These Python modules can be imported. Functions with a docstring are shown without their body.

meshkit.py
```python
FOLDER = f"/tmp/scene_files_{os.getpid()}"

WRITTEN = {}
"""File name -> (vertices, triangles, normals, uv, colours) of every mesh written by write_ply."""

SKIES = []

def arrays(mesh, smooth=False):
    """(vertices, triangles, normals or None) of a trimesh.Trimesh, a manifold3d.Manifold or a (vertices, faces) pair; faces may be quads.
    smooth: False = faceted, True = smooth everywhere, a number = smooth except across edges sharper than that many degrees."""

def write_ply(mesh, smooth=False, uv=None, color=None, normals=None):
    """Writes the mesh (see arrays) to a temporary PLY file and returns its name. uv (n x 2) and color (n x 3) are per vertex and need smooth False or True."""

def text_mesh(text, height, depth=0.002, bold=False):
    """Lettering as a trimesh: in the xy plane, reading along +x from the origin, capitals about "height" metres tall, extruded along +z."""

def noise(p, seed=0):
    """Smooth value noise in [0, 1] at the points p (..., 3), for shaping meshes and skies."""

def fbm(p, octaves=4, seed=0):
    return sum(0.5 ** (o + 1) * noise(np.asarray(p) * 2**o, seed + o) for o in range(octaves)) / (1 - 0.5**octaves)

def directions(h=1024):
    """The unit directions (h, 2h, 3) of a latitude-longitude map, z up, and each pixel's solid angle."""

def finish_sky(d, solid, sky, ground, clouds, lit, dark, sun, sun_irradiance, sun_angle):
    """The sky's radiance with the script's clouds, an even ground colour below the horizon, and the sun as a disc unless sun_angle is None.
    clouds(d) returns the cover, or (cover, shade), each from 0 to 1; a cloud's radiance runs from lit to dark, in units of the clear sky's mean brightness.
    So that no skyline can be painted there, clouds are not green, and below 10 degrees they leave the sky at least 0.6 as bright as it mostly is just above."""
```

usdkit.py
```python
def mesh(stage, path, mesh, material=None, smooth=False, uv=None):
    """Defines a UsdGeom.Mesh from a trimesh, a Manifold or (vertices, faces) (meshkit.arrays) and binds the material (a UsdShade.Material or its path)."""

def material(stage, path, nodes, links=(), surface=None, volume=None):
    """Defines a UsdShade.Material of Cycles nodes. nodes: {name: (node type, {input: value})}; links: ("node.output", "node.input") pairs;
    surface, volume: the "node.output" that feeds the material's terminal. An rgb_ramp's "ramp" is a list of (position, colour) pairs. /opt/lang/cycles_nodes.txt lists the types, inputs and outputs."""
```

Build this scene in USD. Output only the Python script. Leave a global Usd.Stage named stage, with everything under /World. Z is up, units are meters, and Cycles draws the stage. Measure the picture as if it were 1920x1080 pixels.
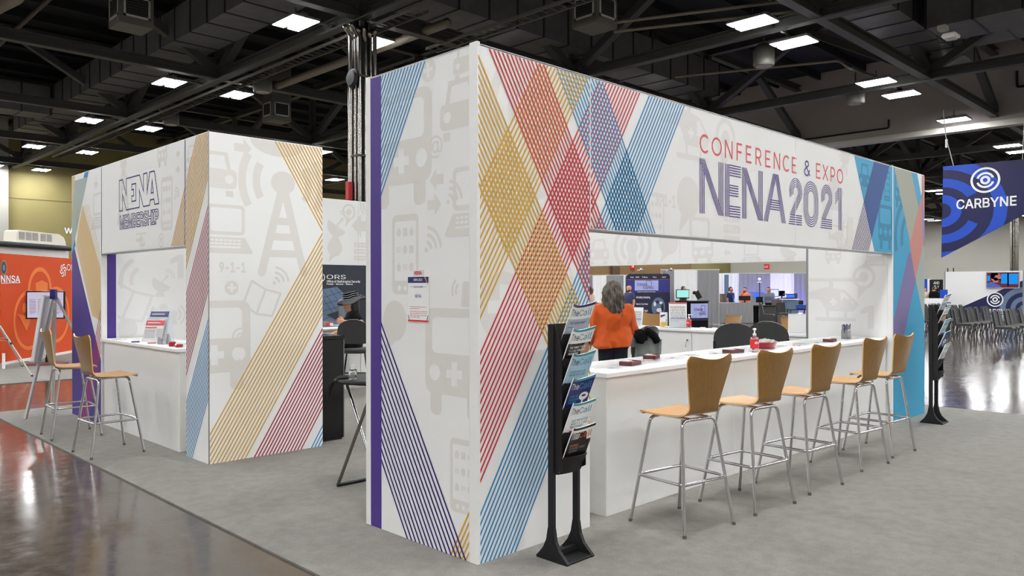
import math, random
import numpy as np, trimesh, usdkit, meshkit
import manifold3d as m3
from shapely.geometry import Polygon, LineString, Point, box as sbox
from shapely import affinity as AF
from shapely.ops import unary_union as UU
from pxr import Usd, UsdGeom, UsdLux, UsdShade, Gf, Sdf

stage = Usd.Stage.CreateInMemory()
UsdGeom.SetStageUpAxis(stage, 'Z')
UsdGeom.SetStageMetersPerUnit(stage, 1.0)
UsdGeom.Xform.Define(stage, '/World')
random.seed(7)
RNG = np.random.default_rng(11)
PI = math.pi

# ------------------------------------------------------------------ camera, light level, exposure
F_PX, YAW, PITCH, ROLL = 1466.0231, 0.788313, -0.001467, -0.000878
CAM = (-2.9827, -3.2781, 1.5861)
EXPOSURE = 1.55
LAMP = 30.0            # radiance of the high-bay light panels
cy, sy, cp, sp = math.cos(YAW), math.sin(YAW), math.cos(PITCH), math.sin(PITCH)
fw = np.array([cy * cp, sy * cp, sp]); rt = np.array([sy, -cy, 0.0]); up = np.cross(rt, fw)
rt, up = rt * math.cos(ROLL) + up * math.sin(ROLL), -rt * math.sin(ROLL) + up * math.cos(ROLL)
cam = UsdGeom.Camera.Define(stage, '/World/camera')
cam.AddTransformOp().Set(Gf.Matrix4d(*rt, 0, *up, 0, *(-fw), 0, *CAM, 1))
cam.CreateHorizontalApertureAttr(36.0)
cam.CreateVerticalApertureAttr(36.0 * 1080 / 1920)
cam.CreateFocalLengthAttr(F_PX / 1920 * 36.0)
cam.CreateClippingRangeAttr((0.05, 400.0))
cam.CreateExposureAttr(EXPOSURE)

# ------------------------------------------------------------------ naming and prims
USED = {}
def numbered(parent, name):
    k = (parent, name); n = USED.get(k, 0); USED[k] = n + 1
    return name if n == 0 else f'{name}_{n:03d}'

def tag(prim, label=None, cat=None, group=None, kind=None):
    for k, v in (('label', label), ('category', cat), ('group', group), ('kind', kind)):
        if v: prim.SetCustomDataByKey(k, v)

def place(x, loc, rz):
    x.AddTranslateOp().Set(Gf.Vec3d(*map(float, loc)))
    x.AddRotateZOp().Set(float(rz))

def thing(name, label, cat, loc=(0, 0, 0), rz=0.0, group=None, kind=None):
    p = '/World/' + numbered('/World', name)
    x = UsdGeom.Xform.Define(stage, p); place(x, loc, rz)
    tag(x.GetPrim(), label, cat, group, kind)
    return p

def cat_mesh(m):
    if isinstance(m, (list, tuple)):
        m = [a for a in m if a is not None and len(a.faces)]
        return trimesh.util.concatenate(m) if len(m) > 1 else m[0]
    return m

def part(parent, name, mesh, mat, smooth=False, label=None, kind=None):
    p = parent + '/' + numbered(parent, name)
    prim = usdkit.mesh(stage, p, cat_mesh(mesh), M(mat), smooth=smooth).GetPrim()
    tag(prim, label, None, None, kind)
    return p

def single(name, mesh, mat, label, cat, smooth=False, loc=(0, 0, 0), rz=0.0, group=None, kind=None):
    p = '/World/' + numbered('/World', name)
    g = usdkit.mesh(stage, p, cat_mesh(mesh), M(mat), smooth=smooth); place(g, loc, rz)
    tag(g.GetPrim(), label, cat, group, kind)
    return p

def struct(name, mesh, mat, label, smooth=False):
    return single(name, mesh, mat, label, None, smooth, kind='structure')

def copy(src, loc, rz=0.0, label=None, group=None):
    base = src.rsplit('/', 1)[1].rstrip('0123456789').rstrip('_') if src[-3:].isdigit() else src.rsplit('/', 1)[1]
    was = stage.GetPrimAtPath(src).GetCustomData()
    p = '/World/' + numbered('/World', base)
    x = UsdGeom.Xform.Define(stage, p); place(x, loc, rz)
    x.GetPrim().GetReferences().AddInternalReference(src); x.GetPrim().SetInstanceable(True)
    tag(x.GetPrim(), label or was.get('label'), was.get('category'), group or was.get('group'), was.get('kind'))
    return p

# ------------------------------------------------------------------ materials
LOOKS = {}
def lin(c):
    c = np.asarray(c, float) / 255.0
    return tuple(float(v) for v in np.where(c <= 0.04045, c / 12.92, ((c + 0.055) / 1.055) ** 2.4))

SPEC = {}
def mat(name, rgb, rough=0.5, metal=0.0, spec=0.5, kind='plain', **kw):
    SPEC[name] = dict(rgb=rgb, rough=rough, metal=metal, spec=spec, kind=kind, **kw)

def M(name):
    if name in LOOKS: return LOOKS[name]
    s = SPEC[name]; path = '/World/Looks/' + name; c = lin(s['rgb'])
    pr = dict(base_color=c, roughness=s['rough'], metallic=s['metal'], specular_ior_level=s['spec'])
    k = s['kind']
    if k == 'plain':
        if 'coat' in s: pr.update(coat_weight=s['coat'], coat_roughness=0.08)
        if 'sheen' in s: pr.update(sheen_weight=s['sheen'])
        m = usdkit.material(stage, path, {'p': ('principled_bsdf', pr)}, [], 'p.BSDF')
    elif k == 'mottle':      # two tones by noise, optional bump
        c2 = lin(s['rgb2']); sc = s.get('scale', 8)
        nodes = {'t': ('texture_coordinate', {}), 'mp': ('mapping', {'scale': s.get('stretch', (1, 1, 1))}),
                 'n': ('noise_texture', {'scale': sc, 'detail': s.get('detail', 5), 'roughness': 0.6}),
                 'r': ('map_range', {'from_min': 0.35, 'from_max': 0.65, 'clamp': True}),
                 'x': ('mix', {'color1': c, 'color2': c2}), 'p': ('principled_bsdf', pr),
                 'n2': ('noise_texture', {'scale': s.get('bscale', 200), 'detail': 3}),
                 'b': ('bump', {'strength': s.get('bump', 0.0), 'distance': s.get('bdist', 0.002)})}
        L = [('t.object', 'mp.vector'), ('mp.vector', 'n.vector'), ('n.fac', 'r.value'), ('r.result', 'x.fac'), ('x.color', 'p.base_color')]
        if s.get('bump'): L += [('t.object', 'n2.vector'), ('n2.fac', 'b.height'), ('b.normal', 'p.normal')]
        m = usdkit.material(stage, path, nodes, L, 'p.BSDF')
    elif k == 'wood':
        c2 = lin(s['rgb2'])
        nodes = {'t': ('texture_coordinate', {}), 'mp': ('mapping', {'scale': s.get('stretch', (1, 1, 0.06))}),
                 'o': ('object_info', {}), 'ad': ('vector_math', {'math_type': 'add'}),
                 'n': ('noise_texture', {'scale': 60, 'detail': 6, 'roughness': 0.65, 'distortion': 0.4}),
                 'r': ('map_range', {'from_min': 0.3, 'from_max': 0.7, 'clamp': True}),
                 'x': ('mix', {'color1': c, 'color2': c2}), 'p': ('principled_bsdf', dict(pr, coat_weight=0.25, coat_roughness=0.25))}
        L = [('t.object', 'ad.vector1'), ('o.location', 'ad.vector2'), ('ad.vector', 'mp.vector'), ('mp.vector', 'n.vector'), ('n.fac', 'r.value'), ('r.result', 'x.fac'), ('x.color', 'p.base_color')]
        m = usdkit.material(stage, path, nodes, L, 'p.BSDF')
    elif k == 'floor':       # polished, stained concrete with worn patches and swept streaks
        nodes = {'g': ('geometry', {}),
                 'n1': ('noise_texture', {'scale': 0.55, 'detail': 6, 'roughness': 0.6}),
                 'n2': ('noise_texture', {'scale': 7, 'detail': 8, 'roughness': 0.65}),
                 'r1': ('map_range', {'from_min': 0.35, 'from_max': 0.65, 'clamp': True}),
                 'r2': ('map_range', {'from_min': 0.3, 'from_max': 0.7, 'clamp': True}),
                 'x1': ('mix', {'color1': c, 'color2': lin(s['rgb2'])}),
                 'x2': ('mix', {'color2': lin(s['rgb3'])}), 'f2': ('math', {'math_type': 'multiply', 'value2': 0.45}),
                 'rr': ('map_range', {'from_min': 0.3, 'from_max': 0.7, 'to_min': s['rough'] * 0.7, 'to_max': s['rough'] * 1.35, 'clamp': True}),
                 'n3': ('noise_texture', {'scale': 1.1, 'detail': 2}), 'b': ('bump', {'strength': 0.12, 'distance': 0.02}),
                 'p': ('principled_bsdf', pr)}
        L = [('g.position', 'n1.vector'), ('g.position', 'n2.vector'), ('n1.fac', 'r1.value'), ('n2.fac', 'r2.value'), ('r1.result', 'x1.fac'),
             ('x1.color', 'x2.color1'), ('r2.result', 'f2.value1'), ('f2.value', 'x2.fac'), ('x2.color', 'p.base_color'), ('n2.fac', 'rr.value'),
             ('rr.result', 'p.roughness'), ('g.position', 'n3.vector'), ('n3.fac', 'b.height'), ('b.normal', 'p.normal')]
        m = usdkit.material(stage, path, nodes, L, 'p.BSDF')
    elif k == 'carpet':
        nodes = {'g': ('geometry', {}), 'mp': ('mapping', {'scale': (1, 1, 1)}),
                 'n1': ('noise_texture', {'scale': 9.0, 'detail': 6, 'roughness': 0.7}),
                 'n2': ('noise_texture', {'scale': 160, 'detail': 3, 'roughness': 0.7}),
                 'r1': ('map_range', {'from_min': 0.38, 'from_max': 0.62, 'clamp': True}),
                 'r2': ('map_range', {'from_min': 0.3, 'from_max': 0.7, 'to_min': 0.72, 'to_max': 1.3, 'clamp': True}),
                 'x1': ('mix', {'color1': c, 'color2': lin(s['rgb2'])}),
                 'x2': ('mix', {'mix_type': 'multiply', 'fac': 1.0}), 'cc': ('combine_color', {}),
                 'b': ('bump', {'strength': 0.6, 'distance': 0.004}), 'p': ('principled_bsdf', dict(pr, sheen_weight=0.2))}
        L = [('g.position', 'n1.vector'), ('g.position', 'n2.vector'), ('n1.fac', 'r1.value'), ('n2.fac', 'r2.value'), ('r1.result', 'x1.fac'),
             ('r2.result', 'cc.r'), ('r2.result', 'cc.g'), ('r2.result', 'cc.b'), ('x1.color', 'x2.color1'), ('cc.color', 'x2.color2'),
             ('x2.color', 'p.base_color'), ('n2.fac', 'b.height'), ('b.normal', 'p.normal')]
        m = usdkit.material(stage, path, nodes, L, 'p.BSDF')
    elif k == 'emit':
        m = usdkit.material(stage, path, {'e': ('emission', {'color': c, 'strength': s['power']})}, [], 'e.emission')
    elif k == 'glass':
        m = usdkit.material(stage, path, {'p': ('principled_bsdf', dict(base_color=c, roughness=s['rough'], transmission_weight=1.0, ior=1.4))}, [], 'p.BSDF')
    elif k == 'pane':
        m = usdkit.material(stage, path, {'t': ('transparent_bsdf', {'color': c}), 'g': ('principled_bsdf', {'base_color': (0.85, 0.87, 0.9), 'roughness': 0.15}),
                                          'm': ('mix_closure', {'fac': 0.22})}, [('t.BSDF', 'm.closure1'), ('g.BSDF', 'm.closure2')], 'm.closure')
    LOOKS[name] = m
    return m

W3 = (238, 238, 236)
mat('white_fabric', W3, 0.55, spec=0.35)
mat('white_frame', (238, 238, 235), 0.4)
mat('white_laminate', (237, 237, 235), 0.35)
mat('worktop_white', (242, 242, 243), 0.3)
mat('grey_profile', (150, 152, 154), 0.35, metal=0.6)
mat('icon_grey', (224, 221, 215), 0.55, spec=0.35)
mat('icon_faint', (229, 227, 224), 0.55, spec=0.35)
mat('icon_blue', (56, 138, 178), 0.55, spec=0.3)
mat('ink_yellow', (211, 162, 62), 0.55, spec=0.3)
mat('ink_red', (198, 56, 62), 0.55, spec=0.3)
mat('ink_crimson', (170, 32, 62), 0.55, spec=0.3)
mat('ink_blue', (52, 138, 190), 0.55, spec=0.3)
mat('ink_purple', (80, 58, 140), 0.5, spec=0.3)
mat('ink_violet', (58, 36, 112), 0.55, spec=0.3)
mat('ink_cyan', (64, 164, 206), 0.5, spec=0.3)
mat('ink_salmon', (208, 148, 138), 0.55, spec=0.3)
mat('ink_tan', (222, 196, 152), 0.55, spec=0.3)
mat('ink_sage', (168, 182, 176), 0.55, spec=0.3)
mat('ink_lilac', (150, 138, 186), 0.55, spec=0.3)
mat('ink_magenta', (136, 52, 118), 0.55, spec=0.3)
mat('ink_midblue', (66, 116, 178), 0.55, spec=0.3)
mat('text_coral', (220, 74, 82), 0.5)
mat('text_indigo', (72, 56, 136), 0.5)
mat('carpet_grey', (130, 126, 120), 0.95, spec=0.1, kind='carpet', rgb2=(118, 114, 107))
mat('concrete', (82, 74, 66), 0.13, spec=0.5, kind='floor', rgb2=(66, 60, 54), rgb3=(98, 88, 78))
mat('deck_black', (20, 20, 22), 0.8)
mat('steel_dark', (62, 62, 58), 0.6)
mat('duct_grey', (98, 98, 98), 0.6, kind='mottle', rgb2=(86, 86, 88), scale=2)
mat('duct_seam', (34, 34, 36), 0.5)
mat('box_grey', (84, 82, 76), 0.6)
mat('vent_black', (14, 14, 14), 0.7)
mat('vent_frame', (170, 168, 160), 0.5)
mat('pipe_cream', (128, 120, 106), 0.5)
mat('pipe_rust', (60, 44, 36), 0.6)
mat('wall_olive', (142, 131, 84), 0.7)
mat('wall_brown', (134, 106, 66), 0.7)
mat('wall_brown_dark', (92, 70, 44), 0.7)
mat('wall_grey', (180, 178, 168), 0.7)
mat('wall_beige', (178, 172, 160), 0.7)
mat('wall_seam', (108, 98, 62), 0.8)
mat('bulkhead_grey', (168, 161, 156), 0.75)
mat('lamp_panel', (250, 251, 252), kind='emit', power=LAMP)
mat('lamp_housing', (120, 120, 122), 0.4, metal=0.4)
mat('chrome', (214, 214, 218), 0.12, metal=1.0)
mat('chrome_dark', (150, 146, 140), 0.2, metal=1.0)
mat('aluminium', (188, 187, 182), 0.4, metal=0.25)
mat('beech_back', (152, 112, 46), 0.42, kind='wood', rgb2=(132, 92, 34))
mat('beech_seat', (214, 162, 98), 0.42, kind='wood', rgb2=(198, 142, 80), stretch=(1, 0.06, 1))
mat('beech_edge', (226, 184, 128), 0.5)
mat('black_plastic', (20, 20, 21), 0.35)
mat('black_matt', (17, 17, 18), 0.6)
mat('black_gloss', (12, 12, 13), 0.12)
mat('black_cloth', (13, 13, 14), 0.9, spec=0.2)
mat('charcoal_cloth', (52, 52, 53), 0.9, sheen=0.3)
mat('chair_cloth', (46, 46, 45), 0.85, sheen=0.2)
mat('bag_grey', (112, 116, 112), 0.8, kind='mottle', rgb2=(98, 102, 98), scale=12)
mat('paper_white', (240, 240, 238), 0.5)
mat('paper_grey', (206, 206, 208), 0.5)
mat('text_black', (26, 26, 28), 0.5)
mat('text_grey', (130, 130, 134), 0.5)
mat('text_white', (240, 240, 240), 0.5)
mat('text_teal', (54, 156, 176), 0.5)
mat('text_orange', (220, 112, 40), 0.5)
mat('mag_teal', (66, 160, 170), 0.4)
mat('mag_lightblue', (168, 204, 222), 0.35)
mat('mag_navy', (38, 38, 112), 0.35)
mat('mag_black', (22, 22, 24), 0.35)
mat('mag_greyblue', (176, 186, 198), 0.35)
mat('mag_green', (128, 150, 84), 0.4)
mat('tray_maroon', (112, 62, 66), 0.5)
mat('card_red', (206, 84, 84), 0.5)
mat('label_red', (220, 44, 56), 0.4)
mat('bowl_red', (168, 20, 40), 0.2, coat=0.6)
mat('gel_clear', (236, 240, 240), 0.05, kind='glass')
mat('acrylic', (246, 248, 250), 0.1, kind='pane')
mat('pump_white', (238, 238, 238), 0.35)
mat('mint_white', (236, 232, 226), 0.5)
mat('pen_purple', (64, 44, 104), 0.4)
mat('pencup', (168, 170, 172), 0.35, metal=0.5)
mat('silver_plastic', (190, 190, 196), 0.3, metal=0.5)
mat('skin', (214, 158, 128), 0.5, spec=0.3)
mat('skin_dark', (112, 74, 54), 0.5, spec=0.3)
mat('skin_tan', (188, 138, 106), 0.5, spec=0.3)
mat('eye_dark', (40, 28, 22), 0.3)
mat('eye_white', (232, 228, 222), 0.3)
mat('lip', (178, 96, 88), 0.5)
mat('orange_cloth', (212, 86, 10), 0.8, sheen=0.2)
mat('navy_cloth', (22, 24, 40), 0.85)
mat('blue_shirt', (52, 62, 102), 0.8)
mat('royal_shirt', (24, 34, 92), 0.8)
mat('coral_shirt', (240, 118, 84), 0.8)
mat('pale_blue_shirt', (118, 128, 152), 0.8)
mat('cream_cloth', (206, 190, 168), 0.85)
mat('hair_grey', (112, 102, 92), 0.6, kind='mottle', rgb2=(58, 52, 46), scale=26, stretch=(1, 1, 0.3), bump=0.8, bscale=90, bdist=0.01)
mat('hair_black', (24, 20, 20), 0.5)
mat('hair_brown', (62, 40, 30), 0.5)
mat('hat_grey', (74, 74, 76), 0.8)
mat('drape_white', (244, 244, 245), 0.85)
mat('drape_grey', (148, 148, 151), 0.85)
mat('drape_purple', (160, 152, 210), 0.85)
mat('graphic_navy', (28, 30, 62), 0.4)
mat('graphic_blue', (46, 52, 134), 0.4)
mat('graphic_sky', (178, 184, 238), 0.4)
mat('orange_fabric', (212, 72, 8), 0.75)
mat('orange_print', (236, 122, 52), 0.75)
mat('banner_navy', (9, 12, 74), 0.55)
mat('banner_blue', (16, 74, 192), 0.55)
mat('banner_dark', (26, 34, 116), 0.55)
mat('ors_dark', (34, 42, 54), 0.4)
mat('ors_steel', (98, 120, 148), 0.4)
mat('ors_line', (36, 48, 64), 0.4)
mat('ors_grey', (128, 130, 134), 0.4)
mat('screen_white', (222, 226, 240), kind='emit', power=0.378)
mat('screen_lilac', (206, 196, 220), kind='emit', power=0.315)
mat('screen_mint', (160, 232, 222), kind='emit', power=0.378)
mat('screen_blue', (36, 150, 240), kind='emit', power=0.336)
mat('screen_brown', (120, 62, 70), kind='emit', power=0.252)
mat('screen_skin', (196, 122, 118), kind='emit', power=0.294)
mat('screen_shirt', (96, 110, 190), kind='emit', power=0.294)
mat('screen_dark', (14, 12, 24), kind='emit', power=0.21)
mat('glow_blue', (40, 80, 255), kind='emit', power=1.0)
mat('exit_red', (214, 26, 36), kind='emit', power=0.35)
mat('spot_white', (255, 250, 255), kind='emit', power=4.0)
mat('spot_violet', (110, 100, 255), kind='emit', power=260.0)
mat('rv_white', (216, 214, 210), 0.4)
mat('rv_cream', (226, 220, 206), 0.45)
mat('red_box', (178, 30, 44), 0.5)
mat('grey_counter', (66, 66, 68), 0.5)
mat('oak_panel', (104, 88, 78), 0.5)
mat('bin_blue', (40, 84, 170), 0.5)
mat('leaflet_yellow', (234, 214, 110), 0.5)

# ------------------------------------------------------------------ shapes
def bx(x0, y0, z0, x1, y1, z1, b=0.0):
    if b <= 0:
        m = trimesh.creation.box((x1 - x0, y1 - y0, z1 - z0)); m.apply_translation(((x0 + x1) / 2, (y0 + y1) / 2, (z0 + z1) / 2)); return m
    v = []
    for X, sx in ((x0, 1), (x1, -1)):
        for Y, s2 in ((y0, 1), (y1, -1)):
            for Z, sz in ((z0, 1), (z1, -1)):
                v += [(X + sx * b, Y + s2 * b, Z), (X + sx * b, Y, Z + sz * b), (X, Y + s2 * b, Z + sz * b)]
    return trimesh.convex.convex_hull(np.array(v))

def tube(pts, r, n=8, closed=False, caps=True):
    P = np.asarray(pts, float); k = len(P); R = np.broadcast_to(np.asarray(r, float), (k,))
    T = np.zeros_like(P)
    for i in range(k):
        a = P[(i - 1) % k] if (closed or i > 0) else P[i]; b = P[(i + 1) % k] if (closed or i < k - 1) else P[i]
        T[i] = (b - a) / max(np.linalg.norm(b - a), 1e-9)
    u = np.cross(T[0], [0, 0, 1.0]);
    if np.linalg.norm(u) < 1e-3: u = np.cross(T[0], [1.0, 0, 0])
    u /= np.linalg.norm(u); V = []
    an = np.arange(n) * 2 * PI / n
    for i in range(k):
        u = u - T[i] * np.dot(u, T[i]); u /= np.linalg.norm(u); w = np.cross(T[i], u)
        V.append(P[i] + R[i] * (np.cos(an)[:, None] * u + np.sin(an)[:, None] * w))
    V = np.vstack(V); Fc = []
    for i in range(k if closed else k - 1):
        j = (i + 1) % k
        for a in range(n):
            b = (a + 1) % n
            Fc += [(i * n + a, i * n + b, j * n + b), (i * n + a, j * n + b, j * n + a)]
    if caps and not closed:
        V = np.vstack([V, P[0], P[-1]]); c0, c1 = len(V) - 2, len(V) - 1
        for a in range(n):
            b = (a + 1) % n
            Fc += [(c0, b, a), (c1, (k - 1) * n + a, (k - 1) * n + b)]
    return trimesh.Trimesh(V, Fc, process=False)

def round_path(pts, r, n=4, closed=False):
    P = [np.asarray(p, float) for p in pts]; out = []; k = len(P)
    for i in range(k):
        if not closed and i in (0, k - 1): out.append(P[i]); continue
        a, b, c = P[i - 1], P[i], P[(i + 1) % k]
        d1 = (a - b) / np.linalg.norm(a - b); d2 = (c - b) / np.linalg.norm(c - b)
        s, e = b + d1 * r, b + d2 * r
        for t in np.linspace(0, 1, n + 1): out.append((1 - t) ** 2 * s + 2 * t * (1 - t) * b + t * t * e)
    return np.array(out)

def lathe(prof, n=24, at=(0, 0, 0)):
    prof = np.asarray(prof, float); k = len(prof); an = np.arange(n) * 2 * PI / n
    V = np.vstack([np.stack([r * np.cos(an), r * np.sin(an), np.full(n, z)], 1) for r, z in prof]); Fc = []
    for i in range(k - 1):
        for a in range(n):
            b = (a + 1) % n
            Fc += [(i * n + a, i * n + b, (i + 1) * n + b), (i * n + a, (i + 1) * n + b, (i + 1) * n + a)]
    c0 = len(V); V = np.vstack([V, [[0, 0, prof[0][1]], [0, 0, prof[-1][1]]]])
    for a in range(n):
        b = (a + 1) % n
        Fc += [(c0, b, a), (c0 + 1, (k - 1) * n + a, (k - 1) * n + b)]
    return trimesh.Trimesh(V + np.array(at), Fc, process=False)

def bar(a, b, w, h=None):
    """a straight square bar from a to b"""
    a, b = np.asarray(a, float), np.asarray(b, float); d = b - a; L = np.linalg.norm(d); d /= L
    u = np.cross(d, [0, 0, 1.0]); u = np.array([1.0, 0, 0]) if np.linalg.norm(u) < 1e-4 else u / np.linalg.norm(u)
    v = np.cross(u, d); m = trimesh.creation.box((w, h or w, L)); T = np.eye(4)
    T[:3, 0], T[:3, 1], T[:3, 2], T[:3, 3] = u, v, d, (a + b) / 2
    m.apply_transform(T); return m

class Fr:
    def __init__(s, o, U, V):
        s.o, s.U, s.V = (np.asarray(a, float) for a in (o, U, V)); s.W = np.cross(s.U, s.V)
    def at(s, uv, w=0.0):
        uv = np.atleast_2d(uv); return s.o + uv[:, :1] * s.U + uv[:, 1:2] * s.V + w * s.W

def polys(g):
    if g.is_empty: return []
    return [p for p in getattr(g, 'geoms', [g]) if p.geom_type == 'Polygon' and p.area > 1e-9] if g.geom_type != 'GeometryCollection' else [p for q in g.geoms for p in polys(q)]

def decal(g, fr, w=0.001):
    """flat print: the shape g (u, v) laid on the plane fr, w in front of it"""
    out = []
    for p in polys(g):
        v, f = trimesh.creation.triangulate_polygon(p, engine='earcut')
        out.append(trimesh.Trimesh(fr.at(v, w), f, process=False))
    return trimesh.util.concatenate(out) if out else None

def prism(g, fr, d, w=0.0):
    out = []
    for p in polys(g):
        m = trimesh.creation.extrude_polygon(p, d, engine='earcut'); v = np.array(m.vertices)
        out.append(trimesh.Trimesh(fr.at(v[:, :2]) + (v[:, 2:3] + w) * fr.W, m.faces, process=False))
    return trimesh.util.concatenate(out)

def rrect(x0, y0, x1, y1, r):
    r = min(r, (x1 - x0) / 2 - 1e-4, (y1 - y0) / 2 - 1e-4)
    return sbox(x0 + r, y0 + r, x1 - r, y1 - r).buffer(r, quad_segs=4)

def ell(cx, cy_, rx, ry): return AF.scale(Point(cx, cy_).buffer(1, quad_segs=8), rx, ry, origin=(cx, cy_))
def line(pts, w, cap='flat'): return LineString(pts).buffer(w / 2, cap_style=cap, join_style='mitre', quad_segs=4)
def arc(cx, cy_, r, a0, a1, w, ry=None, n=14):
    t = np.radians(np.linspace(a0, a1, n)); return line(list(zip(cx + r * np.cos(t), cy_ + (ry or r) * np.sin(t))), w)

TXT = {}
def txt(s, h, bold=False, width=None, at=(0, 0), center=False):
    """lettering as a flat shape, baseline at 'at', capitals h high, squeezed to 'width' when given"""
    k = (s, bold)
    if k not in TXT:
        m = meshkit.text_mesh(s, 1.0, 0.1, bold); up_ = m.face_normals[:, 2] > 0.9
        TXT[k] = UU([Polygon(t[:, :2]) for t in m.triangles[up_]]).buffer(0.004).buffer(-0.004)
    g = TXT[k]; x0, _, x1, _ = g.bounds
    g = AF.translate(g, -x0, 0); sx = h if width is None else width / (x1 - x0)
    g = AF.scale(g, sx, h, origin=(0, 0))
    return AF.translate(g, at[0] - ((x1 - x0) * sx / 2 if center else 0), at[1])

def lines_of_text(x0, y0, w, n, h, seed=0, fill=0.45):
    """rows of small grey words that cannot be read in the photograph"""
    r = random.Random(seed); out = []
    for i in range(n):
        x = x0; end = x0 + w * (1.0 if i < n - 1 else 0.6)
        while x < end:
            l = min(r.uniform(0.06, 0.2) * w, end - x); out.append(sbox(x, y0 - i * h, x + l, y0 - i * h + h * fill)); x += l + 0.025 * w
    return UU(out)

def stripes(uL, uR, sgn, n, w, rect, zref, slope=1.62):
    """n parallel printed lines leaning sgn, crossing z = zref between uL and uR, clipped to the panel rect (u0, z0, u1, z1)"""
    R = sbox(*rect); out = []
    for u in np.linspace(uL, uR, n):
        a, b = rect[1] - 0.1, rect[3] + 0.1
        ua, ub = u + sgn * (a - zref) / slope, u + sgn * (b - zref) / slope
        g = Polygon([(ua - w / 2, a), (ua + w / 2, a), (ub + w / 2, b), (ub - w / 2, b)]).intersection(R)
        if not g.is_empty: out.append(g)
    return UU([p for g in out for p in polys(g)]) if out else Polygon()

def band(uL, uR, sgn, rect, zref, slope=1.62):
    a, b = rect[1], rect[3]; s = sgn / slope
    return Polygon([(uL + s * (a - zref), a), (uR + s * (a - zref), a), (uR + s * (b - zref), b), (uL + s * (b - zref), b)]).intersection(sbox(*rect))

# ------------------------------------------------------------------ pictograms (unit height, centred)
def ic_bubble(): return UU([ell(0, 0.12, 0.36, 0.38), Polygon([(-0.22, -0.15), (0.05, -0.22), (-0.3, -0.5)])])
def ic_ellipse(): return ell(0, 0, 1.0, 0.5)
def ic_car():
    g = UU([rrect(-0.5, -0.32, 0.5, 0.12, 0.1), Polygon([(-0.38, 0.05), (-0.28, 0.5), (0.28, 0.5), (0.38, 0.05)]), sbox(-0.42, -0.5, -0.24, -0.36), sbox(0.24, -0.5, 0.42, -0.36)])
    return g.difference(UU([Polygon([(-0.27, 0.12), (-0.2, 0.42), (0.2, 0.42), (0.27, 0.12)]), ell(-0.32, -0.1, 0.1, 0.1), ell(0.32, -0.1, 0.1, 0.1)]))
def ic_amb():
    g = UU([rrect(-0.42, -0.3, 0.42, 0.5, 0.1), rrect(-0.34, -0.5, -0.18, -0.2, 0.06), rrect(0.18, -0.5, 0.34, -0.2, 0.06)])
    return g.difference(UU([rrect(-0.32, 0.08, 0.32, 0.42, 0.06), sbox(-0.11, -0.14, 0.11, -0.06), sbox(-0.04, -0.21, 0.04, 0.01), ell(-0.28, -0.1, 0.08, 0.08), ell(0.28, -0.1, 0.08, 0.08)]))
def ic_laptop():
    g = [rrect(-0.4, -0.12, 0.4, 0.5, 0.08).difference(rrect(-0.33, -0.05, 0.33, 0.43, 0.04))]
    kb = Polygon([(-0.4, -0.17), (0.4, -0.17), (0.58, -0.46), (0.56, -0.5), (-0.56, -0.5), (-0.58, -0.46)]); h = []
    for r in range(3):
        for c in range(7): h.append(sbox(-0.33 + c * 0.095 - r * 0.01, -0.25 - r * 0.07, -0.26 + c * 0.095, -0.21 - r * 0.07))
    return UU(g + [kb.difference(UU(h))])
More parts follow.
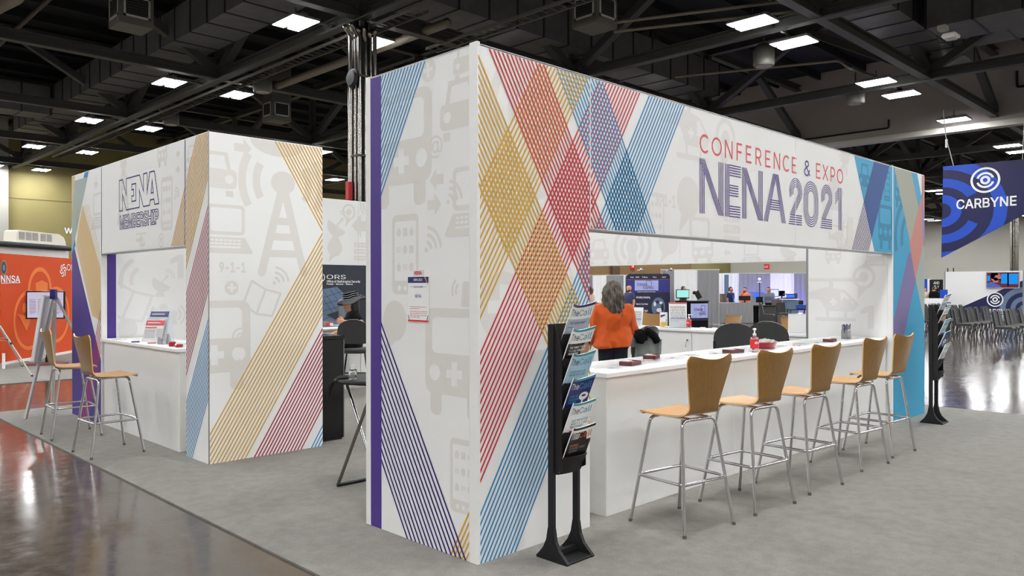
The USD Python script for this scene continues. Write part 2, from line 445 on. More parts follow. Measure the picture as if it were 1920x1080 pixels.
def ic_phone():
    g = rrect(-0.27, -0.5, 0.27, 0.5, 0.08).difference(UU([rrect(-0.22, -0.33, 0.22, 0.42, 0.03)] + [ell(x, -0.42, 0.035, 0.035) for x in (-0.12, 0, 0.12)]))
    a = []
    for r in range(3):
        for c in range(3):
            x, y = -0.13 + c * 0.13, 0.28 - r * 0.22; q = (r * 3 + c) % 4
            a.append([ell(x, y, 0.045, 0.055), rrect(x - 0.045, y - 0.05, x + 0.045, y + 0.05, 0.015), Polygon([(x - 0.05, y), (x, y + 0.06), (x + 0.05, y), (x + 0.035, y), (x + 0.035, y - 0.05), (x - 0.035, y - 0.05), (x - 0.035, y)]), UU([sbox(x - 0.045, y + 0.01 + i * 0.025 - 0.04, x + 0.045, y + 0.022 + i * 0.025 - 0.04) for i in range(3)])][q])
    return UU([g] + a)
def ic_tower():
    g = [ell(0, 0.39, 0.125, 0.11), line([(-0.02, 0.3), (-0.22, -0.47)], 0.08, 'round'), line([(0.02, 0.3), (0.22, -0.47)], 0.08, 'round')]
    for z, hw in ((0.02, 0.08), (-0.13, 0.12), (-0.29, 0.17)): g.append(sbox(-hw, z - 0.035, hw, z + 0.035))
    return UU(g + [Polygon([(-0.06, 0.3), (0.06, 0.3), (0.075, 0.2), (-0.075, 0.2)])])
def ic_waves(): return UU([ell(-0.3, -0.38, 0.1, 0.1)] + [arc(-0.3, -0.38, r, 5, 85, 0.14) for r in (0.3, 0.58, 0.86)])
def ic_wavesl(): return AF.rotate(UU([arc(0.55, 0, r, 140, 220, 0.17) for r in (0.55, 0.95)]), -20, origin=(0.3, 0))
def ic_ring(): return UU([ell(0, 0.08, 0.2, 0.22), Polygon([(-0.1, 0), (0.1, 0), (0.2, -0.5), (-0.2, -0.5)])] + [arc(0, 0.05, r, a0, a0 + 110, 0.12) for r in (0.36, 0.6) for a0 in (-55, 125)])
def ic_at(): return txt('@', 1.0, center=True, at=(0, -0.4))
def ic_nine(): return txt('9-1-1', 1.0, True, 2.9, center=True, at=(0, -0.5)).buffer(0.03)
def ic_one(): return UU([sbox(-0.05, -0.5, 0.2, 0.5), Polygon([(-0.05, 0.5), (-0.35, 0.3), (-0.35, 0.1), (-0.05, 0.2)])])
def ic_arrow(): return Polygon([(-0.5, -0.22), (0.02, -0.22), (0.02, -0.5), (0.5, 0), (0.02, 0.5), (0.02, 0.22), (-0.5, 0.22)])
def ic_arrowl(): return AF.scale(ic_arrow(), -1, 1, origin=(0, 0))
def ic_book(): return AF.rotate(UU([Polygon(p).exterior.buffer(0.03) for p in ([(-0.42, -0.2), (0, -0.3), (0, 0.36), (-0.42, 0.42)], [(0.42, -0.2), (0, -0.3), (0, 0.36), (0.42, 0.42)])]), -22, origin=(0, 0))
def ic_server(): return UU([rrect(-0.5, z, 0.5, z + 0.27, 0.05).difference(UU([ell(-0.36 + i * 0.16, z + 0.13, 0.045, 0.06) for i in range(5)])) for z in (-0.5, -0.14, 0.22)])
def ic_heli():
    g = UU([sbox(-0.75, 0.38, 0.75, 0.46), sbox(-0.05, 0.2, 0.05, 0.42), Polygon([(-0.6, 0.12), (-0.1, 0.26), (0.3, 0.2), (0.62, -0.12), (0.5, -0.28), (-0.1, -0.28), (-0.25, -0.02), (-0.75, 0.0), (-0.75, 0.24)]), sbox(-0.35, -0.5, 0.55, -0.42), sbox(-0.1, -0.45, -0.04, -0.25), sbox(0.3, -0.45, 0.36, -0.25)])
    return g.difference(UU([Polygon([(0.22, 0.14), (0.3, 0.14), (0.52, -0.1), (0.22, -0.1)]), sbox(-0.02, -0.1, 0.14, -0.04), sbox(0.03, -0.15, 0.09, 0.01)]))
def ic_dish(): return UU([Polygon(list(zip(0.1 + 0.42 * np.cos(np.radians(np.linspace(150, 330, 16))), 0.12 + 0.42 * np.sin(np.radians(np.linspace(150, 330, 16)))))), line([(0.05, 0.08), (0.3, 0.36)], 0.07), ell(0.32, 0.38, 0.07, 0.07), Polygon([(-0.1, -0.28), (0.14, -0.3), (0.24, -0.5), (-0.24, -0.5)]), arc(0.32, 0.38, 0.2, -20, 110, 0.05), arc(0.32, 0.38, 0.3, -20, 110, 0.05)])
def ic_pin(): return UU([ell(0, 0.14, 0.32, 0.34), Polygon([(-0.16, -0.1), (0.2, -0.08), (-0.18, -0.5)])]).difference(ell(0, 0.14, 0.24, 0.26)).union(ell(0, 0.14, 0.13, 0.14))
def ic_plus(): return ell(0, 0, 0.5, 0.5).difference(UU([sbox(-0.32, -0.09, 0.32, 0.09), sbox(-0.09, -0.32, 0.09, 0.32)]))
def ic_mast(): return UU([arc(0, 0, r, a, a + 64, 0.075, ry=r * 1.1) for r in (0.27, 0.41) for a in (148, -32)])
def ic_siren(): return UU([Polygon([(-0.1, -0.5), (0.4, -0.5), (0.32, 0.25), (0.24, 0.32), (0.06, 0.32), (-0.02, 0.25)]), arc(-0.05, 0.0, 0.3, 130, 200, 0.09), arc(-0.05, 0.0, 0.48, 130, 200, 0.09)])
ICON = {k[3:]: v for k, v in list(globals().items()) if k.startswith('ic_')}
def icons(lst, rect):
    out = [AF.translate(AF.scale(ICON[n](), h, h, origin=(0, 0)), u, z) for n, u, z, h in lst]
    return UU(out).intersection(sbox(*rect))

# ------------------------------------------------------------------ the hall
X0, X1, Y0, Y1, ZT = -26.0, 98.0, -24.0, 54.0, 12.5
struct('floor', bx(X0 - 1, Y0 - 1, -0.3, X1 + 1, Y1 + 1, 0), 'concrete', 'polished stained concrete floor of the exhibition hall')
ce = struct('ceiling', bx(X0 - 1, Y0 - 1, ZT, X1 + 1, Y1 + 1, ZT + 0.3), 'deck_black', 'black painted roof deck over the exhibition hall')
for y in np.arange(Y0 + 2, Y1, 2.25):
    part(ce, 'joist', bx(X0, y - 0.07, ZT - 0.35, X1, y + 0.07, ZT), 'deck_black')
wn = thing('wall_north', 'far painted hall wall in olive, brown and grey sections', None, kind='structure')
for a, b, mt in ((X0, 9.15, 'wall_grey'), (9.15, 40.0, 'wall_olive'), (40.0, 58.0, 'wall_olive'), (58.0, 70.4, 'wall_brown'), (71.8, 87.8, 'wall_brown'), (87.8, X1, 'wall_olive')):
    part(wn, 'wall_panel', bx(a, Y1, 0, b - 0.02, Y1 + 0.4, ZT), mt)
part(wn, 'pilaster', bx(70.4, Y1 - 0.3, 0, 71.8, Y1 + 0.4, ZT), 'wall_brown_dark')
part(wn, 'wall_panel', bx(8.2, Y1 - 0.5, 0, 9.15, Y1, ZT), 'wall_grey')
for z in (3.3, 7.2): part(wn, 'panel_joint', bx(9.2, Y1 - 0.02, z, 58, Y1 + 0.01, z + 0.05), 'wall_seam')
part(wn, 'wall_letter', prism(txt('W', 0.36, True, at=(12.42, 5.14)), Fr((0, Y1, 0), (1, 0, 0), (0, 0, 1)), 0.03), 'text_white', label='white wall letter')
struct('wall_east', [bx(X1, Y0, 0, X1 + 0.4, Y1, 8.0), bx(X1 + 0.15, Y0, 8.0, X1 + 0.4, Y1, ZT)], 'wall_grey', 'pale grey end wall far behind the booths')
struct('wall_west', bx(X0 - 0.4, Y0, 0, X0, Y1, ZT), 'wall_beige', 'beige hall wall behind the photographer')
struct('wall_south', bx(X0, Y0 - 0.4, 0, X1, Y0, ZT), 'wall_beige', 'beige hall wall on the near side')
bk = struct('trim_1', [bx(36.4, Y0, 8.85, 36.9, Y1, ZT)], 'bulkhead_grey', 'grey bulkhead beam wall hanging below the roof at the right')
part(bk, 'track', [bx(36.25, Y0, 8.6, 36.8, Y1, 8.85)], 'wall_grey', label='pale track along the bulkhead bottom')
part(bk, 'conduit', tube(round_path([(36.33, 10.6, 9.6), (36.33, 10.6, 9.2), (36.33, 20, 9.2), (36.33, 40, 9.2)], 0.1), 0.04, 6), 'vent_black')
part(bk, 'conduit', tube(round_path([(36.33, 5.3, 10.9), (36.33, 5.3, 10.2), (36.33, -6, 10.2)], 0.1), 0.05, 6), 'vent_black')

single('carpet', bx(-0.72, -3.6, 0, 8.22, 8.3, 0.012), 'carpet_grey', 'grey carpet laid under the big white exhibit', 'carpet')
single('carpet', bx(-9.0, 11.6, 0, 8.4, 23.0, 0.012), 'carpet_grey', 'grey carpet in front of the orange backdrop', 'carpet')

# roof trusses on a thirty-foot grid
XB = [9.4 + 9.05 * k for k in range(-3, 10)]; YB = [6.15 + 8.97 * j for j in range(-3, 6)]
def i_beam(a, b, w, h, ax):
    """an I section lying along ax from a to b, bottom at z 0"""
    def q(u0, z0, u1, z1): return bx(a, u0, z0, b, u1, z1) if ax == 0 else bx(u0, a, z0, u1, b, z1)
    return [q(-w / 2, 0, w / 2, 0.05), q(-w / 2, h - 0.05, w / 2, h), q(-0.04, 0.04, 0.04, h - 0.04)]
def shift(ms, d):
    for m in ms: m.apply_translation(d)
    return ms
def truss(ax, nodes, lo, hi, label):
    t = thing('roof_truss', label, 'roof truss')
    part(t, 'bottom_chord', shift(i_beam(lo, hi, 0.3, 0.34, ax), (0, 0, 9.0 if ax else 9.02)), 'steel_dark')
    part(t, 'top_chord', shift(i_beam(lo, hi, 0.3, 0.3, ax), (0, 0, 11.75)), 'steel_dark')
    pt = lambda s, z: np.array([s, 0, z]) if ax == 0 else np.array([0, s, z])
    for i, n in enumerate(nodes):
        part(t, 'post', bar(pt(n, 9.3), pt(n, 11.8), 0.26), 'steel_dark')
        for q in (-1, 1):
            e = n + q * (nodes[1] - nodes[0]) / 2
            if lo < e < hi: part(t, 'diagonal', bar(pt(n + q * 0.15, 9.35), pt(e - q * 0.1, 11.75), 0.3, 0.26), 'steel_dark')
        part(t, 'gusset', bx(*(pt(n, 9.3) - [0.5 if ax == 0 else 0.02, 0.02 if ax == 0 else 0.5, 0]), *(pt(n, 9.75) + [0.5 if ax == 0 else 0.02, 0.02 if ax == 0 else 0.5, 0])), 'steel_dark')
    return t
ORD = ['first', 'second', 'third', 'fourth', 'fifth', 'sixth', 'seventh', 'eighth', 'ninth', 'tenth', 'eleventh', 'twelfth', 'thirteenth']
ty = truss(1, YB, Y0, Y1, ''); tx = truss(0, XB, X0, X1, '')
XT = [x for x in XB if abs(x - 36.55) > 0.2]
for src, L, nm in ((ty, XT, 'long dark steel roof truss running away left, %s of its kind from the left'), (tx, YB, 'long dark steel roof truss running away right, %s of its kind from the near side')):
    for i, v in enumerate(L):
        loc = (v, 0, 0) if src == ty else (0, v, 0); lb = nm % ORD[i]
        if i == 0:
            pr = stage.GetPrimAtPath(src); pr.GetAttribute('xformOp:translate').Set(Gf.Vec3d(*loc)); tag(pr, lb, None, 'roof trusses'); 
        else: copy(src, loc, 0, lb, 'roof trusses')

# high-bay lights: two panels on a housing, hung in pairs either side of each long truss
def high_bay(loc, label, group, rz):
    t = thing('high_bay_light', label, 'ceiling light', loc, rz, group=group)
    part(t, 'housing', [bx(-0.43, -0.6, 0.02, 0.43, 0.6, 0.09, 0.01), bx(-0.08, -0.5, 0.09, 0.08, 0.5, 0.2)], 'lamp_housing')
    for s in (-1, 1): part(t, 'light_panel', bx(s * 0.235 - 0.17, -0.57, -0.0, s * 0.235 + 0.17, 0.57, 0.018, 0.004), 'lamp_panel')
    part(t, 'hanger', [bx(-0.05, -0.05, 0.17, 1.2, 0.05, 0.23), tube([(0, 0, 0.1), (0, 0, 0.45)], 0.015, 5)], 'steel_dark')
    return t
def cam_px(P):
    q = np.asarray(P, float) - CAM; z = q @ fw
    return (960 + F_PX * (q @ rt) / z, 540 - F_PX * (q @ up) / z) if z > 0.5 else None
first = None
seen = {}
for j, y in enumerate(YB):
    for i, x in enumerate(XB):
        for s in (-1, 1):
            P = (x + s * 1.27, y + 1.32, 8.93); p = cam_px(P)
            if P[1] > Y1 or P[0] > X1 - 1: continue
            near = p is not None and -20 < p[0] < 1940 and -20 < p[1] < 445
            if near:
                side = 'west' if s < 0 else 'east'
                lb = f'twin-panel high-bay light {side} of the {ORD[i]} long truss in the {ORD[j]} lamp row'; gp = None
            else: lb = 'twin-panel high-bay light beyond the picture'; gp = 'high-bay lights beyond the picture'
            if first is None: first = high_bay(P, lb, gp, 0 if s < 0 else 180)
            else: copy(first, P, 0 if s < 0 else 180, lb, gp or 'high-bay lights in view')

# ducts
def duct(ax, a, b, u0, u1, z0, z1, label):
    t = thing('air_duct', label, 'air duct'); n = max(1, round(abs(b - a) / 1.25)); e = np.linspace(a, b, n + 1)
    q = lambda s0, s1, g: bx(s0, u0 - g, z0 - g, s1, u1 + g, z1 + g) if ax == 0 else bx(u0 - g, s0, z0 - g, u1 + g, s1, z1 + g)
    for s0, s1 in zip(e[:-1], e[1:]):
        p = part(t, 'duct_section', q(s0 + 0.03, s1 - 0.03, 0), 'duct_grey')
        part(p, 'flange', q(s1 - 0.035, s1 + 0.03, 0.025), 'duct_seam')
duct(1, 12.0, 45.0, 7.55, 9.05, 9.9, 11.0, 'long grey rectangular duct above the lights at the left')
duct(0, 10.0, 27.5, 14.55, 16.1, 9.95, 11.3, 'dark rectangular duct behind the top of the tall tower')
duct(0, 18.0, 29.8, 5.25, 6.75, 9.95, 11.2, 'rectangular duct along the truss above the show sign')
duct(1, -8.0, 4.9, 23.3, 25.2, 9.6, 11.4, 'deep duct box hanging at the upper right')
duct(1, -8.0, 5.1, 26.5, 29.4, 10.4, 11.3, 'wide flat duct at the upper right corner')
duct(0, 27.9, 36.2, 22.0, 24.0, 9.7, 11.0, 'duct far above the show sign near the bulkhead')
duct(0, -2.0, 7.45, 37.6, 39.0, 9.6, 10.9, 'cross duct joining the long left duct')
def diffuser_box(loc, label, w=0.92):
    t = thing('ceiling_air_box', label, 'air diffuser', loc, group='hanging air boxes'); h = w / 2
    part(t, 'housing', bx(-h, -h, 0, h, h, 2.6, 0.01), 'box_grey')
    for a in range(4):
        R = trimesh.transformations.rotation_matrix(a * PI / 2, [0, 0, 1])
        g = [bx(-h - 0.02, -0.36, 0.2, -h, 0.36, 0.26), bx(-h - 0.02, -0.36, 0.74, -h, 0.36, 0.8), bx(-h - 0.02, -0.36, 0.2, -h, -0.3, 0.8), bx(-h - 0.02, 0.3, 0.2, -h, 0.36, 0.8)]
        k = bx(-h - 0.005, -0.31, 0.25, -h + 0.01, 0.31, 0.75); sl = [bx(-h - 0.012, -0.31, z, -h + 0.01, 0.31, z + 0.015) for z in np.arange(0.3, 0.74, 0.075)]
        for m in g + [k] + sl: m.apply_transform(R)
        f = part(t, 'grille_frame', g, 'vent_frame'); part(f, 'vent_opening', k, 'vent_black'); part(f, 'louvre', sl, 'steel_dark', kind='stuff')
    return t
diffuser_box((5.05, 20.2, 8.95), 'grey hanging air box with square grilles at the upper left')
diffuser_box((14.45, 10.9, 8.95), 'grey hanging air box with square grilles above the tall tower')
diffuser_box((14.2, 28.9, 8.95), 'grey hanging air box far off behind the membership kiosk')
for (x, y), lb in {(10.7, 23.4): 'round ceiling speaker can beside the far left lights', (20.6, 8.9): 'round ceiling speaker can under the second light on the right', (10.6, 31.6): 'round ceiling speaker can above the membership sign', (28.0, 8.9): 'round ceiling speaker can below the lights near the bulkhead'}.items():
    t = thing('ceiling_speaker', lb, 'speaker', (x, y, 8.7), group='ceiling speaker cans')
    part(t, 'can', lathe([(0.3, 0), (0.34, 0.06), (0.34, 0.5), (0.2, 0.7), (0.03, 0.75), (0.03, 1.4)], 20), 'box_grey', 40)
    part(t, 'speaker_grille', lathe([(0.25, -0.01), (0.25, 0.0)], 20), 'vent_frame')
single('drain_pipe', [tube(round_path([(-0.3, 26.5, 11.5), (3.0, 22.6, 10.1), (2.3, 24.4, 9.75), (-3.0, 37.0, 9.75)], 0.6, 6), 0.2, 14)] + [lathe([(0.23, -0.08), (0.23, 0.08)], 14, p) for p in ()], 'pipe_cream', 'fat cream drain pipe with an elbow at the top left', 'pipe', 40)
single('sprinkler_pipe', tube([(4.0, 20, 10.6), (4.0, 37.0, 10.6)], 0.08, 8), 'pipe_rust', 'thin rusty sprinkler pipe under the black deck', 'pipe', True)
single('drain_pipe', tube([(11.6, 14.0, 9.2), (11.6, 24.5, 9.2)], 0.14, 12), 'pipe_cream', 'cream pipe running beside the cable tray', 'pipe', True)
single('conduit_pipe', [tube([(16.2, 11.5, 9.7), (20.0, 3.0, 9.7)], 0.05, 8), tube([(16.5, 11.8, 9.55), (20.6, 3.2, 9.55)], 0.05, 8)], 'pipe_cream', 'two pale conduits running from the air box above the tower', 'pipe', True)
single('conduit_pipe', tube(round_path([(22.5, 13.5, 9.6), (24.8, 8.2, 9.6), (25.0, 8.0, 9.35), (28.0, 7.6, 9.35)], 0.15), 0.05, 8), 'pipe_cream', 'pale conduit with a step between the lights on the right', 'pipe', True)
def cable_tray(x, y0, y1, z, label):
    t = thing('cable_tray', label, 'cable tray')
    for d in (-0.22, 0.22): part(t, 'rail', bx(x + d - 0.02, y0, z, x + d + 0.02, y1, z + 0.09), 'box_grey')
    for y in np.arange(y0 + 0.2, y1, 0.32): part(t, 'rung', bx(x - 0.22, y - 0.015, z + 0.02, x + 0.22, y + 0.015, z + 0.05), 'box_grey')
cable_tray(9.9, 13.0, 46.0, 8.86, 'ladder cable tray under the long left truss')
cable_tray(12.6, 9.0, 16.0, 9.0, 'ladder cable tray near the top of the tall tower')
t = thing('ceiling_projector', 'white ceiling mounted wireless box under the truss at the upper right', 'access point', (21.6, 3.9, 8.85))
part(t, 'bracket', bx(-0.2, -0.12, 0.05, 0.1, 0.12, 0.2, 0.02), 'vent_frame'); part(t, 'box', bx(0.1, -0.3, -0.12, 0.55, 0.1, 0.03, 0.05), 'paper_white')
part(t, 'cable', tube(round_path([(0.1, 0.2, 0.0), (0.2, 0.2, -0.2), (0.4, -0.3, -0.2), (0.5, -0.2, 0)], 0.1), 0.015, 6), 'vent_black')

def column(loc, label, mt, tall=9.0):
    t = thing('column', label, 'column', loc)
    part(t, 'shaft', [bx(-0.06, -0.2, 0, 0.06, 0.2, tall), bx(-0.2, -0.2, 0, 0.2, -0.14, tall), bx(-0.2, 0.14, 0, 0.2, 0.2, tall)], mt)
    for dx, dy, r in ((-0.3, 0.1, 0.09), (-0.3, -0.12, 0.05), (-0.27, -0.27, 0.06), (-0.1, -0.32, 0.05), (0.05, -0.33, 0.05), (0.2, -0.32, 0.06)):
        part(t, 'conduit', tube([(dx, dy, 0), (dx, dy, tall - 0.3)], r, 12), 'chrome_dark', True)
    for z in (2.5, 5.2, 7.4): part(t, 'strap', bx(-0.36, -0.37, z, 0.28, 0.2, z + 0.05), 'steel_dark')
    return t
c = column((9.55, 15.3, 0), 'dark steel column wrapped in shiny conduits beside the tall tower', 'steel_dark')
part(c, 'alarm_box', bx(-0.52, -0.1, 4.0, -0.38, 0.06, 4.5, 0.01), 'red_box', label='red alarm box')
part(c, 'work_lamp', shift([lathe([(0.03, -0.06), (0.2, -0.05), (0.27, 0.03), (0.2, 0.07), (0.05, 0.1)], 18)], (0, 0, 0)) and trimesh.Trimesh(*(lambda m: (np.asarray(m.vertices)[:, [2, 0, 1]] + [-0.45, -0.15, 7.35], m.faces))(lathe([(0.03, -0.06), (0.2, -0.05), (0.27, 0.03), (0.2, 0.07), (0.05, 0.1)], 18))), 'black_matt', 40, label='round black lamp head')
part(c, 'junction', [tube(round_path([(-0.5 + 0.13 * k, -0.3, 8.4 + 0.1 * (k % 3)), (-0.9 + 0.2 * k, -0.5, 8.6 + 0.12 * (k % 2)), (-0.2 + 0.1 * k, 0.4, 8.9)], 0.12), 0.06, 8) for k in range(6)], 'chrome_dark', True, label='tangle of pipe fittings')
column((79.9, 15.1, 0), 'distant pale column with conduits behind the screen wall', 'wall_beige')

# ------------------------------------------------------------------ the white exhibit island
H = 2.976
FRONT = lambda y=0.0: Fr((0, y, 0), (1, 0, 0), (0, 0, 1))     # faces -y, u = x
SIDE = lambda x=0.0: Fr((x, 0, 0), (0, -1, 0), (0, 0, 1))     # faces -x, u = -y
IC = {'near_side':[('amb',-0.71,2.45,0.72),('car',-0.15,2.62,0.35),('car',-0.1,2.89,0.21),('plus',-0.44,2.9,0.14),('at',-0.37,2.43,0.11),('arrowl',-0.36,2.23,0.13),('arrow',-0.38,2.08,0.13),('waves',-0.21,2.14,0.14),('laptop',-0.05,2.08,0.4),('phone',-0.67,1.79,0.5),('waves',-0.41,1.87,0.16),('bubble',-0.78,1.33,0.34),('siren',-0.12,1.56,0.18),('amb',-0.2,1.14,0.64),('phone',-0.12,0.49,0.43)],
'tower_front':[('arrow',0.32,2.86,0.17),('ellipse',0.67,2.96,0.28),('tower',0.72,2.19,0.99),('mast',0.72,2.576,1.0),('car',0.06,2.6,0.4),('laptop',0.16,2.11,0.44),('nine',0.22,1.765,0.085),('waves',0.68,1.69,0.17),('plus',0.21,1.58,0.13),('book',0.49,1.44,0.37),('at',0.3,1.13,0.15),('amb',0.05,1.06,0.81),('arrowl',0.29,0.88,0.12)],
'header':[('bubble',2.17,2.21,0.43),('heli',2.18,2.8,0.49),('pin',2.72,2.72,0.48),('nine',1.87,2.22,0.085),('server',2.82,2.06,0.26),('amb',2.33,1.95,0.35),('dish',4.84,2.59,0.48),('siren',5.17,2.18,0.39),('heli',4.94,2.06,0.32),('bubble',5.1,2.92,0.33),('phone',1.75,2.08,0.37)],
'front':[('wavesl',0.28,2.67,0.38),('plus',0.21,1.47,0.41),('bubble',0.51,2.2,0.29),('pin',0.75,1.61,0.24)],
'far_inner':[('heli',-0.71,1.44,0.54),('pin',-0.32,1.64,0.41),('arrowl',-0.53,1.41,0.13),('one',-0.26,1.23,0.27),('laptop',-0.19,1.95,0.25),('amb',-0.68,1.97,0.23)],
'right_header':[('car',-5.08,2.18,0.43),('ring',-4.39,2.19,0.58),('bubble',-3.69,2.22,0.52),('amb',-3.08,2.15,0.44),('arrowl',-2.67,2.09,0.11),('laptop',-2.28,2.07,0.29),('dish',-1.74,2.07,0.33)],
'kiosk_inner':[('wavesl',0.33,1.69,0.29),('dish',0.65,1.61,0.28),('book',0.28,1.36,0.52),('bubble',0.28,1.06,0.32),('ring',0.82,1.24,0.22),('one',0.88,1.84,0.29),('siren',0.65,1.29,0.28)],
'kiosk_header':[('tower',-5.67,2.64,0.75),('amb',-4.59,2.91,0.29),('phone',-4.48,2.4,0.52),('heli',-5.16,2.06,0.19),('arrowl',-4.21,2.85,0.09),('arrow',-4.21,2.7,0.09),('pin',-4.62,2.02,0.21),('waves',-4.24,2.48,0.12)],
'kiosk_far':[('laptop',-6.51,2.47,0.42),('car',-6.58,2.79,0.12)],
'back':[('pin',3.97,2.73,0.38),('bubble',3.71,2.16,0.37),('server',4.21,2.16,0.29),('arrowl',4.21,2.57,0.38),('ring',4.33,2.88,0.23),('dish',3.71,2.5,0.42)]}

def stripe_print(t, name, fr, mt, rect, bands, n=14, w=0.0138, off=0.0055, zref=2.976, slope=1.62):
    g = [stripes(a, b, s, n, w, rect, zref, slope) for a, b, s in bands]
    m = [decal(x, fr, off) for x in g]
    part(t, name, m, mt)

# near tower
t = thing('exhibit_tower', 'tall white exhibit tower nearest the camera with crossing coloured line prints', 'exhibit tower')
part(t, 'frame', bx(0.0, 0.004, 0, 0.998, 1.097, H - 0.006), 'white_frame')
part(t, 'front_panel', bx(0.005, -0.001, 0.005, 0.994, 0.01, H - 0.02), 'white_fabric')
part(t, 'side_panel', bx(-0.0015, 0.066, 0.004, 0.01, 1.045, H - 0.012), 'white_fabric')
part(t, 'corner_post', bx(-0.004, -0.003, 0, 0.02, 0.064, H + 0.003, 0.002), 'white_frame')
part(t, 'corner_post', bx(-0.003, 1.047, 0, 0.02, 1.1, H, 0.002), 'white_frame')
part(t, 'top_rail', [bx(0, -0.0025, H - 0.014, 1.0, 0.003, H - 0.008), bx(-0.003, 0.06, H - 0.012, 0.003, 1.05, H - 0.006)], 'grey_profile')
R = (0.006, 0.006, 0.994, H - 0.022); fr = FRONT(-0.001)
part(t, 'icon_print', decal(icons(IC['front'], R), fr, 0.0008), 'icon_faint')
CROSS = [('red_lines', 'ink_red', (1.113, 1.56, 1), 0.0011), ('blue_lines', 'ink_blue', (0.66, 1.11, -1), 0.0014), ('blue_lines', 'ink_blue', (1.677, 2.126, 1), 0.0014),
         ('yellow_lines', 'ink_yellow', (0.53, 0.985, 1), 0.0017), ('red_lines', 'ink_red', (0.08, 0.535, -1), 0.0020), ('yellow_lines', 'ink_yellow', (-0.49, -0.044, -1), 0.0023)]
for nm, ink, bd_, of in CROSS: stripe_print(t, nm, fr, ink, R, [bd_], off=of)
R = (-1.043, 0.006, -0.07, H - 0.016); fr = SIDE(-0.0015); R2 = (-0.925, 0.006, -0.07, H - 0.016)
part(t, 'purple_strip', decal(sbox(-1.043, 0.006, -0.925, H - 0.016), fr, 0.0012), 'ink_purple')
part(t, 'icon_print', decal(icons(IC['near_side'], R2), fr, 0.0008), 'icon_grey')
stripe_print(t, 'blue_lines', fr, 'ink_blue', R2, [(-0.893, -0.46, 1)], off=0.0012, slope=1.70)
stripe_print(t, 'violet_lines', fr, 'ink_violet', R2, [(-0.64, -0.093, -1)], off=0.0016, zref=0.0, w=0.0155)
stripe_print(t, 'yellow_lines', fr, 'ink_yellow', R2, [(-0.237, -0.106, 1)], n=5, off=0.0012, zref=0.0, slope=1.74)

# header over the counter
t = thing('exhibit_header', 'long white sign header reading conference and expo 2021 above the counter', 'exhibit header')
part(t, 'frame', bx(1.0, 0.002, 1.962, 6.418, 0.1, H - 0.006), 'white_frame')
for a, b in ((1.003, 3.968), (3.976, 6.416)): part(t, 'front_panel', bx(a, -0.001, 1.968, b, 0.01, H - 0.02), 'white_fabric')
part(t, 'bottom_rail', [bx(1.0, -0.004, 1.955, 6.418, 0.104, 1.964)], 'grey_profile'); part(t, 'top_rail', bx(1.0, -0.0025, H - 0.014, 6.418, 0.003, H - 0.008), 'grey_profile')
R = (1.006, 1.97, 6.414, H - 0.022); fr = FRONT(-0.001)
gap = sbox(3.966, 0, 3.978, 3)
blue_area = Polygon([(5.31, 2.976), (6.42, 2.976), (6.42, 1.96), (5.88, 1.96)]).intersection(sbox(*R))
part(t, 'icon_print', decal(icons(IC['header'], R).difference(blue_area).difference(gap), fr, 0.0008), 'icon_faint')
part(t, 'cyan_print', decal(blue_area, fr, 0.0008), 'ink_cyan')
part(t, 'icon_print', decal(icons([('amb', 6.2, 2.25, 0.5), ('car', 5.6, 2.75, 0.3), ('phone', 6.25, 2.72, 0.34), ('at', 5.98, 2.62, 0.2)], R).intersection(blue_area), fr, 0.0012), 'icon_blue')
for nm, ink, bd_, of in CROSS[:3] + CROSS[4:5]: stripe_print(t, nm, fr, ink, R, [bd_], off=of)
stripe_print(t, 'violet_lines', fr, 'ink_violet', R, [(5.888, 6.32, 1)], off=0.0016)
part(t, 'violet_tint', decal(band(5.888, 6.32, 1, R, 2.976).intersection(blue_area), fr, 0.0014), 'ink_midblue')
# lettering
def L_(u0, strokes, s=0.148, w=0.017, z=2.63): return UU([AF.translate(AF.scale(LineString(p), s, s, origin=(0, 0)), u0, z).buffer(w / 2, cap_style='flat', join_style='mitre') for p in strokes]).intersection(sbox(u0 - 0.05, z, u0 + 0.3, z + s))
def earc(cx, cz, rx, rz, a0, a1, n=22): t_ = np.radians(np.linspace(a0, a1, n)); return list(zip(cx + rx * np.cos(t_), cz + rz * np.sin(t_)))
W_ = 0.055
GL = {'C': [earc(0.46, 0.5, 0.44, 0.5 - W_, 48, 312)], 'O': [earc(0.5, 0.5, 0.46, 0.5 - W_, 0, 360, 33)], 'N': [[(W_, 0), (W_, 1), (0.76, 0), (0.76, 1)]],
      'F': [[(W_, 0), (W_, 1)], [(0, 1 - W_), (0.6, 1 - W_)], [(0, 0.5), (0.55, 0.5)]], 'E': [[(W_, 0), (W_, 1)], [(0, 1 - W_), (0.62, 1 - W_)], [(0, 0.5), (0.56, 0.5)], [(0, W_), (0.64, W_)]],
      'R': [[(W_, 0), (W_, 1)], [(0, 1 - W_), (0.36, 1 - W_)] + earc(0.36, 0.69, 0.27, 0.255, 90, -90, 12) + [(0, 0.435)], [(0.32, 0.44), (0.66, 0)]], 'X': [[(0.04, 0), (0.78, 1)], [(0.04, 1), (0.78, 0)]],
      'P': [[(W_, 0), (W_, 1)], [(0, 1 - W_), (0.36, 1 - W_)] + earc(0.36, 0.66, 0.29, 0.285, 90, -90, 12) + [(0, 0.375)]],
      '&': [[(0.86, 0.05), (0.2, 0.72)] + earc(0.42, 0.78, 0.23, 0.17, 190, -40, 14) + [(0.2, 0.46)] + earc(0.4, 0.26, 0.34, 0.22, 140, 300, 12) + [(0.82, 0.42)]]}
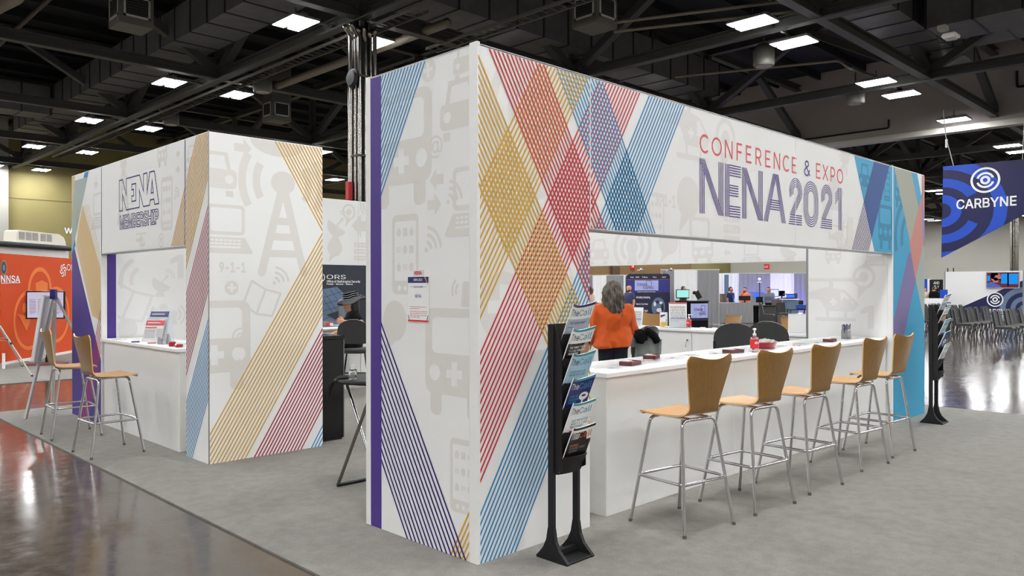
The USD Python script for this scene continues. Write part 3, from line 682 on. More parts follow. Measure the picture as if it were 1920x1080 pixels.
g = UU([L_(u, GL[c]) for c, u in zip('CONFERENCE', (2.335, 2.508, 2.708, 2.895, 3.05, 3.215, 3.388, 3.545, 3.722, 3.898))] + [L_(u, GL[c]) for c, u in zip('EXPO', (4.405, 4.555, 4.737, 4.89))])
part(t, 'conference_expo_lettering', decal(g.difference(gap), fr, 0.0012), 'text_coral', label='coral letters reading conference expo')
part(t, 'ampersand', decal(L_(4.145, GL['&']), fr, 0.0012), 'text_indigo')
def multi(p0s, p1s, n=5, w=0.0085): return [line([(p0s[0] + (p0s[2] - p0s[0]) * k / (n - 1), p0s[1]), (p1s[0] + (p1s[2] - p1s[0]) * k / (n - 1), p1s[1])], w) for k in range(n)]
zb, zt = 2.157, 2.585
def stem(a, b): return multi((a, zb, b), (a, zt, b))
def bars(a, b, z0, z1): return [sbox(a, z - 0.0045, b, z + 0.0045) for z in np.linspace(z0, z1, 5)]
g = []
for a, b, c_, d in ((2.33, 2.395, 2.612, 2.68), (2.99, 3.055, 3.268, 3.336)): dg = Polygon([(a - 0.006, zt), (b + 0.006, zt), (d + 0.006, zb), (c_ - 0.006, zb)]); g += [q.difference(dg) for q in stem(a, b) + stem(c_, d)] + multi((a, zt, b), (c_, zb, d))
g += stem(2.712, 2.776) + bars(2.776, 2.965, 2.497, 2.58) + bars(2.776, 2.925, 2.333, 2.416) + bars(2.776, 2.955, 2.162, 2.245)
lg = Polygon([(3.565, zt), (3.63, zt), (3.776, zb), (3.694, zb)]); g += [q.difference(lg) for q in multi((3.535, zt, 3.59), (3.36, zb, 3.43))] + multi((3.57, zt, 3.625), (3.70, zb, 3.77)) + bars(3.478, 3.658, 2.27, 2.35)
rad = np.linspace(0.052, 0.125, 5)
for u in (3.975, 4.645):
    for r in rad:
        g.append(arc(u, 2.46, r, 205, -20, 0.0085, n=20)); p = (u + r * math.cos(math.radians(-20)), 2.46 + r * math.sin(math.radians(-20)))
        q = u - 0.125 - (0.125 - r) * 0.2 + 0.0; g.append(line([p, (u - 0.115 + (r - 0.052) * 1.1, 2.25)], 0.0085))
    for k, z in enumerate(np.linspace(2.162, 2.245, 5)): g.append(sbox(u - 0.145 + 0.008 * k, z - 0.0045, u + 0.125, z + 0.0045))
for k, r in enumerate(np.linspace(0.07, 0.155, 5)):
    x = 4.295; h = 0.2145 - (0.155 - r); g.append(rrect(x - r, 2.371 - h, x + r, 2.371 + h, r * 0.98).exterior.buffer(0.0043))
g += stem(4.93, 5.0) + [line([(4.93, 2.58 - 0.024 * k), (4.845, 2.51 - 0.024 * k)], 0.0085) for k in range(5)]
part(t, 'show_name_lettering', decal(UU(g).difference(gap), fr, 0.0014), 'text_indigo', label='indigo striped letters and 2021 numerals')

# far tower on the front face
XF = 6.42
t = thing('exhibit_tower', 'far white exhibit tower with cyan, salmon and sage band prints', 'exhibit tower')
part(t, 'frame', bx(XF + 0.002, 0.004, 0, 7.507, 1.014, H - 0.006), 'white_frame')
part(t, 'front_panel', bx(XF + 0.006, -0.001, 0.005, 7.503, 0.01, H - 0.014), 'white_fabric')
part(t, 'side_panel', bx(XF - 0.001, 0.06, 0.005, XF + 0.01, 1.008, H - 0.014), 'white_fabric')
part(t, 'corner_post', bx(XF - 0.004, -0.003, 0, XF + 0.02, 0.05, H, 0.002), 'white_frame')
part(t, 'corner_post', bx(XF - 0.003, 0.99, 0, XF + 0.02, 1.017, H, 0.002), 'grey_profile')
R = (XF + 0.01, 0.006, 7.502, H - 0.016); fr = FRONT(-0.001)
white = UU([Polygon([(7.23, 2.976), (7.41, 2.976), (7.41, 2.76), (7.385, 2.70)])]).intersection(sbox(*R))
part(t, 'cyan_print', decal(sbox(*R).difference(white), fr, 0.0008), 'ink_cyan')
part(t, 'icon_print', decal(icons([('wavesl', 6.72, 2.2, 0.5), ('amb', 6.66, 2.7, 0.4), ('phone', 6.62, 1.0, 0.5)], R), fr, 0.001), 'icon_blue')
part(t, 'sage_band', decal(UU([band(6.46, 7.03, -1, R, 2.976).intersection(sbox(0, 1.6, 9, 3)), Polygon([(7.52, 2.2), (7.17, 1.68), (7.52, 1.12)]).intersection(sbox(*R))]), fr, 0.0012), 'ink_sage')
part(t, 'lilac_band', decal(UU([band(7.55, 7.99, 1, R, 2.976).intersection(sbox(0, 0, 7.19, 1.98)), Polygon([(7.385, 2.70), (7.43, 2.62), (7.52, 2.42), (7.52, 2.05), (7.45, 2.1)]).intersection(sbox(*R))]), fr, 0.0014), 'ink_lilac')
part(t, 'salmon_band', decal(UU([Polygon([(7.385, 2.70), (6.975, 2.09), (7.17, 1.67), (7.445, 2.09)]), Polygon([(7.41, 2.976), (7.52, 2.976), (7.52, 2.42), (7.43, 2.62)])]).intersection(sbox(*R)), fr, 0.0016), 'ink_salmon')
sal = Polygon([(7.385, 2.70), (6.975, 2.09), (7.17, 1.67), (7.445, 2.09)])
part(t, 'tan_lines', decal(stripes(6.47, 7.02, -1, 14, 0.006, (R[0], 2.0, 7.3, R[3]), 2.976).difference(sal), fr, 0.0018), 'ink_yellow')
part(t, 'violet_lines', decal(stripes(7.56, 7.98, 1, 14, 0.007, (R[0], 0.006, 7.19, 1.99), 2.976).difference(sal), fr, 0.0018), 'ink_violet')
part(t, 'salmon_lines', decal(stripes(7.56, 7.98, 1, 12, 0.003, R, 2.976).intersection(sal), fr, 0.0020), 'ink_red')
R = (-1.0, 0.01, -0.065, H - 0.02)
part(t, 'icon_print', decal(icons(IC['far_inner'], R), SIDE(XF - 0.001), 0.0008), 'icon_faint')

# right side and back of the island
t = thing('exhibit_header', 'white icon printed header on the far right side of the island', 'exhibit header')
part(t, 'frame', bx(7.41, 1.014, 1.937, 7.507, 6.4, H - 0.006), 'white_frame')
for a, b in ((1.02, 3.474), (3.482, 6.39)): part(t, 'inner_panel', bx(7.405, a, 1.945, 7.42, b, H - 0.02), 'white_fabric')
part(t, 'icon_print', decal(icons(IC['right_header'], (-6.38, 1.95, -1.03, H - 0.03)).difference(sbox(-3.485, 0, -3.471, 3)), SIDE(7.405), 0.0008), 'icon_faint')
t = thing('exhibit_tower', 'white exhibit tower at the hidden rear corner of the island', 'exhibit tower')
part(t, 'frame', bx(6.42, 6.4, 0, 7.507, 7.507, H), 'white_frame'); part(t, 'front_panel', bx(6.425, 6.397, 0.005, 7.5, 6.41, H - 0.01), 'white_fabric')
t = thing('exhibit_header', 'white icon printed header at the back above the dark banner', 'exhibit header')
part(t, 'frame', bx(1.149, 7.41, 1.937, 6.42, 7.507, H - 0.006), 'white_frame')
for a, b in ((1.155, 4.136), (4.144, 6.415)): part(t, 'inner_panel', bx(a, 7.405, 1.945, b, 7.42, H - 0.02), 'white_fabric')
part(t, 'icon_print', decal(icons(IC['back'], (1.16, 1.95, 6.41, H - 0.03)), FRONT(7.405), 0.0008), 'icon_grey')

# membership kiosk: near tower, header, far tower
YT = 3.537
t = thing('exhibit_tower', 'white membership kiosk tower printed with a radio mast and yellow lines', 'exhibit tower')
part(t, 'frame', bx(0.0, YT + 0.004, 0, 1.149, 4.03, H - 0.006), 'white_frame')
part(t, 'front_panel', bx(0.004, YT - 0.001, 0.004, 1.146, YT + 0.01, H - 0.012), 'white_fabric')
part(t, 'side_panel', bx(-0.0015, YT + 0.006, 0.004, 0.01, 4.026, H - 0.012), 'white_fabric')
part(t, 'edge_trim', [bx(-0.003, YT - 0.003, 0, 0.004, YT + 0.005, H)], 'grey_profile')
R = (0.006, 0.006, 1.145, H - 0.014); fr = FRONT(YT - 0.001)
part(t, 'icon_print', decal(icons(IC['tower_front'], R), fr, 0.0008), 'icon_grey')
stripe_print(t, 'yellow_lines', fr, 'ink_yellow', R, [(0.632, 1.105, -1), (1.676, 2.165, 1)], off=0.0012)
stripe_print(t, 'crimson_lines', fr, 'ink_crimson', R, [(2.257, 2.735, 1)], off=0.0012)
stripe_print(t, 'blue_lines', fr, 'ink_blue', R, [(2.85, 3.33, 1)], off=0.0012)
R = (-4.024, 0.006, -YT - 0.008, H - 0.014); fr = SIDE(-0.0015)
part(t, 'icon_print', decal(icons([('car', -3.89, 2.75, 0.29)], R), fr, 0.0008), 'icon_grey')
stripe_print(t, 'yellow_lines', fr, 'ink_yellow', R, [(-3.77, -3.30, 1)], off=0.0012, slope=1.68, w=0.019)
stripe_print(t, 'crimson_lines', fr, 'ink_crimson', R, [(-4.94, -4.49, 1)], off=0.0012, slope=1.65, zref=0)
stripe_print(t, 'blue_lines', fr, 'ink_blue', R, [(-4.33, -3.91, 1)], off=0.0012, slope=1.65, zref=0)
t = thing('exhibit_header', 'white membership sign header with outlined purple lettering over the kiosk', 'exhibit header')
part(t, 'frame', bx(0.002, 4.032, 1.968, 0.1, 6.398, H - 0.006), 'white_frame'); part(t, 'front_panel', bx(-0.0015, 4.036, 1.974, 0.01, 6.394, H - 0.012), 'white_fabric')
part(t, 'bottom_rail', bx(-0.003, 4.03, 1.96, 0.103, 6.4, 1.969), 'grey_profile')
R = (-6.39, 1.978, -4.04, H - 0.014)
part(t, 'icon_print', decal(icons(IC['kiosk_header'], R), fr, 0.0008), 'icon_grey')
stripe_print(t, 'yellow_lines', fr, 'ink_yellow', R, [(-3.77, -3.30, 1)], off=0.0012, slope=1.68, w=0.019)
part(t, 'purple_lines', decal(UU([sbox(-4.052, 1.975, -4.04, H - 0.015), sbox(-6.39, 1.975, -6.378, H - 0.015)]), fr, 0.0014), 'ink_violet')
def outline(g, w): return g.buffer(w / 2, join_style='mitre').difference(g.buffer(-w / 2, join_style='mitre'))
nn_ = [UU([LineString([(0.13, 0), (0.13, 1)]).buffer(0.13, cap_style='flat'), LineString([(0.69, 0), (0.69, 1)]).buffer(0.13, cap_style='flat'), Polygon([(0, 1), (0.27, 1), (0.82, 0), (0.55, 0)])])]
ee_ = sbox(0, 0, 0.66, 1).difference(UU([sbox(0.25, 0.23, 0.56, 0.40), sbox(0.25, 0.60, 0.56, 0.77), sbox(0.4, 0.4, 0.56, 0.6)])); aa_ = Polygon([(0, 0), (0.3, 1), (0.62, 1), (0.92, 0), (0.64, 0), (0.6, 0.16), (0.34, 0.16), (0.29, 0)]).difference(Polygon([(0.39, 0.36), (0.55, 0.36), (0.47, 0.74)]))
w_ = UU([nn_[0], AF.translate(ee_, 0.72, 0), AF.translate(nn_[0], 1.28, 0), AF.translate(aa_, 1.98, 0)]); a = AF.translate(AF.scale(w_, 1.12 / 2.9, 0.335, origin=(0, 0)), -5.80, 2.415); b = txt('MEMBERSHIP', 0.14, True, 1.1, (-5.785, 2.22)).simplify(0.003)
part(t, 'outlined_lettering', decal(UU([outline(a, 0.013), outline(b, 0.009)]), fr, 0.0014), 'ink_violet', label='purple outlined membership letters')
t = thing('exhibit_tower', 'white membership kiosk end tower with purple and tan bands beside the stools', 'exhibit tower')
part(t, 'frame', bx(0.0, 6.402, 0, 1.149, 7.507, H - 0.006), 'white_frame')
part(t, 'side_panel', bx(-0.0015, 6.41, 0.004, 0.01, 7.5, H - 0.012), 'white_fabric'); part(t, 'inner_panel', bx(0.055, 6.3995, 0.004, 1.14, 6.41, H - 0.012), 'white_fabric')
R = (-7.495, 0.006, -6.415, H - 0.014); fr = SIDE(-0.0015); RB = sbox(*R)
part(t, 'icon_print', decal(icons(IC['kiosk_far'], R), fr, 0.0008), 'icon_grey')
pur = Polygon([(-7.5, 2.2), (-7.41, 2.09), (-6.39, 0.71), (-6.39, 0.0), (-7.5, 0.0)]).intersection(RB)
red = band(-7.17, -6.885, 1, R, 0.0, 1.75); tan = band(-7.79, -7.36, -1, R, 2.976, 1.35).intersection(sbox(-8, 1.2, 0, 3)); blu = band(-7.40, -6.83, 1, R, 2.976, 1.45).intersection(sbox(-8, 1.9, 0, 3))
part(t, 'purple_print', decal(pur, fr, 0.0008), 'ink_purple')
part(t, 'blue_band', decal(UU([band(-6.98, -6.83, 1, R, 2.976, 1.45).intersection(sbox(-8, 2.55, 0, 3)), Polygon([(-7.5, 2.6), (-7.43, 2.35), (-7.35, 2.1), (-7.5, 2.0)]).intersection(RB)]), fr, 0.001), 'ink_blue')
part(t, 'sage_band', decal(blu.intersection(sbox(-8, 2.05, -6.9, 2.9)), fr, 0.0012), 'ink_sage')
part(t, 'tan_band', decal(UU([Polygon([(-7.33, 2.1), (-7.07, 2.57), (-6.42, 1.80), (-6.42, 1.2), (-6.72, 1.25)]), Polygon([(-7.5, 2.976), (-7.36, 2.976), (-7.5, 2.4)])]).intersection(RB), fr, 0.0014), 'ink_tan')
stripe_print(t, 'yellow_lines', fr, 'ink_yellow', (-7.33, 1.2, -6.42, 2.57), [(-7.79, -7.15, -1)], off=0.0018, slope=1.38, w=0.007)
part(t, 'magenta_band', decal(red.intersection(pur), fr, 0.0012), 'ink_magenta')
g = [x.difference(pur) for x in polys(stripes(-7.17, -6.4, 1, 16, 0.016, (R[0], 0.7, R[2], 1.56), 0.0, 1.75))]
part(t, 'red_lines', decal(UU(g), fr, 0.002), 'ink_red')
part(t, 'purple_strip', decal(sbox(0.06, 0.006, 0.157, H - 0.02), FRONT(6.3995), 0.001), 'ink_purple')
part(t, 'icon_print', decal(icons(IC['kiosk_inner'], (0.17, 0.9, 1.13, 2.9)), FRONT(6.3995), 0.0008), 'icon_faint')

# poster taped to the near tower
t = thing('wall_poster', 'small click and win poster taped to the side of the near tower', 'poster', (-0.003, 0, 0))
fr = Fr((0, 0, 0), (0, -1, 0), (0, 0, 1)); z0, z1, ua, ub = 1.372, 1.648, -0.634, -0.431
part(t, 'sheet', bx(-0.004, 0.429, z0 - 0.004, -0.0005, 0.636, z1 + 0.006), 'paper_white'); f2 = Fr((-0.004, 0, 0), (0, -1, 0), (0, 0, 1))
part(t, 'blue_heading', decal(sbox(ua, z1 - 0.037, ub, z1), f2, 0.0006), 'mag_navy'); part(t, 'red_footer', decal(sbox(ua, z0, ub, z0 + 0.011), f2, 0.0006), 'label_red')
um = (ua + ub) / 2
part(t, 'heading_text', decal(txt('NENA 2021', 0.014, True, 0.085, (um, z1 - 0.025), True), f2, 0.0012), 'text_white')
part(t, 'poster_text', decal(UU([txt('CLICK & WIN', 0.011, True, 0.092, (um, z1 - 0.067), True), txt('NENA', 0.02, False, 0.062, (um, z1 - 0.128), True), sbox(ua + 0.02, z1 - 0.062, ua + 0.05, z1 - 0.0605), sbox(ub - 0.05, z1 - 0.062, ub - 0.02, z1 - 0.0605)]), f2, 0.0008), 'text_indigo')
part(t, 'small_print', decal(UU([lines_of_text(ua + 0.02, z0 + 0.09, 0.16, 2, 0.011, 3, 0.25), lines_of_text(ua + 0.02, z0 + 0.062, 0.17, 4, 0.0115, 4, 0.25)]), f2, 0.0008), 'card_red')
part(t, 'corner_mark', decal(UU([Polygon([(ub - 0.04, z1), (ub - 0.026, z1), (ub - 0.002, z1 - 0.06)])]), f2, 0.0013), 'ink_yellow')
part(t, 'corner_mark', decal(UU([Polygon([(ua, z0 + 0.04), (ua + 0.005, z0 + 0.04), (ua + 0.018, z0 + 0.012), (ua + 0.012, z0 + 0.012)]), Polygon([(ub, z0 + 0.04), (ub - 0.005, z0 + 0.04), (ub - 0.018, z0 + 0.012), (ub - 0.012, z0 + 0.012)])]), f2, 0.0013), 'mag_navy')
part(t, 'top_tab', bx(-0.0045, 0.485, z1 + 0.004, -0.001, 0.582, z1 + 0.042), 'icon_faint'); part(t, 'tab_print', decal(outline(txt('NENA', 0.02, True, 0.075, (um, z1 + 0.014), True), 0.003), Fr((-0.0045, 0, 0), (0, -1, 0), (0, 0, 1)), 0.0006), 'card_red')

# ------------------------------------------------------------------ counters and cabinets
def counter_unit(x0, x1, label, end=False):
    t = thing('counter_unit', label, 'counter', (x0, 0.06, 0), group='white units under the long counter')
    w = x1 - x0
    part(t, 'body', bx(0.004, 0.018, 0.02, w - 0.004, 0.53, 0.965), 'white_laminate')
    part(t, 'front_panel', bx(0.003, 0, 0.012, w - 0.003, 0.018, 0.962, 0.002), 'white_laminate')
    part(t, 'side_panel', bx(-0.0, 0.002, 0.01, 0.004, 0.535, 0.964), 'white_frame')
    part(t, 'plinth', bx(0.03, 0.06, 0, w - 0.03, 0.5, 0.02), 'black_matt')
counter_unit(1.245, 2.96, 'white counter unit at the near end behind the first stool', True)
counter_unit(2.96, 4.67, 'white counter unit in the middle behind the third stool')
counter_unit(4.67, 6.38, 'white counter unit at the far end beside the cyan tower')
single('counter_worktop', bx(1.215, 0.03, 0.965, 6.385, 0.63, 0.998, 0.003), 'worktop_white', 'long white worktop of the counter lined by five stools', 'worktop')
t = thing('counter_unit', 'white membership kiosk counter unit behind the two left stools', 'counter', (0.02, 4.25, 0))
part(t, 'body', bx(0.02, 0.004, 0.02, 0.5, 2.13, 0.965), 'white_laminate'); part(t, 'front_panel', bx(0, 0.003, 0.012, 0.02, 2.13, 0.962, 0.002), 'white_laminate')
part(t, 'end_panel', bx(0.004, -0.002, 0.012, 0.5, 0.006, 0.962, 0.002), 'white_frame'); part(t, 'plinth', bx(0.05, 0.04, 0, 0.46, 2.1, 0.02), 'black_matt')
g = lathe([(0.03, 0), (0.032, 0.004), (0.026, 0.006)], 20); g.apply_transform(trimesh.transformations.rotation_matrix(PI / 2, [1, 0, 0])); g.apply_translation((0.12, -0.002, 0.13))
part(t, 'cable_grommet', g, 'white_frame')
single('counter_worktop', bx(-0.01, 4.22, 0.965, 0.55, 6.385, 0.998, 0.003), 'worktop_white', 'white worktop of the membership kiosk counter', 'worktop')
for i, (y0, y1, lb) in enumerate(((1.1, 2.35, 'white locking cabinet unit behind the black stools'), (2.35, 3.6, 'white locking cabinet unit in the middle of the rear row'), (3.6, 4.85, 'white locking cabinet unit beside the woman in orange'), (4.85, 6.35, 'white locking cabinet unit at the far end of the rear row'))):
    t = thing('cabinet_unit', lb, 'cabinet', (6.95, y0, 0)); w = y1 - y0
    part(t, 'body', bx(0.018, 0.004, 0.0, 0.44, w - 0.004, 0.925), 'white_laminate')
    for k in range(2):
        d = part(t, 'door', bx(0, 0.025 + k * (w - 0.02) / 2, 0.05, 0.018, 0.005 + (k + 1) * (w - 0.02) / 2, 0.9, 0.002), 'white_laminate')
        g = lathe([(0.014, 0), (0.014, 0.012), (0.006, 0.014)], 12); g.apply_transform(trimesh.transformations.rotation_matrix(-PI / 2, [0, 1, 0])); g.apply_translation((0, 0.09 + k * (w - 0.02) / 2, 0.8))
        part(d, 'lock', [g, tube([(-0.014, 0.09 + k * (w - 0.02) / 2, 0.8), (-0.03, 0.095 + k * (w - 0.02) / 2, 0.77), (-0.02, 0.11 + k * (w - 0.02) / 2, 0.7)], 0.004, 5)], 'chrome_dark')
single('counter_worktop', bx(6.92, 1.06, 0.928, 7.48, 6.38, 0.96, 0.003), 'worktop_white', 'white worktop over the locking cabinets at the rear right', 'worktop')
t = thing('cabinet_unit', 'white panelled cabinet behind the woman in the black hat', 'cabinet', (1.3, 7.02, 0))
part(t, 'body', bx(0, 0.02, 0, 4.4, 0.38, 0.93), 'white_laminate')
for k in range(10): part(t, 'door', bx(0.01 + k * 0.438, 0, 0.04, 0.43 + k * 0.438, 0.02, 0.91, 0.002), 'white_laminate')
single('counter_worktop', bx(1.27, 6.98, 0.932, 5.75, 7.4, 0.962, 0.003), 'worktop_white', 'white worktop behind the woman in the black hat', 'worktop')
t = thing('podium', 'narrow glossy black counter standing beside the kiosk tower', 'podium', (1.16, 3.7, 0))
part(t, 'body', bx(0, 0, 0.03, 0.33, 0.62, 1.05, 0.004), 'black_gloss'); part(t, 'top', bx(-0.005, -0.015, 1.05, 0.345, 0.66, 1.085, 0.004), 'black_gloss')
part(t, 'edge_profile', bx(0.33, -0.004, 0.03, 0.337, 0.03, 1.05), 'grey_profile'); part(t, 'foot_rail', bx(0.01, 0.01, 0, 0.32, 0.6, 0.03), 'black_matt')

# ------------------------------------------------------------------ bar stools
def sheet(rows, th):
    """a bent plywood sheet: rows of (left..right) points, th thick along the vertex normals; returns body and its rim"""
    P = np.asarray(rows, float); n, m, _ = P.shape
    du = np.gradient(P, axis=1); dv = np.gradient(P, axis=0); N = np.cross(du, dv); N /= np.linalg.norm(N, axis=2, keepdims=True)
    A, B = P + N * th / 2, P - N * th / 2; V = np.vstack([A.reshape(-1, 3), B.reshape(-1, 3)]); o = n * m; Fc = []; E_ = []
    for i in range(n - 1):
        for j in range(m - 1):
            a, b, c, d = i * m + j, i * m + j + 1, (i + 1) * m + j + 1, (i + 1) * m + j
            Fc += [(a, b, c), (a, c, d), (o + a, o + c, o + b), (o + a, o + d, o + c)]
    ring = [j for j in range(m)] + [i * m + m - 1 for i in range(1, n)] + [(n - 1) * m + j for j in range(m - 2, -1, -1)] + [i * m for i in range(n - 2, 0, -1)]
    for a, b in zip(ring, ring[1:] + ring[:1]): E_ += [(a, o + a, o + b), (a, o + b, b)]
    return trimesh.Trimesh(V, Fc, process=False), trimesh.Trimesh(V, E_, process=False)

def stool_profile(s):
    """centre line of the shell (y, z) and half width at s in 0..1, front edge to the top of the back"""
    if s < 0.09: q = s / 0.09; return 0.215 - 0.03 * q, 0.720 + 0.022 * math.sin(q * PI / 2), 0.150 + 0.052 * math.sin(q * PI / 2)
    if s < 0.42: q = (s - 0.09) / 0.33; return 0.185 - 0.30 * q, 0.742 - 0.012 * math.sin(q * PI), 0.202 - 0.012 * q
    if s < 0.58:
        q = (s - 0.42) / 0.16; a = q * 1.38; return -0.115 - 0.075 * math.sin(a), 0.742 + 0.075 * (1 - math.cos(a)), 0.19 - 0.05 * (1 - math.cos(q * PI)) / 2
    q = (s - 0.58) / 0.42; return -0.1887 - 0.085 * q, 0.803 + 0.325 * q, 0.140 + 0.088 * q - (0.035 * max(0, (q - 0.86) / 0.14) ** 2.5)
def stool_rows(s0, s1, n):
    out = []
    for s in np.linspace(s0, s1, n):
        y, z, hw = stool_profile(s); row = []
        for v in np.linspace(-1, 1, 15):
            q = max(0, (s - 0.5) / 0.5); dy = 0.035 * v * v * q - 0.004 * (1 - q) * v * v; dz = 0
            if s > 0.58: dz = 0.034 * (v * v - 0.5 - 0.25 * v ** 8) * ((s - 0.58) / 0.42) ** 3
            if s < 0.5: dz = 0.008 * v * v * math.sin(s / 0.5 * PI)
            row.append((v * hw, y + dy, z + dz))
        out.append(row)
    return out
def bar_stool(loc, rz, label):
    t = thing('bar_stool', label, 'bar stool', loc, rz)
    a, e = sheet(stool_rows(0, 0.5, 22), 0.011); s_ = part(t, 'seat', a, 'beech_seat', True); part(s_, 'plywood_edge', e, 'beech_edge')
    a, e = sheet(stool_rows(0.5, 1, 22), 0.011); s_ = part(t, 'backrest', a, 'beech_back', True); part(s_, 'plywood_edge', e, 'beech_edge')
    top = lambda x, y: np.array((x * 0.16, y * 0.135 - 0.005, 0.708)); foot = lambda x, y: np.array((x * 0.245, y * 0.235, 0.0))
    for y in (1, -1):
        for x in (1, -1):
            a, b = top(x, y), foot(x, y); d = (a - b) / np.linalg.norm(a - b)
            part(t, 'leg', tube(round_path([b + d * 0.012, a, a + [-x * 0.08, 0, 0.004]], 0.045, 6), 0.0115, 10), 'chrome', True)
            part(t, 'foot_cap', tube([b, b + d * 0.02], 0.0128, 10), 'chrome_dark', 40)
    part(t, 'under_frame', [tube([top(-1, y) + [0.07, 0, 0.004], top(1, y) + [-0.07, 0, 0.004]], 0.0115, 10) for y in (1, -1)] + [tube([(x * 0.09, -0.14, 0.718), (x * 0.09, 0.13, 0.718)], 0.01, 8) for x in (1, -1)], 'chrome', True)
    q = 0.32 / 0.708; c = [((1 - q) * foot(x, y) + q * top(x, y)) * 1.05 for x, y in ((1, 1), (-1, 1), (-1, -1), (1, -1))]
    part(t, 'footrest', tube(round_path([(p[0], p[1], 0.32) for p in c], 0.045, 5, True), 0.0105, 10, True), 'chrome', True)
    return t
ST = bar_stool((1.492, -0.38, 0.012), -8.0, 'tan plywood bar stool nearest the camera at the long counter')
copy(ST, (2.248, -0.445, 0.012), -6.0, 'tan plywood bar stool second from the camera at the long counter')
copy(ST, (3.03, -0.47, 0.012), -5.5, 'tan plywood bar stool in the middle of the five at the long counter')
copy(ST, (4.06, -0.455, 0.012), -5.0, 'tan plywood bar stool fourth along the counter, beside the last stool')
copy(ST, (4.80, -0.44, 0.012), -4.0, 'tan plywood bar stool in front of the cyan tower')
copy(ST, (-0.453, 4.733, 0.012), -88.0, 'tan plywood bar stool in front of the membership counter')
copy(ST, (-0.44, 5.94, 0.012), -93.0, 'tan plywood bar stool beside the flip chart easel')
copy(ST, (7.82, 4.44, 0.012), 92.0, 'plywood stool back showing past the shoulder of the woman in orange')
copy(ST, (7.82, 3.02, 0.012), 62.0, 'plywood stool back showing above the rear counter by the grey draped table')
copy(ST, (7.82, 1.97, 0.012), 84.0, 'plywood stool back showing beside the blank white card holder')

# tall black upholstered stools inside the island
def drafting_chair(loc, rz, label, seat=0.72):
    t = thing('drafting_chair', label, 'chair', loc, rz)
    rows = []
    for z in 0.5 - 0.5 * np.cos(np.linspace(0, PI, 20)):
        hw = 0.225 * max(0.06, 1 - (abs(z * 2 - 0.85) / 1.155) ** 2.7) ** 0.5
        rows.append([(v * hw, -0.2 - 0.05 * z + 0.055 * (v * hw / 0.225) ** 2, seat + 0.1 + 0.345 * z) for v in np.linspace(-1, 1, 13)])
    a, e = sheet(rows, 0.05); part(t, 'backrest', [a, e], 'charcoal_cloth', 50)
    part(t, 'seat', trimesh.Trimesh(*(lambda m: (np.asarray(m.vertices) * [1, 0.95, 1] + [0, 0.02, seat], m.faces))(lathe([(0.19, -0.05), (0.225, -0.03), (0.23, 0.0), (0.2, 0.025), (0.05, 0.03)], 26))), 'charcoal_cloth', 50)
    for s in (-1, 1): part(t, 'side_bracket', [bx(s * 0.225 - 0.014, -0.2, seat + 0.13, s * 0.225 + 0.014, -0.165, seat + 0.24, 0.004), bar((s * 0.2, -0.1, seat - 0.02), (s * 0.225, -0.18, seat + 0.15), 0.02)], 'black_plastic')
    for sx in (-1, 1):
        for sy_ in (-1, 1): part(t, 'leg', tube([(sx * 0.15, sy_ * 0.14, seat - 0.04), (sx * 0.24, sy_ * 0.23, 0)], 0.012, 8), 'black_plastic', True)
    part(t, 'footrest', tube(round_path([(sx * 0.2, sy_ * 0.19, 0.3) for sx, sy_ in ((1, 1), (-1, 1), (-1, -1), (1, -1))], 0.03, 3, True), 0.01, 8, True), 'black_plastic', True)
    return t
DC = drafting_chair((3.76, 1.72, 0.012), 4.0, 'tall black chair with the grey tote bag hung on its back')
copy(DC, (5.2, 1.3, 0.012), -62.0, 'tall black chair behind the clear sanitizer bottle')
copy(DC, (5.86, 1.2, 0.012), -72.0, 'tall black chair behind the red oval bowl')
drafting_chair((3.43, 6.40, 0.012), -42.0, 'tall black chair under the woman in the black hat', 0.665)

# folding bar stool with a cloth, seen past the tower
t = thing('folding_table', 'black topped folding chrome table beyond the near tower', 'folding table', (0.54, 1.78, 0.012))
part(t, 'top', [lathe([(0.02, 0.84), (0.3, 0.845), (0.31, 0.86), (0.3, 0.875), (0.02, 0.88)], 32)], 'black_matt', 40)
fold = [np.array(p) for p in ((-0.33, 0.02, 0.878), (-0.34, 0.1, 0.87))]
rows = []
for i in range(7):
    a = math.radians(128 + i * 7); rows.append([((0.2 + 0.12 * q) * math.cos(a), (0.2 + 0.12 * q) * math.sin(a), 0.884 - 0.12 * max(0, q - 0.75) * (1.6 + math.sin(i * 1.9)) - 0.0) for q in np.linspace(0, 1.25, 9)])
a, e = sheet(rows, 0.003); part(t, 'cloth', [a, e], 'black_cloth', True)
for x in (-0.13, 0.13):
    part(t, 'leg', tube(round_path([(x - 0.14 * 0, -0.28, 0.02), (x, 0.2, 0.83), (x, 0.1, 0.84)], 0.05), 0.013, 10), 'chrome', True)
    part(t, 'leg', tube(round_path([(x * 1.15, 0.28, 0.02), (x * 1.15, -0.2, 0.83), (x * 1.15, -0.1, 0.84)], 0.05), 0.013, 10), 'chrome_dark', True)
for y in (-0.28, 0.28): part(t, 'foot_bar', tube([(-0.16, y, 0.013), (0.16, y, 0.013)], 0.013, 8), 'black_plastic', True)
part(t, 'brace', tube([(-0.15, -0.19, 0.17), (0.15, -0.19, 0.17)], 0.004, 6), 'chrome'); part(t, 'latch', tube([(-0.06, -0.2, 0.82), (0.06, -0.2, 0.82)], 0.016, 8), 'pipe_rust', True)

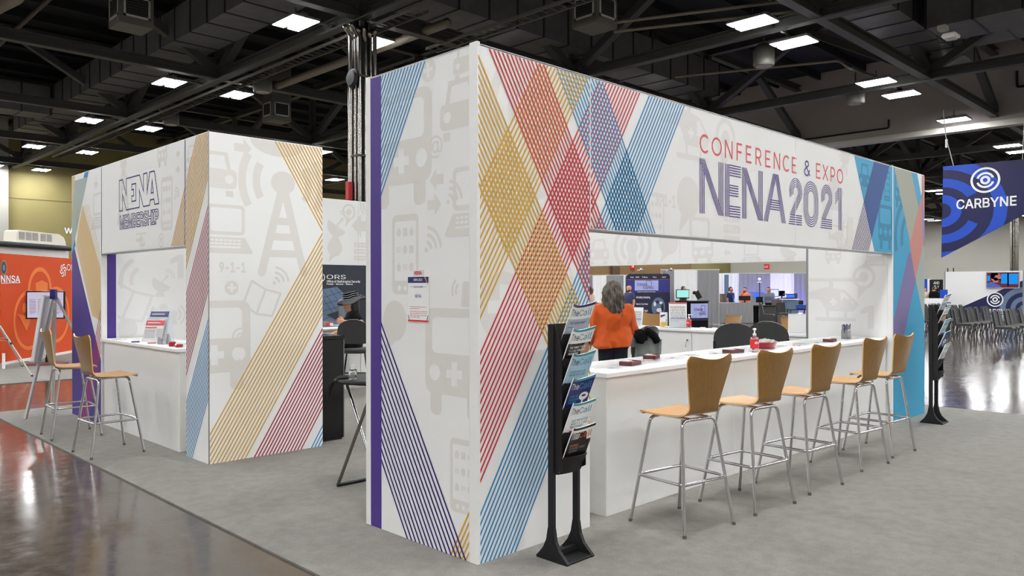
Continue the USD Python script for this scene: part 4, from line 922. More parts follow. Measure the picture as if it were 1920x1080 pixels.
# ------------------------------------------------------------------ magazine racks
def magazine_rack(loc, label):
    t = thing('magazine_rack', label, 'magazine rack', loc)
    part(t, 'base_plate', bx(-0.115, -0.125, 0, 0.115, 0.11, 0.014, 0.003), 'black_matt')
    for s in (-1, 1):
        pr = [(-0.125, 0.0), (-0.13, 0.01), (-0.10, 0.035), (-0.06, 0.07), (-0.035, 0.12), (-0.022, 0.19), (0.022, 0.19), (0.035, 0.12), (0.06, 0.07), (0.09, 0.035), (0.115, 0.01), (0.11, 0.0)]
        part(t, 'foot_flare', prism(Polygon(pr), Fr((s * 0.108 + 0.011, 0, 0), (0, 1, 0), (0, 0, 1)), 0.022, -0.022), 'black_matt')
        part(t, 'post', bx(s * 0.108 - 0.014, -0.02, 0.1, s * 0.108 + 0.014, 0.02, 1.36, 0.003), 'black_matt')
        part(t, 'side_panel', prism(Polygon([(-0.02, 0.5), (-0.075, 0.53), (-0.075, 1.2), (-0.02, 1.36), (0.02, 1.36), (0.02, 0.5)]), Fr((s * 0.104 + 0.003, 0, 0), (0, 1, 0), (0, 0, 1)), 0.006, -0.006), 'black_matt')
    part(t, 'cross_bar', bx(-0.1, -0.015, 0.02, 0.1, 0.015, 0.05), 'black_matt')
    part(t, 'back_panel', bx(-0.1, 0.004, 0.5, 0.1, 0.02, 1.36), 'black_matt')
    for k in range(6):
        z = 0.5 + 0.14 * k; rows = []
        for q in np.linspace(0, 1, 5):
            rows.append([(v * 0.104, -0.035 - 0.05 * q - 0.025 * (1 - v * v) * (0.7 + 0.3 * q), z + 0.105 * q) for v in np.linspace(-1, 1, 13)])
        a, e = sheet(rows, 0.004)
        fl = prism(Polygon([(-0.104, 0.02), (0.104, 0.02)] + [(v * 0.104, -0.035 - 0.0175 * (1 - v * v)) for v in np.linspace(1, -1, 11)]), Fr((0, 0, z), (1, 0, 0), (0, 1, 0)), 0.004)
        part(t, 'pocket', [a, e, fl], 'black_matt', True)
    return t
COVERS = [  # band colour, upper ground, lower ground, title inks, blurb, ground height split, place
    ('mag_navy', 'paper_white', 'mag_greyblue', 'text_black', 'text_teal', ('THE "LEAN PSAP"',), 'text_indigo', 'magazine with a pale street plan cover, top pocket'),
    ('mag_teal', 'paper_white', 'mag_black', 'text_black', 'text_teal', ('THE THREE T\'S OF', '9-1-1 CALL HANDLING', 'FROM HOME'), 'text_white', 'magazine with a black lower cover, second pocket'),
    ('mag_teal', 'mag_lightblue', 'mag_lightblue', 'text_black', 'text_teal', ('WELLNESS AND ALLIES', 'HOW ONE PSAP COPES'), 'text_teal', 'magazine with a light blue cover, third pocket'),
    ('mag_teal', 'mag_navy', 'mag_navy', 'text_white', 'text_teal', ('A KEY TO', 'UNLOCKING', 'SUCCESS'), 'text_teal', 'navy magazine with a white key, fourth pocket'),
    ('mag_teal', 'paper_white', 'paper_white', 'text_black', 'text_teal', ('WHAT THE FCC DID', 'ABOUT 9-1-1 AND', 'WHAT IS NEXT'), 'text_teal', 'white magazine with colour blocks at the foot, fifth pocket'),
    ('mag_black', 'paper_white', 'mag_black', 'text_black', 'text_orange', ('DESTRESS', 'AN UNLIKELY HEART', 'TRAINING'), 'text_orange', 'black and white magazine with orange words, bottom pocket')]
def magazine(loc, i, where):
    band_, gu, gl, tk, tc, words, wk, lb = COVERS[i]
    t = thing('magazine', lb + where, 'magazine', loc)
    tilt = 0.29; hw, h = 0.098, 0.27
    def S(u, v, w=0.0):   # a page held in a curved pocket: sides swing forward, top leans out
        u, v = np.asarray(u, float), np.asarray(v, float)
        return np.stack([u, -0.046 - v * tilt - 0.032 * (u / hw) ** 2 * (v / h) ** 2 - w, v * 0.94 + 0.018 * (u / hw) ** 2 * (v / h) ** 3 + 0.004 * (u / hw) * (v / h)], -1)
    rows = [[S(u, v) for u in np.linspace(-hw, hw, 13)] for v in np.linspace(0, h, 13)]
    a, e = sheet(rows, 0.006); part(t, 'pages', [a, e], 'paper_white', 40)
    def bend(g, w):
        g = g.intersection(sbox(-hw + 1e-4, 0.0, hw - 1e-4, h)); out = []
        for p in polys(g):
            v, f = trimesh.creation.triangulate_polygon(p.segmentize(0.018), engine='triangle') if False else trimesh.creation.triangulate_polygon(p.segmentize(0.02), engine='earcut')
            m = trimesh.Trimesh(np.c_[v, np.zeros(len(v))], f, process=False)
            mv, mf = trimesh.remesh.subdivide_to_size(m.vertices, m.faces, 0.03)
            out.append(trimesh.Trimesh(S(mv[:, 0], mv[:, 1], w), mf, process=False))
        return trimesh.util.concatenate(out)
    sp = h - 0.085
    c = part(t, 'cover', bend(sbox(-hw, sp, hw, h), 0.0045), gu); part(c, 'cover_picture', bend(sbox(-hw, 0, hw, sp), 0.0045), gl)
    part(c, 'colour_band', bend(sbox(-hw, h - 0.014, hw, h), 0.0052), band_)
    part(c, 'title_lettering', bend(txt('The', 0.037, False, 0.082, (-hw + 0.014, h - 0.066)), 0.0054), tk); part(c, 'title_lettering', bend(txt('Call', 0.037, False, 0.088, (-hw + 0.1, h - 0.066)), 0.0054), tc)
    for k, wd in enumerate(words): part(c, 'cover_words', bend(txt(wd, 0.013, True, min(0.14, 0.013 * len(wd) * 0.75), (-hw + (0.03 if i != 4 else 0.045), sp - 0.03 - 0.019 * k)), 0.0054), wk if k == 0 or i == 3 else ('text_grey' if i != 1 else wk))
    if i == 0: part(c, 'cover_art', bend(UU([outline(sbox(-0.08, sp - 0.09, -0.03, sp - 0.05), 0.004), line([(-0.03, sp - 0.07), (0.0, sp - 0.07), (0.0, sp - 0.1)], 0.004)]), 0.005), 'text_grey')
    if i == 1: part(c, 'cover_art', bend(ell(0.07, sp - 0.05, 0.03, 0.05), 0.005), 'skin_tan')
    if i == 2: part(c, 'cover_art', bend(ell(0.04, sp - 0.085, 0.055, 0.016), 0.005), 'mag_navy')
    if i == 3: part(c, 'cover_art', bend(UU([ell(0.055, sp - 0.03, 0.035, 0.025).difference(ell(0.055, sp - 0.026, 0.016, 0.007)), sbox(0.047, sp - 0.12, 0.06, sp - 0.05), sbox(0.06, sp - 0.1, 0.075, sp - 0.09)]), 0.005), 'paper_white')
    if i == 4:
        for x, k in ((-0.03, 'label_red'), (0.01, 'mag_green'), (0.05, 'mag_teal')): part(c, 'cover_art', bend(sbox(x - 0.018, sp - 0.115, x + 0.016, sp - 0.085), 0.005), k)
    if i == 5: part(c, 'cover_art', bend(UU([ell(-0.02, sp + 0.0, 0.085, 0.09)]).intersection(sbox(-1, sp, 1, 1)).difference(UU([txt('The', 0.037, False, 0.082, (-hw + 0.014, h - 0.066)).buffer(0.004), sbox(-1, h - 0.03, 1, 1)])), 0.005), 'mag_black')
    return t
RK = magazine_rack((0.452, -0.255, 0.012), 'black floor magazine rack standing against the near tower')
MG = [magazine((0.452, -0.255, 0.526 + 0.14 * (5 - i)), i, ' of the near rack') for i in range(6)]
r2 = (6.86, -0.30, 0.012)
copy(RK, r2, 2.0, 'black floor magazine rack standing at the far cyan tower')
for i in range(5): copy(MG[i], (r2[0], r2[1], 0.526 + 0.14 * (5 - i)), 2.0, COVERS[i][7] + ' of the far rack')

# ------------------------------------------------------------------ small things on the long counter
Zc = 0.998
def card_tray(loc, rz, label):
    t = thing('card_tray', label, 'tray', loc, rz, group=None); w, d, h = 0.088, 0.05, 0.03
    part(t, 'tray', [bx(-w, -d, 0, w, d, 0.004), bx(-w, -d, 0, w, -d + 0.004, h), bx(-w, d - 0.004, 0, w, d, h), bx(-w, -d, 0, -w + 0.004, d, h), bx(w - 0.004, -d, 0, w, d, h)], 'tray_maroon')
    part(t, 'card_stack', bx(-w + 0.006, -d + 0.006, 0.004, w - 0.03, d - 0.006, 0.025), 'card_red'); part(t, 'loose_cards', bx(-w + 0.01, -0.01, 0.025, 0.02, d - 0.008, 0.034, 0.002), 'paper_white')
    return t
CT = card_tray((1.80, 0.27, Zc), 12, 'maroon card tray nearest the camera on the long counter')
copy(CT, (2.36, 0.47, Zc), 22, 'maroon card tray in front of the grey tote bag'); copy(CT, (3.32, 0.27, Zc), -8, 'maroon card tray beside the clear sanitizer bottle'); copy(CT, (5.33, 0.26, Zc), 10, 'maroon card tray nearest the pen cup')
def pump_bottle(loc, label, rz=0, band_='label_red', s=1.0):
    t = thing('pump_bottle', label, 'sanitizer bottle', loc, rz)
    part(t, 'bottle', lathe([(0.036 * s, 0), (0.038 * s, 0.006), (0.038 * s, 0.118), (0.034 * s, 0.131), (0.016 * s, 0.142), (0.014 * s, 0.150)], 24), 'gel_clear', 40)
    part(t, 'label_wrap', lathe([(0.0386 * s, 0.035), (0.0386 * s, 0.115)], 24), band_, 40)
    part(t, 'pump', [lathe([(0.016 * s, 0.150), (0.016 * s, 0.166), (0.007, 0.17), (0.007, 0.198), (0.016, 0.2), (0.016, 0.211), (0.004, 0.214)], 16), bx(0.0, -0.007, 0.201, 0.055, 0.007, 0.211, 0.002), tube([(0.05, 0, 0.206), (0.057, 0, 0.195)], 0.005, 6)], 'pump_white', 40)
    return t
pb = pump_bottle((3.52, 0.17, Zc), 'clear sanitizer pump bottle with a red label on the long counter', 20)
a = txt('NENA', 0.02, True, 0.05, (0, 0.075), True); v, f = None, None
m = decal(a.segmentize(0.006), Fr((0, 0, 0), (1, 0, 0), (0, 1, 0))); vv = np.asarray(m.vertices)
part(pb, 'label_lettering', trimesh.Trimesh(np.stack([0.0396 * np.sin(vv[:, 0] / 0.0386 - 0.75), -0.0396 * np.cos(vv[:, 0] / 0.0386 - 0.75), vv[:, 1]], 1), m.faces, process=False), 'text_white')
t = thing('candy_bowl', 'red oval bowl of wrapped white mints on the long counter', 'bowl', (4.02, 0.33, Zc), 20)
m = lathe([(0.1, 0), (0.15, 0.005), (0.175, 0.045), (0.19, 0.062), (0.184, 0.062), (0.165, 0.045), (0.14, 0.012), (0.02, 0.01)], 36); m.vertices = np.asarray(m.vertices) * [1.0, 0.62, 1]
part(t, 'bowl', m, 'bowl_red', 40); part(t, 'handle', [bx(0.17, -0.03, 0.05, 0.225, 0.03, 0.06, 0.004), bx(-0.225, -0.03, 0.05, -0.17, 0.03, 0.06, 0.004)], 'bowl_red')
r = random.Random(3); ms = []
for k in range(70):
    q = trimesh.creation.icosphere(1, r.uniform(0.011, 0.017)); a_ = r.uniform(0, 2 * PI); d = math.sqrt(r.random()) * 0.95
    q.vertices = np.asarray(q.vertices) * [1.5, 1, 0.8]; q.apply_transform(trimesh.transformations.rotation_matrix(r.uniform(0, 3), [0, 0, 1])); q.apply_translation((0.155 * d * math.cos(a_), 0.095 * d * math.sin(a_), 0.055 + 0.02 * (1 - d) + r.uniform(0, 0.008))); ms.append(q)
p = '/World/' + numbered('/World', 'wrapped_mints'); g = usdkit.mesh(stage, p, cat_mesh(ms), M('mint_white')); place(g, (4.02, 0.33, Zc), 20); tag(g.GetPrim(), 'heap of white wrapped mints in the red oval bowl', 'mints', kind='stuff')
t = thing('pen_cup', 'silver cup of purple pens at the far end of the long counter', 'pen cup', (5.93, 0.33, Zc))
part(t, 'cup', [bx(-0.045, -0.035, 0, 0.045, 0.035, 0.005), bx(-0.045, -0.035, 0, 0.045, -0.032, 0.1), bx(-0.045, 0.032, 0, 0.045, 0.035, 0.1), bx(-0.045, -0.035, 0, -0.042, 0.035, 0.1), bx(0.042, -0.035, 0, 0.045, 0.035, 0.1)], 'pencup')
part(t, 'cup_rim', [bx(-0.047, -0.037, 0.094, 0.047, -0.035, 0.104), bx(-0.047, 0.035, 0.094, 0.047, 0.037, 0.104)], 'paper_white')
for k in range(9):
    x, y = -0.034 + 0.0085 * k, 0.018 * math.sin(k * 2.1); e = np.array([x * 1.5, y * 1.6, 0.145 + 0.008 * math.sin(k * 3.3)])
    q = single('pen', [tube([(x, y, 0.006), e], 0.0045, 7), tube([e, e + [0.001, 0, 0.012]], 0.006, 7)], 'pen_purple', 'dark purple pen standing in the silver cup', 'pen', loc=(5.93, 0.33, Zc), group='pens in the silver cup')
cards = [(1.52, 0.2, 'paper_grey', 'small grey card nearest the camera on the counter'), (2.06, 0.36, 'paper_white', 'white leaflet beside the first card tray'), (2.2, 0.38, 'card_red', 'red edged leaflet between two card trays'), (2.5, 0.36, 'paper_white', 'white leaflet just past the second card tray'), (2.86, 0.4, 'paper_grey', 'grey leaflet behind the first stool back'), (3.12, 0.33, 'paper_white', 'white leaflet before the third card tray'), (3.44, 0.36, 'card_red', 'red leaflet behind the sanitizer bottle'), (3.68, 0.14, 'paper_white', 'white leaflet in front of the sanitizer bottle'), (4.36, 0.34, 'paper_grey', 'grey leaflet just past the red bowl'), (4.55, 0.26, 'card_red', 'red leaflet past the red bowl'), (4.8, 0.35, 'paper_grey', 'grey sticker card midway to the pen cup'), (5.05, 0.28, 'paper_white', 'white leaflet before the last card tray'), (5.6, 0.38, 'paper_grey', 'grey leaflet behind the last card tray'), (6.12, 0.28, 'paper_white', 'white leaflet beside the pen cup')]
for k, (x, y, mt, lb) in enumerate(cards):
    t = thing('leaflet', lb, 'leaflet', (x, y, Zc), (k * 47) % 90 - 45); part(t, 'sheet', bx(-0.055, -0.035, 0, 0.055, 0.035, 0.0025, 0.0006), mt); part(t, 'print', bx(-0.04, -0.02, 0.0025, 0.03, 0.02, 0.0028), 'text_grey' if mt != 'card_red' else 'paper_white')

# rear right counter
Zr = 0.96
def lit_holder(loc, rz, w, h, label, front='paper_white', top='label_red'):
    t = thing('literature_holder', label, 'literature holder', loc, rz); T = trimesh.transformations.rotation_matrix(-0.14, [1, 0, 0])
    def tl(m): m.apply_transform(T); return m
    part(t, 'back_plate', tl(bx(-w / 2, 0, 0, w / 2, 0.006, h)), 'paper_grey'); part(t, 'base', bx(-w / 2, -0.03, 0, w / 2, 0.1, 0.006), 'acrylic')
    part(t, 'sheet', tl(bx(-w / 2 + 0.004, -0.006, 0.01, w / 2 - 0.004, 0, h - 0.004)), front); f_ = Fr((0, -0.0065, 0), (1, 0, 0), (0, 0, 1))
    part(t, 'printed_lines', tl(decal(lines_of_text(-w / 2 + 0.02, h - 0.07, w - 0.04, 12, h / 19, 5), f_)), 'text_grey')
    if top: part(t, 'top_strip', tl(bx(-w / 2 + 0.004, -0.0085, h - 0.022, w / 2 - 0.004, -0.006, h - 0.004)), top)
    part(t, 'rule', tl(bx(-w / 2 + 0.02, -0.008, h * 0.36, w / 2 - 0.02, -0.006, h * 0.36 + 0.008)), 'text_indigo'); part(t, 'pocket', tl(bx(-w / 2, -0.04, 0, w / 2, -0.036, h * 0.35)), 'acrylic')
    return t
lit_holder((7.2, 3.38, Zr), -52, 0.27, 0.39, 'clear literature holder with a red strip on the rear counter')
lit_holder((7.2, 4.16, Zr), -88, 0.22, 0.3, 'white framed sign beside the sleeve of the woman in orange', top=None)
t = thing('blank_sign', 'blank white card holder at the right end of the rear counter', 'card holder', (7.2, 1.5, Zr), -45)
part(t, 'panel', bx(-0.12, -0.004, 0, 0.12, 0.004, 0.26, 0.002), 'paper_white'); part(t, 'base', bx(-0.12, -0.05, 0, 0.12, 0.05, 0.006), 'acrylic'); part(t, 'edge', bx(-0.122, -0.006, 0.252, 0.122, 0.006, 0.262), 'paper_grey')
t = thing('tissue_box', 'white and yellow leaflet box beside the red strip holder', 'leaflet box', (7.2, 3.64, Zr), -48)
part(t, 'box', bx(-0.055, -0.03, 0, 0.055, 0.03, 0.23, 0.002), 'paper_white'); f_ = Fr((0, -0.0302, 0), (1, 0, 0), (0, 0, 1))
part(t, 'yellow_panel', bx(-0.0555, -0.0315, 0.003, 0.0555, -0.03, 0.085), 'leaflet_yellow'); part(t, 'print', decal(UU([Polygon([(-0.05, 0.15), (0.02, 0.185), (0.02, 0.2), (-0.05, 0.19)]), sbox(0.03, 0.09, 0.038, 0.13)]), f_), 'text_indigo'); part(t, 'print', decal(lines_of_text(-0.04, 0.07, 0.08, 5, 0.013, 9), Fr((0, -0.0318, 0), (1, 0, 0), (0, 0, 1)), 0.0004), 'text_grey')
copy(pb, (7.2, 3.19, Zr), -40, 'small sanitizer pump bottle on the rear counter beside the red strip holder')
for k, (x, y, lb) in enumerate(((7.2, 2.98, 'scatter of white badge cards past the pump bottle'), (7.25, 2.78, 'white badge cards nearest the plywood stool back'), (7.15, 3.5, 'small clear item between the leaflet box and the holder'), (7.18, 4.0, 'flat white card beside the framed sign'))):
    t = thing('badge_cards', lb, 'cards', (x, y, Zr), k * 31)
    for q in range(4): part(t, 'card', bx(-0.06 + 0.03 * q, -0.04 + 0.02 * (q % 2), 0.003 * q, 0.0 + 0.03 * q, 0.02 + 0.02 * (q % 2), 0.003 * q + 0.012, 0.001), 'paper_white')

# tote bag hanging on the first black chair
t = thing('tote_bag', 'soft grey tote bag hanging from the back of a black chair', 'bag', (3.66, 1.44, 0.60), -30)
rows = []
for z in np.linspace(0, 1, 14):
    hw = 0.13 + 0.025 * z; rows.append([(v * hw + 0.01 * z, -0.045 * (1 - z * 0.6) * (1 - v * v) + 0.010 * math.sin(v * 9 + z * 4) * (1 - 0.3 * z), 0.44 * z + (0.02 * math.cos(v * 5) * z)) for v in np.linspace(-1, 1, 25)])
a, e = sheet(rows, 0.008); b = a.copy(); b.vertices = np.asarray(b.vertices) * [1, -0.6, 1] + [0, 0.05, 0]
part(t, 'body', [a, e], 'bag_grey', True); part(t, 'back_side', b, 'bag_grey', True); part(t, 'strap', tube(round_path([(-0.06, 0.0, 0.42), (-0.05, 0.06, 0.52), (0.05, 0.06, 0.53), (0.09, 0.0, 0.43)], 0.05), 0.013, 8), 'bag_grey', True)
t = thing('folded_jacket', 'black jacket bundled over the first black chair back', 'jacket', (3.57, 1.45, 1.08), -15)
m = trimesh.creation.icosphere(3, 0.08); v = np.asarray(m.vertices) * [1.15, 0.6, 0.9]; v += (meshkit.fbm(v * 14, 3, 4)[:, None] - 0.5) * 0.06 * np.sign(v); part(t, 'cloth', trimesh.Trimesh(v, m.faces, process=False), 'black_cloth', True)
part(t, 'sleeve', tube(round_path([(0.04, -0.02, 0.06), (0.14, -0.03, 0.02), (0.19, -0.03, -0.06)], 0.05), [0.045] * 5 + [0.035] * 2 if False else 0.04, 10), 'black_cloth', True)

# ------------------------------------------------------------------ membership counter top
t = thing('literature_holder', 'two tier clear holder with purple and red leaflets on the membership counter', 'literature holder', (0.22, 5.42, Zc), -52)
for k, (y, h, c1, z) in enumerate(((0.05, 0.26, 'mag_navy', 0.07), (-0.03, 0.235, 'label_red', 0.0))):
    rows = [[(u, y + 0.09 * (q ** 2) * 0.6 + 0.03 * q, z + h * q) for u in np.linspace(-0.108, 0.108, 5)] for q in np.linspace(0, 1, 9)]
    a, e = sheet(rows, 0.003); sh = part(t, 'leaflet_stack', [a, e], 'paper_white', 40)
    for nm, q0, q1, u0, u1, mt in (('heading', 0.74, 0.97, -0.106, 0.106, c1), ('rule', 0.62, 0.67, -0.1, 0.03, 'card_red' if k else 'paper_grey'), ('text_block', 0.16, 0.56, -0.1, 0.02, 'paper_grey'), ('text_block', 0.2, 0.6, 0.035, 0.1, 'paper_grey'), ('heading_text', 0.84, 0.88, -0.09, 0.06, 'text_white')):
        rr = [[(u, y + 0.09 * (q ** 2) * 0.6 + 0.03 * q - 0.003 - (0.0012 if 'heading_' in nm else 0), z + h * q) for u in np.linspace(u0, u1, 4)] for q in np.linspace(q0, q1, 6)]
        part(sh, nm, sheet(rr, 0.0006)[0], mt, True)
    part(t, 'clear_wall', sheet([[(u, y + 0.012 + 0.09 * (q ** 2) * 0.6 + 0.03 * q, z + (h + 0.02) * q) for u in np.linspace(-0.116, 0.116, 5)] for q in np.linspace(0, 1, 9)], 0.003)[0], 'acrylic', True)
for s in (-1, 1): part(t, 'clear_side', prism(Polygon([(-0.04, 0), (0.2, 0), (0.16, 0.3), (0.13, 0.34)]), Fr((s * 0.118, 0, 0), (0, 1, 0), (0, 0, 1)), 0.003, -0.0015), 'acrylic')
t = thing('toy_cluster', 'cluster of silver bottle shaped giveaways on the membership counter', 'giveaways', (0.16, 4.98, Zc))
for k, (x, y, h) in enumerate(((0, 0, 0.1), (0.03, -0.05, 0.09), (-0.03, 0.05, 0.07), (0.05, 0.02, 0.1), (-0.02, -0.06, 0.06), (0.03, 0.09, 0.06), (-0.04, -0.01, 0.06))): part(t, 'piece', lathe([(0.018, 0), (0.018, h * 0.7), (0.011, h * 0.8), (0.014, h * 0.82), (0.014, h), (0.004, h + 0.003)], 14, (x, y, 0)), 'silver_plastic', 40)
t = thing('phone', 'dark phone lying near the front of the membership counter', 'phone', (0.06, 5.5, Zc), 70); part(t, 'body', bx(-0.07, -0.04, 0, 0.07, 0.04, 0.01, 0.003), 'pen_purple'); part(t, 'screen', bx(-0.062, -0.035, 0.01, 0.062, 0.035, 0.0108), 'black_gloss')
for k, (x, y, mt, lb) in enumerate(((0.06, 6.0, 'paper_grey', 'grey business cards at the far end of the membership counter'), (0.12, 5.2, 'card_red', 'red card between the phone and the silver giveaways'), (0.3, 4.8, 'paper_white', 'white leaflet behind the silver giveaways'))):
    t = thing('leaflet', lb, 'leaflet', (x, y, Zc), 20 + 50 * k); part(t, 'sheet', bx(-0.06, -0.04, 0, 0.06, 0.04, 0.006, 0.001), mt); part(t, 'print', bx(-0.04, -0.02, 0.006, 0.02, 0.02, 0.0064), 'text_grey')
t = thing('sweet_packets', 'red and white wrapped packets at the near end of the membership counter', 'packets', (0.1, 4.55, Zc))
for k in range(6): part(t, 'packet', trimesh.Trimesh(*(lambda m: (np.asarray(m.vertices) @ trimesh.transformations.rotation_matrix(k * 0.9, [0, 0, 1])[:3, :3].T + [0.02 * (k % 3), -0.1 + 0.05 * k, 0.0], m.faces))(bx(-0.035, -0.025, 0, 0.035, 0.025, 0.03 + 0.012 * (k % 2), 0.008))), ('bowl_red', 'paper_white', 'tray_maroon')[k % 3])
t = thing('hand_sanitizer', 'small clear hand sanitizer bottle on the black folding table', 'sanitizer bottle', (0.31, 1.73, 0.893))
part(t, 'bottle', [bx(-0.03, -0.02, 0, 0.03, 0.02, 0.075, 0.008)], 'gel_clear'); part(t, 'cap', lathe([(0.014, 0.075), (0.014, 0.105), (0.012, 0.11)], 16), 'pump_white', 40)

# ------------------------------------------------------------------ the hall beyond: where a spot on the floor lies, seen at a picture column and a depth
def gp(px, D): p = np.array(CAM) + D * (fw + (px - 960) / F_PX * rt); return float(p[0]), float(p[1])
def gz(py, D): return CAM[2] + (538 - py) / F_PX * D
A45 = math.degrees(math.atan2(rt[1], rt[0]))        # turn of a thing that stands square to the line of sight, front (-y) to the viewer
def facing(px, D): x, y = gp(px, D); return Fr((x, y, 0), (rt[0] / np.hypot(*rt[:2]), rt[1] / np.hypot(*rt[:2]), 0), (0, 0, 1))

def drape_run(label, px0, px1, D, h, parts, rail=True):
    a, b = np.array(gp(px0, D)), np.array(gp(px1, D)); Lg = np.linalg.norm(b - a)
    t = thing('pipe_and_drape', label, 'drape wall', (a[0], a[1], 0), math.degrees(math.atan2(*(b - a)[::-1])))
    part(t, 'top_rail', tube([(-0.03, 0.02, h + 0.01), (Lg + 0.03, 0.02, h + 0.01)], 0.022, 8), 'aluminium', True)
    for x in (0, Lg):
        p = part(t, 'upright', tube([(x, 0.05, 0), (x, 0.05, h + 0.05)], 0.022, 8), 'aluminium', True); part(p, 'base_plate', bx(x - 0.2, -0.15, 0, x + 0.2, 0.25, 0.008), 'aluminium')
    for p0, p1, mt in parts:
        u0, u1 = (p0 - px0) / (px1 - px0) * Lg, (p1 - px0) / (px1 - px0) * Lg; n = max(8, int((u1 - u0) / 0.07)); ph = p0 * 0.37
        row = lambda z, amp: [(u0 + (u1 - u0) * k / n, amp * (math.sin(k * 1.9 + ph) + 0.5 * math.sin(k * 0.83 + ph)), z) for k in range(n + 1)]
        a_, e = sheet([row(0.02, 0.035), row(h * 0.5, 0.03), row(h - 0.1, 0.016), row(h, 0.008)], 0.006); part(t, 'drape_panel', [a_, e], mt, True)
    return t
drape_run('far pipe and drape wall in white and grey behind the bald man', 1090, 1185, 48, 2.28, [(1090, 1111, 'drape_grey'), (1111, 1137, 'drape_white'), (1137, 1169, 'drape_grey'), (1169, 1185, 'drape_white')])
drape_run('pipe and drape wall behind the woman at the monitor', 1240, 1348, 32.6, 2.28, [(1240, 1264, 'drape_grey'), (1264, 1308, 'drape_white'), (1308, 1347, 'drape_grey')])
drape_run('violet lit pipe and drape wall at the far right of the opening', 1340, 1512, 42, 2.29, [(1340, 1386, 'drape_white'), (1386, 1444, 'drape_grey'), (1444, 1489, 'drape_white'), (1489, 1512, 'drape_grey')])
for px, lb in ((1420, 'violet uplight on the floor behind the dark desk'), (1465, 'violet uplight on the floor before the white drape'), (1500, 'violet uplight on the floor at the right of the opening')):
    x, y = gp(px, 41.4); t = thing('uplight', lb, 'uplight', (x, y, 0), A45)
    part(t, 'body', bx(-0.12, -0.08, 0, 0.12, 0.08, 0.16, 0.01), 'black_plastic'); part(t, 'lens', bx(-0.1, 0.0, 0.16, 0.1, 0.07, 0.168), 'spot_violet')

# schedule express stand
f = facing(1175, 31); t = thing('display_backdrop', 'dark blue schedule express pop-up backdrop behind the woman in orange', 'display backdrop')
hb, wb = 2.1, 1.72; bd = rrect(0, 0.0, wb, hb, 0.12)
part(t, 'panel', prism(bd, f, 0.28, -0.30), 'graphic_navy')
part(t, 'blue_panel', decal(sbox(0.01, 1.36, wb - 0.01, 1.86), f, -0.018), 'graphic_blue'); part(t, 'light_panel', decal(sbox(0.32, 1.44, 1.26, 1.84), f, -0.014), 'graphic_sky'); part(t, 'header_line', decal(sbox(0.01, 1.87, wb - 0.01, 1.88), f, -0.016), 'skin_tan')
part(t, 'brand_lettering', decal(UU([txt('Schedule', 0.105, False, 0.40, (0.42, 1.63)), txt('Express', 0.115, False, 0.40, (0.66, 1.5)), outline(rrect(0.78, 1.6, 0.98, 1.82, 0.02), 0.012)]), f, -0.008), 'graphic_navy')
part(t, 'white_lettering', decal(UU([txt('Fast', 0.05, True, None, (0.15, 1.94)), txt('EMS', 0.05, True, None, (0.36, 1.94)), txt('Police', 0.055, True, None, (0.62, 1.94)), txt('Fire', 0.055, True, None, (1.05, 1.94)), txt('AWS', 0.05, True, None, (1.4, 1.94)), txt('Integrated scheduling for public safety', 0.035, True, 0.72, (0.42, 1.37)), txt('We Safety Scheduling', 0.075, True, 0.55, (0.38, 1.13)), txt('Here is Your Need', 0.07, True, 0.46, (0.38, 0.87)), txt('Work in the Right', 0.07, True, 0.46, (0.38, 0.60))]), f, -0.012), 'text_white')
part(t, 'round_photo', decal(ell(1.26, 0.78, 0.27, 0.38), f, -0.016), 'ors_steel'); part(t, 'photo_detail', decal(UU([ell(1.12, 0.9, 0.05, 0.09), ell(1.3, 0.66, 0.12, 0.08), ell(1.36, 0.95, 0.06, 0.05)]), f, -0.012), 'paper_white'); part(t, 'photo_detail', decal(UU([ell(1.22, 0.98, 0.07, 0.06), ell(1.26, 0.5, 0.14, 0.06), ell(1.42, 0.75, 0.05, 0.16)]), f, -0.010), 'graphic_navy')
for u in (0.25, 1.42):
    b = f.at((u, hb - 0.02))[0]; e = f.at((u + 0.28, hb + 0.16), 0.3)[0]
    part(t, 'clip_lamp', [tube([b, (b + e) / 2 + [0, 0, 0.05], e], 0.012, 6), trimesh.creation.icosphere(2, 0.06).apply_translation(e)], 'chrome', True)
# presentation counter with a screen
f = facing(1268, 30.4); t = thing('podium', 'black curved schedule express podium with monitor and tablet', 'podium')
arcp = Polygon([(x, -0.28 * (1 - ((x - 0.64) / 0.64) ** 2)) for x in np.linspace(0, 1.28, 15)] + [(1.28, 0.4), (0, 0.4)])
fl = Fr((f.o[0], f.o[1], 0), f.U, -f.W)
part(t, 'body', prism(AF.scale(arcp, 0.94, 0.94), fl, 1.0), 'black_cloth'); part(t, 'top', prism(arcp, fl, 0.04, 1.0), 'black_matt')
def curved(g, w): 
    m = decal(g.segmentize(0.08), Fr((0, 0, 0), (1, 0, 0), (0, 1, 0))); mv, mf = trimesh.remesh.subdivide_to_size(m.vertices, m.faces, 0.12); u = mv[:, 0]
    d = 0.27 * (1 - ((u - 0.64) / 0.62) ** 2) + w; return trimesh.Trimesh(f.o + u[:, None] * f.U + mv[:, 1:2] * f.V + d[:, None] * f.W, mf, process=False)
part(t, 'front_graphic', curved(sbox(0.5, 0.28, 1.22, 0.94), 0.0), 'graphic_sky'); part(t, 'front_graphic', curved(sbox(0.5, 0.28, 1.22, 0.38), 0.008), 'graphic_navy')
part(t, 'brand_lettering', curved(UU([txt('Schedule', 0.11, False, 0.36, (0.62, 0.66)), txt('Express', 0.11, False, 0.30, (0.82, 0.5)), outline(rrect(0.92, 0.62, 1.08, 0.86, 0.02), 0.012)]), 0.014), 'graphic_navy')
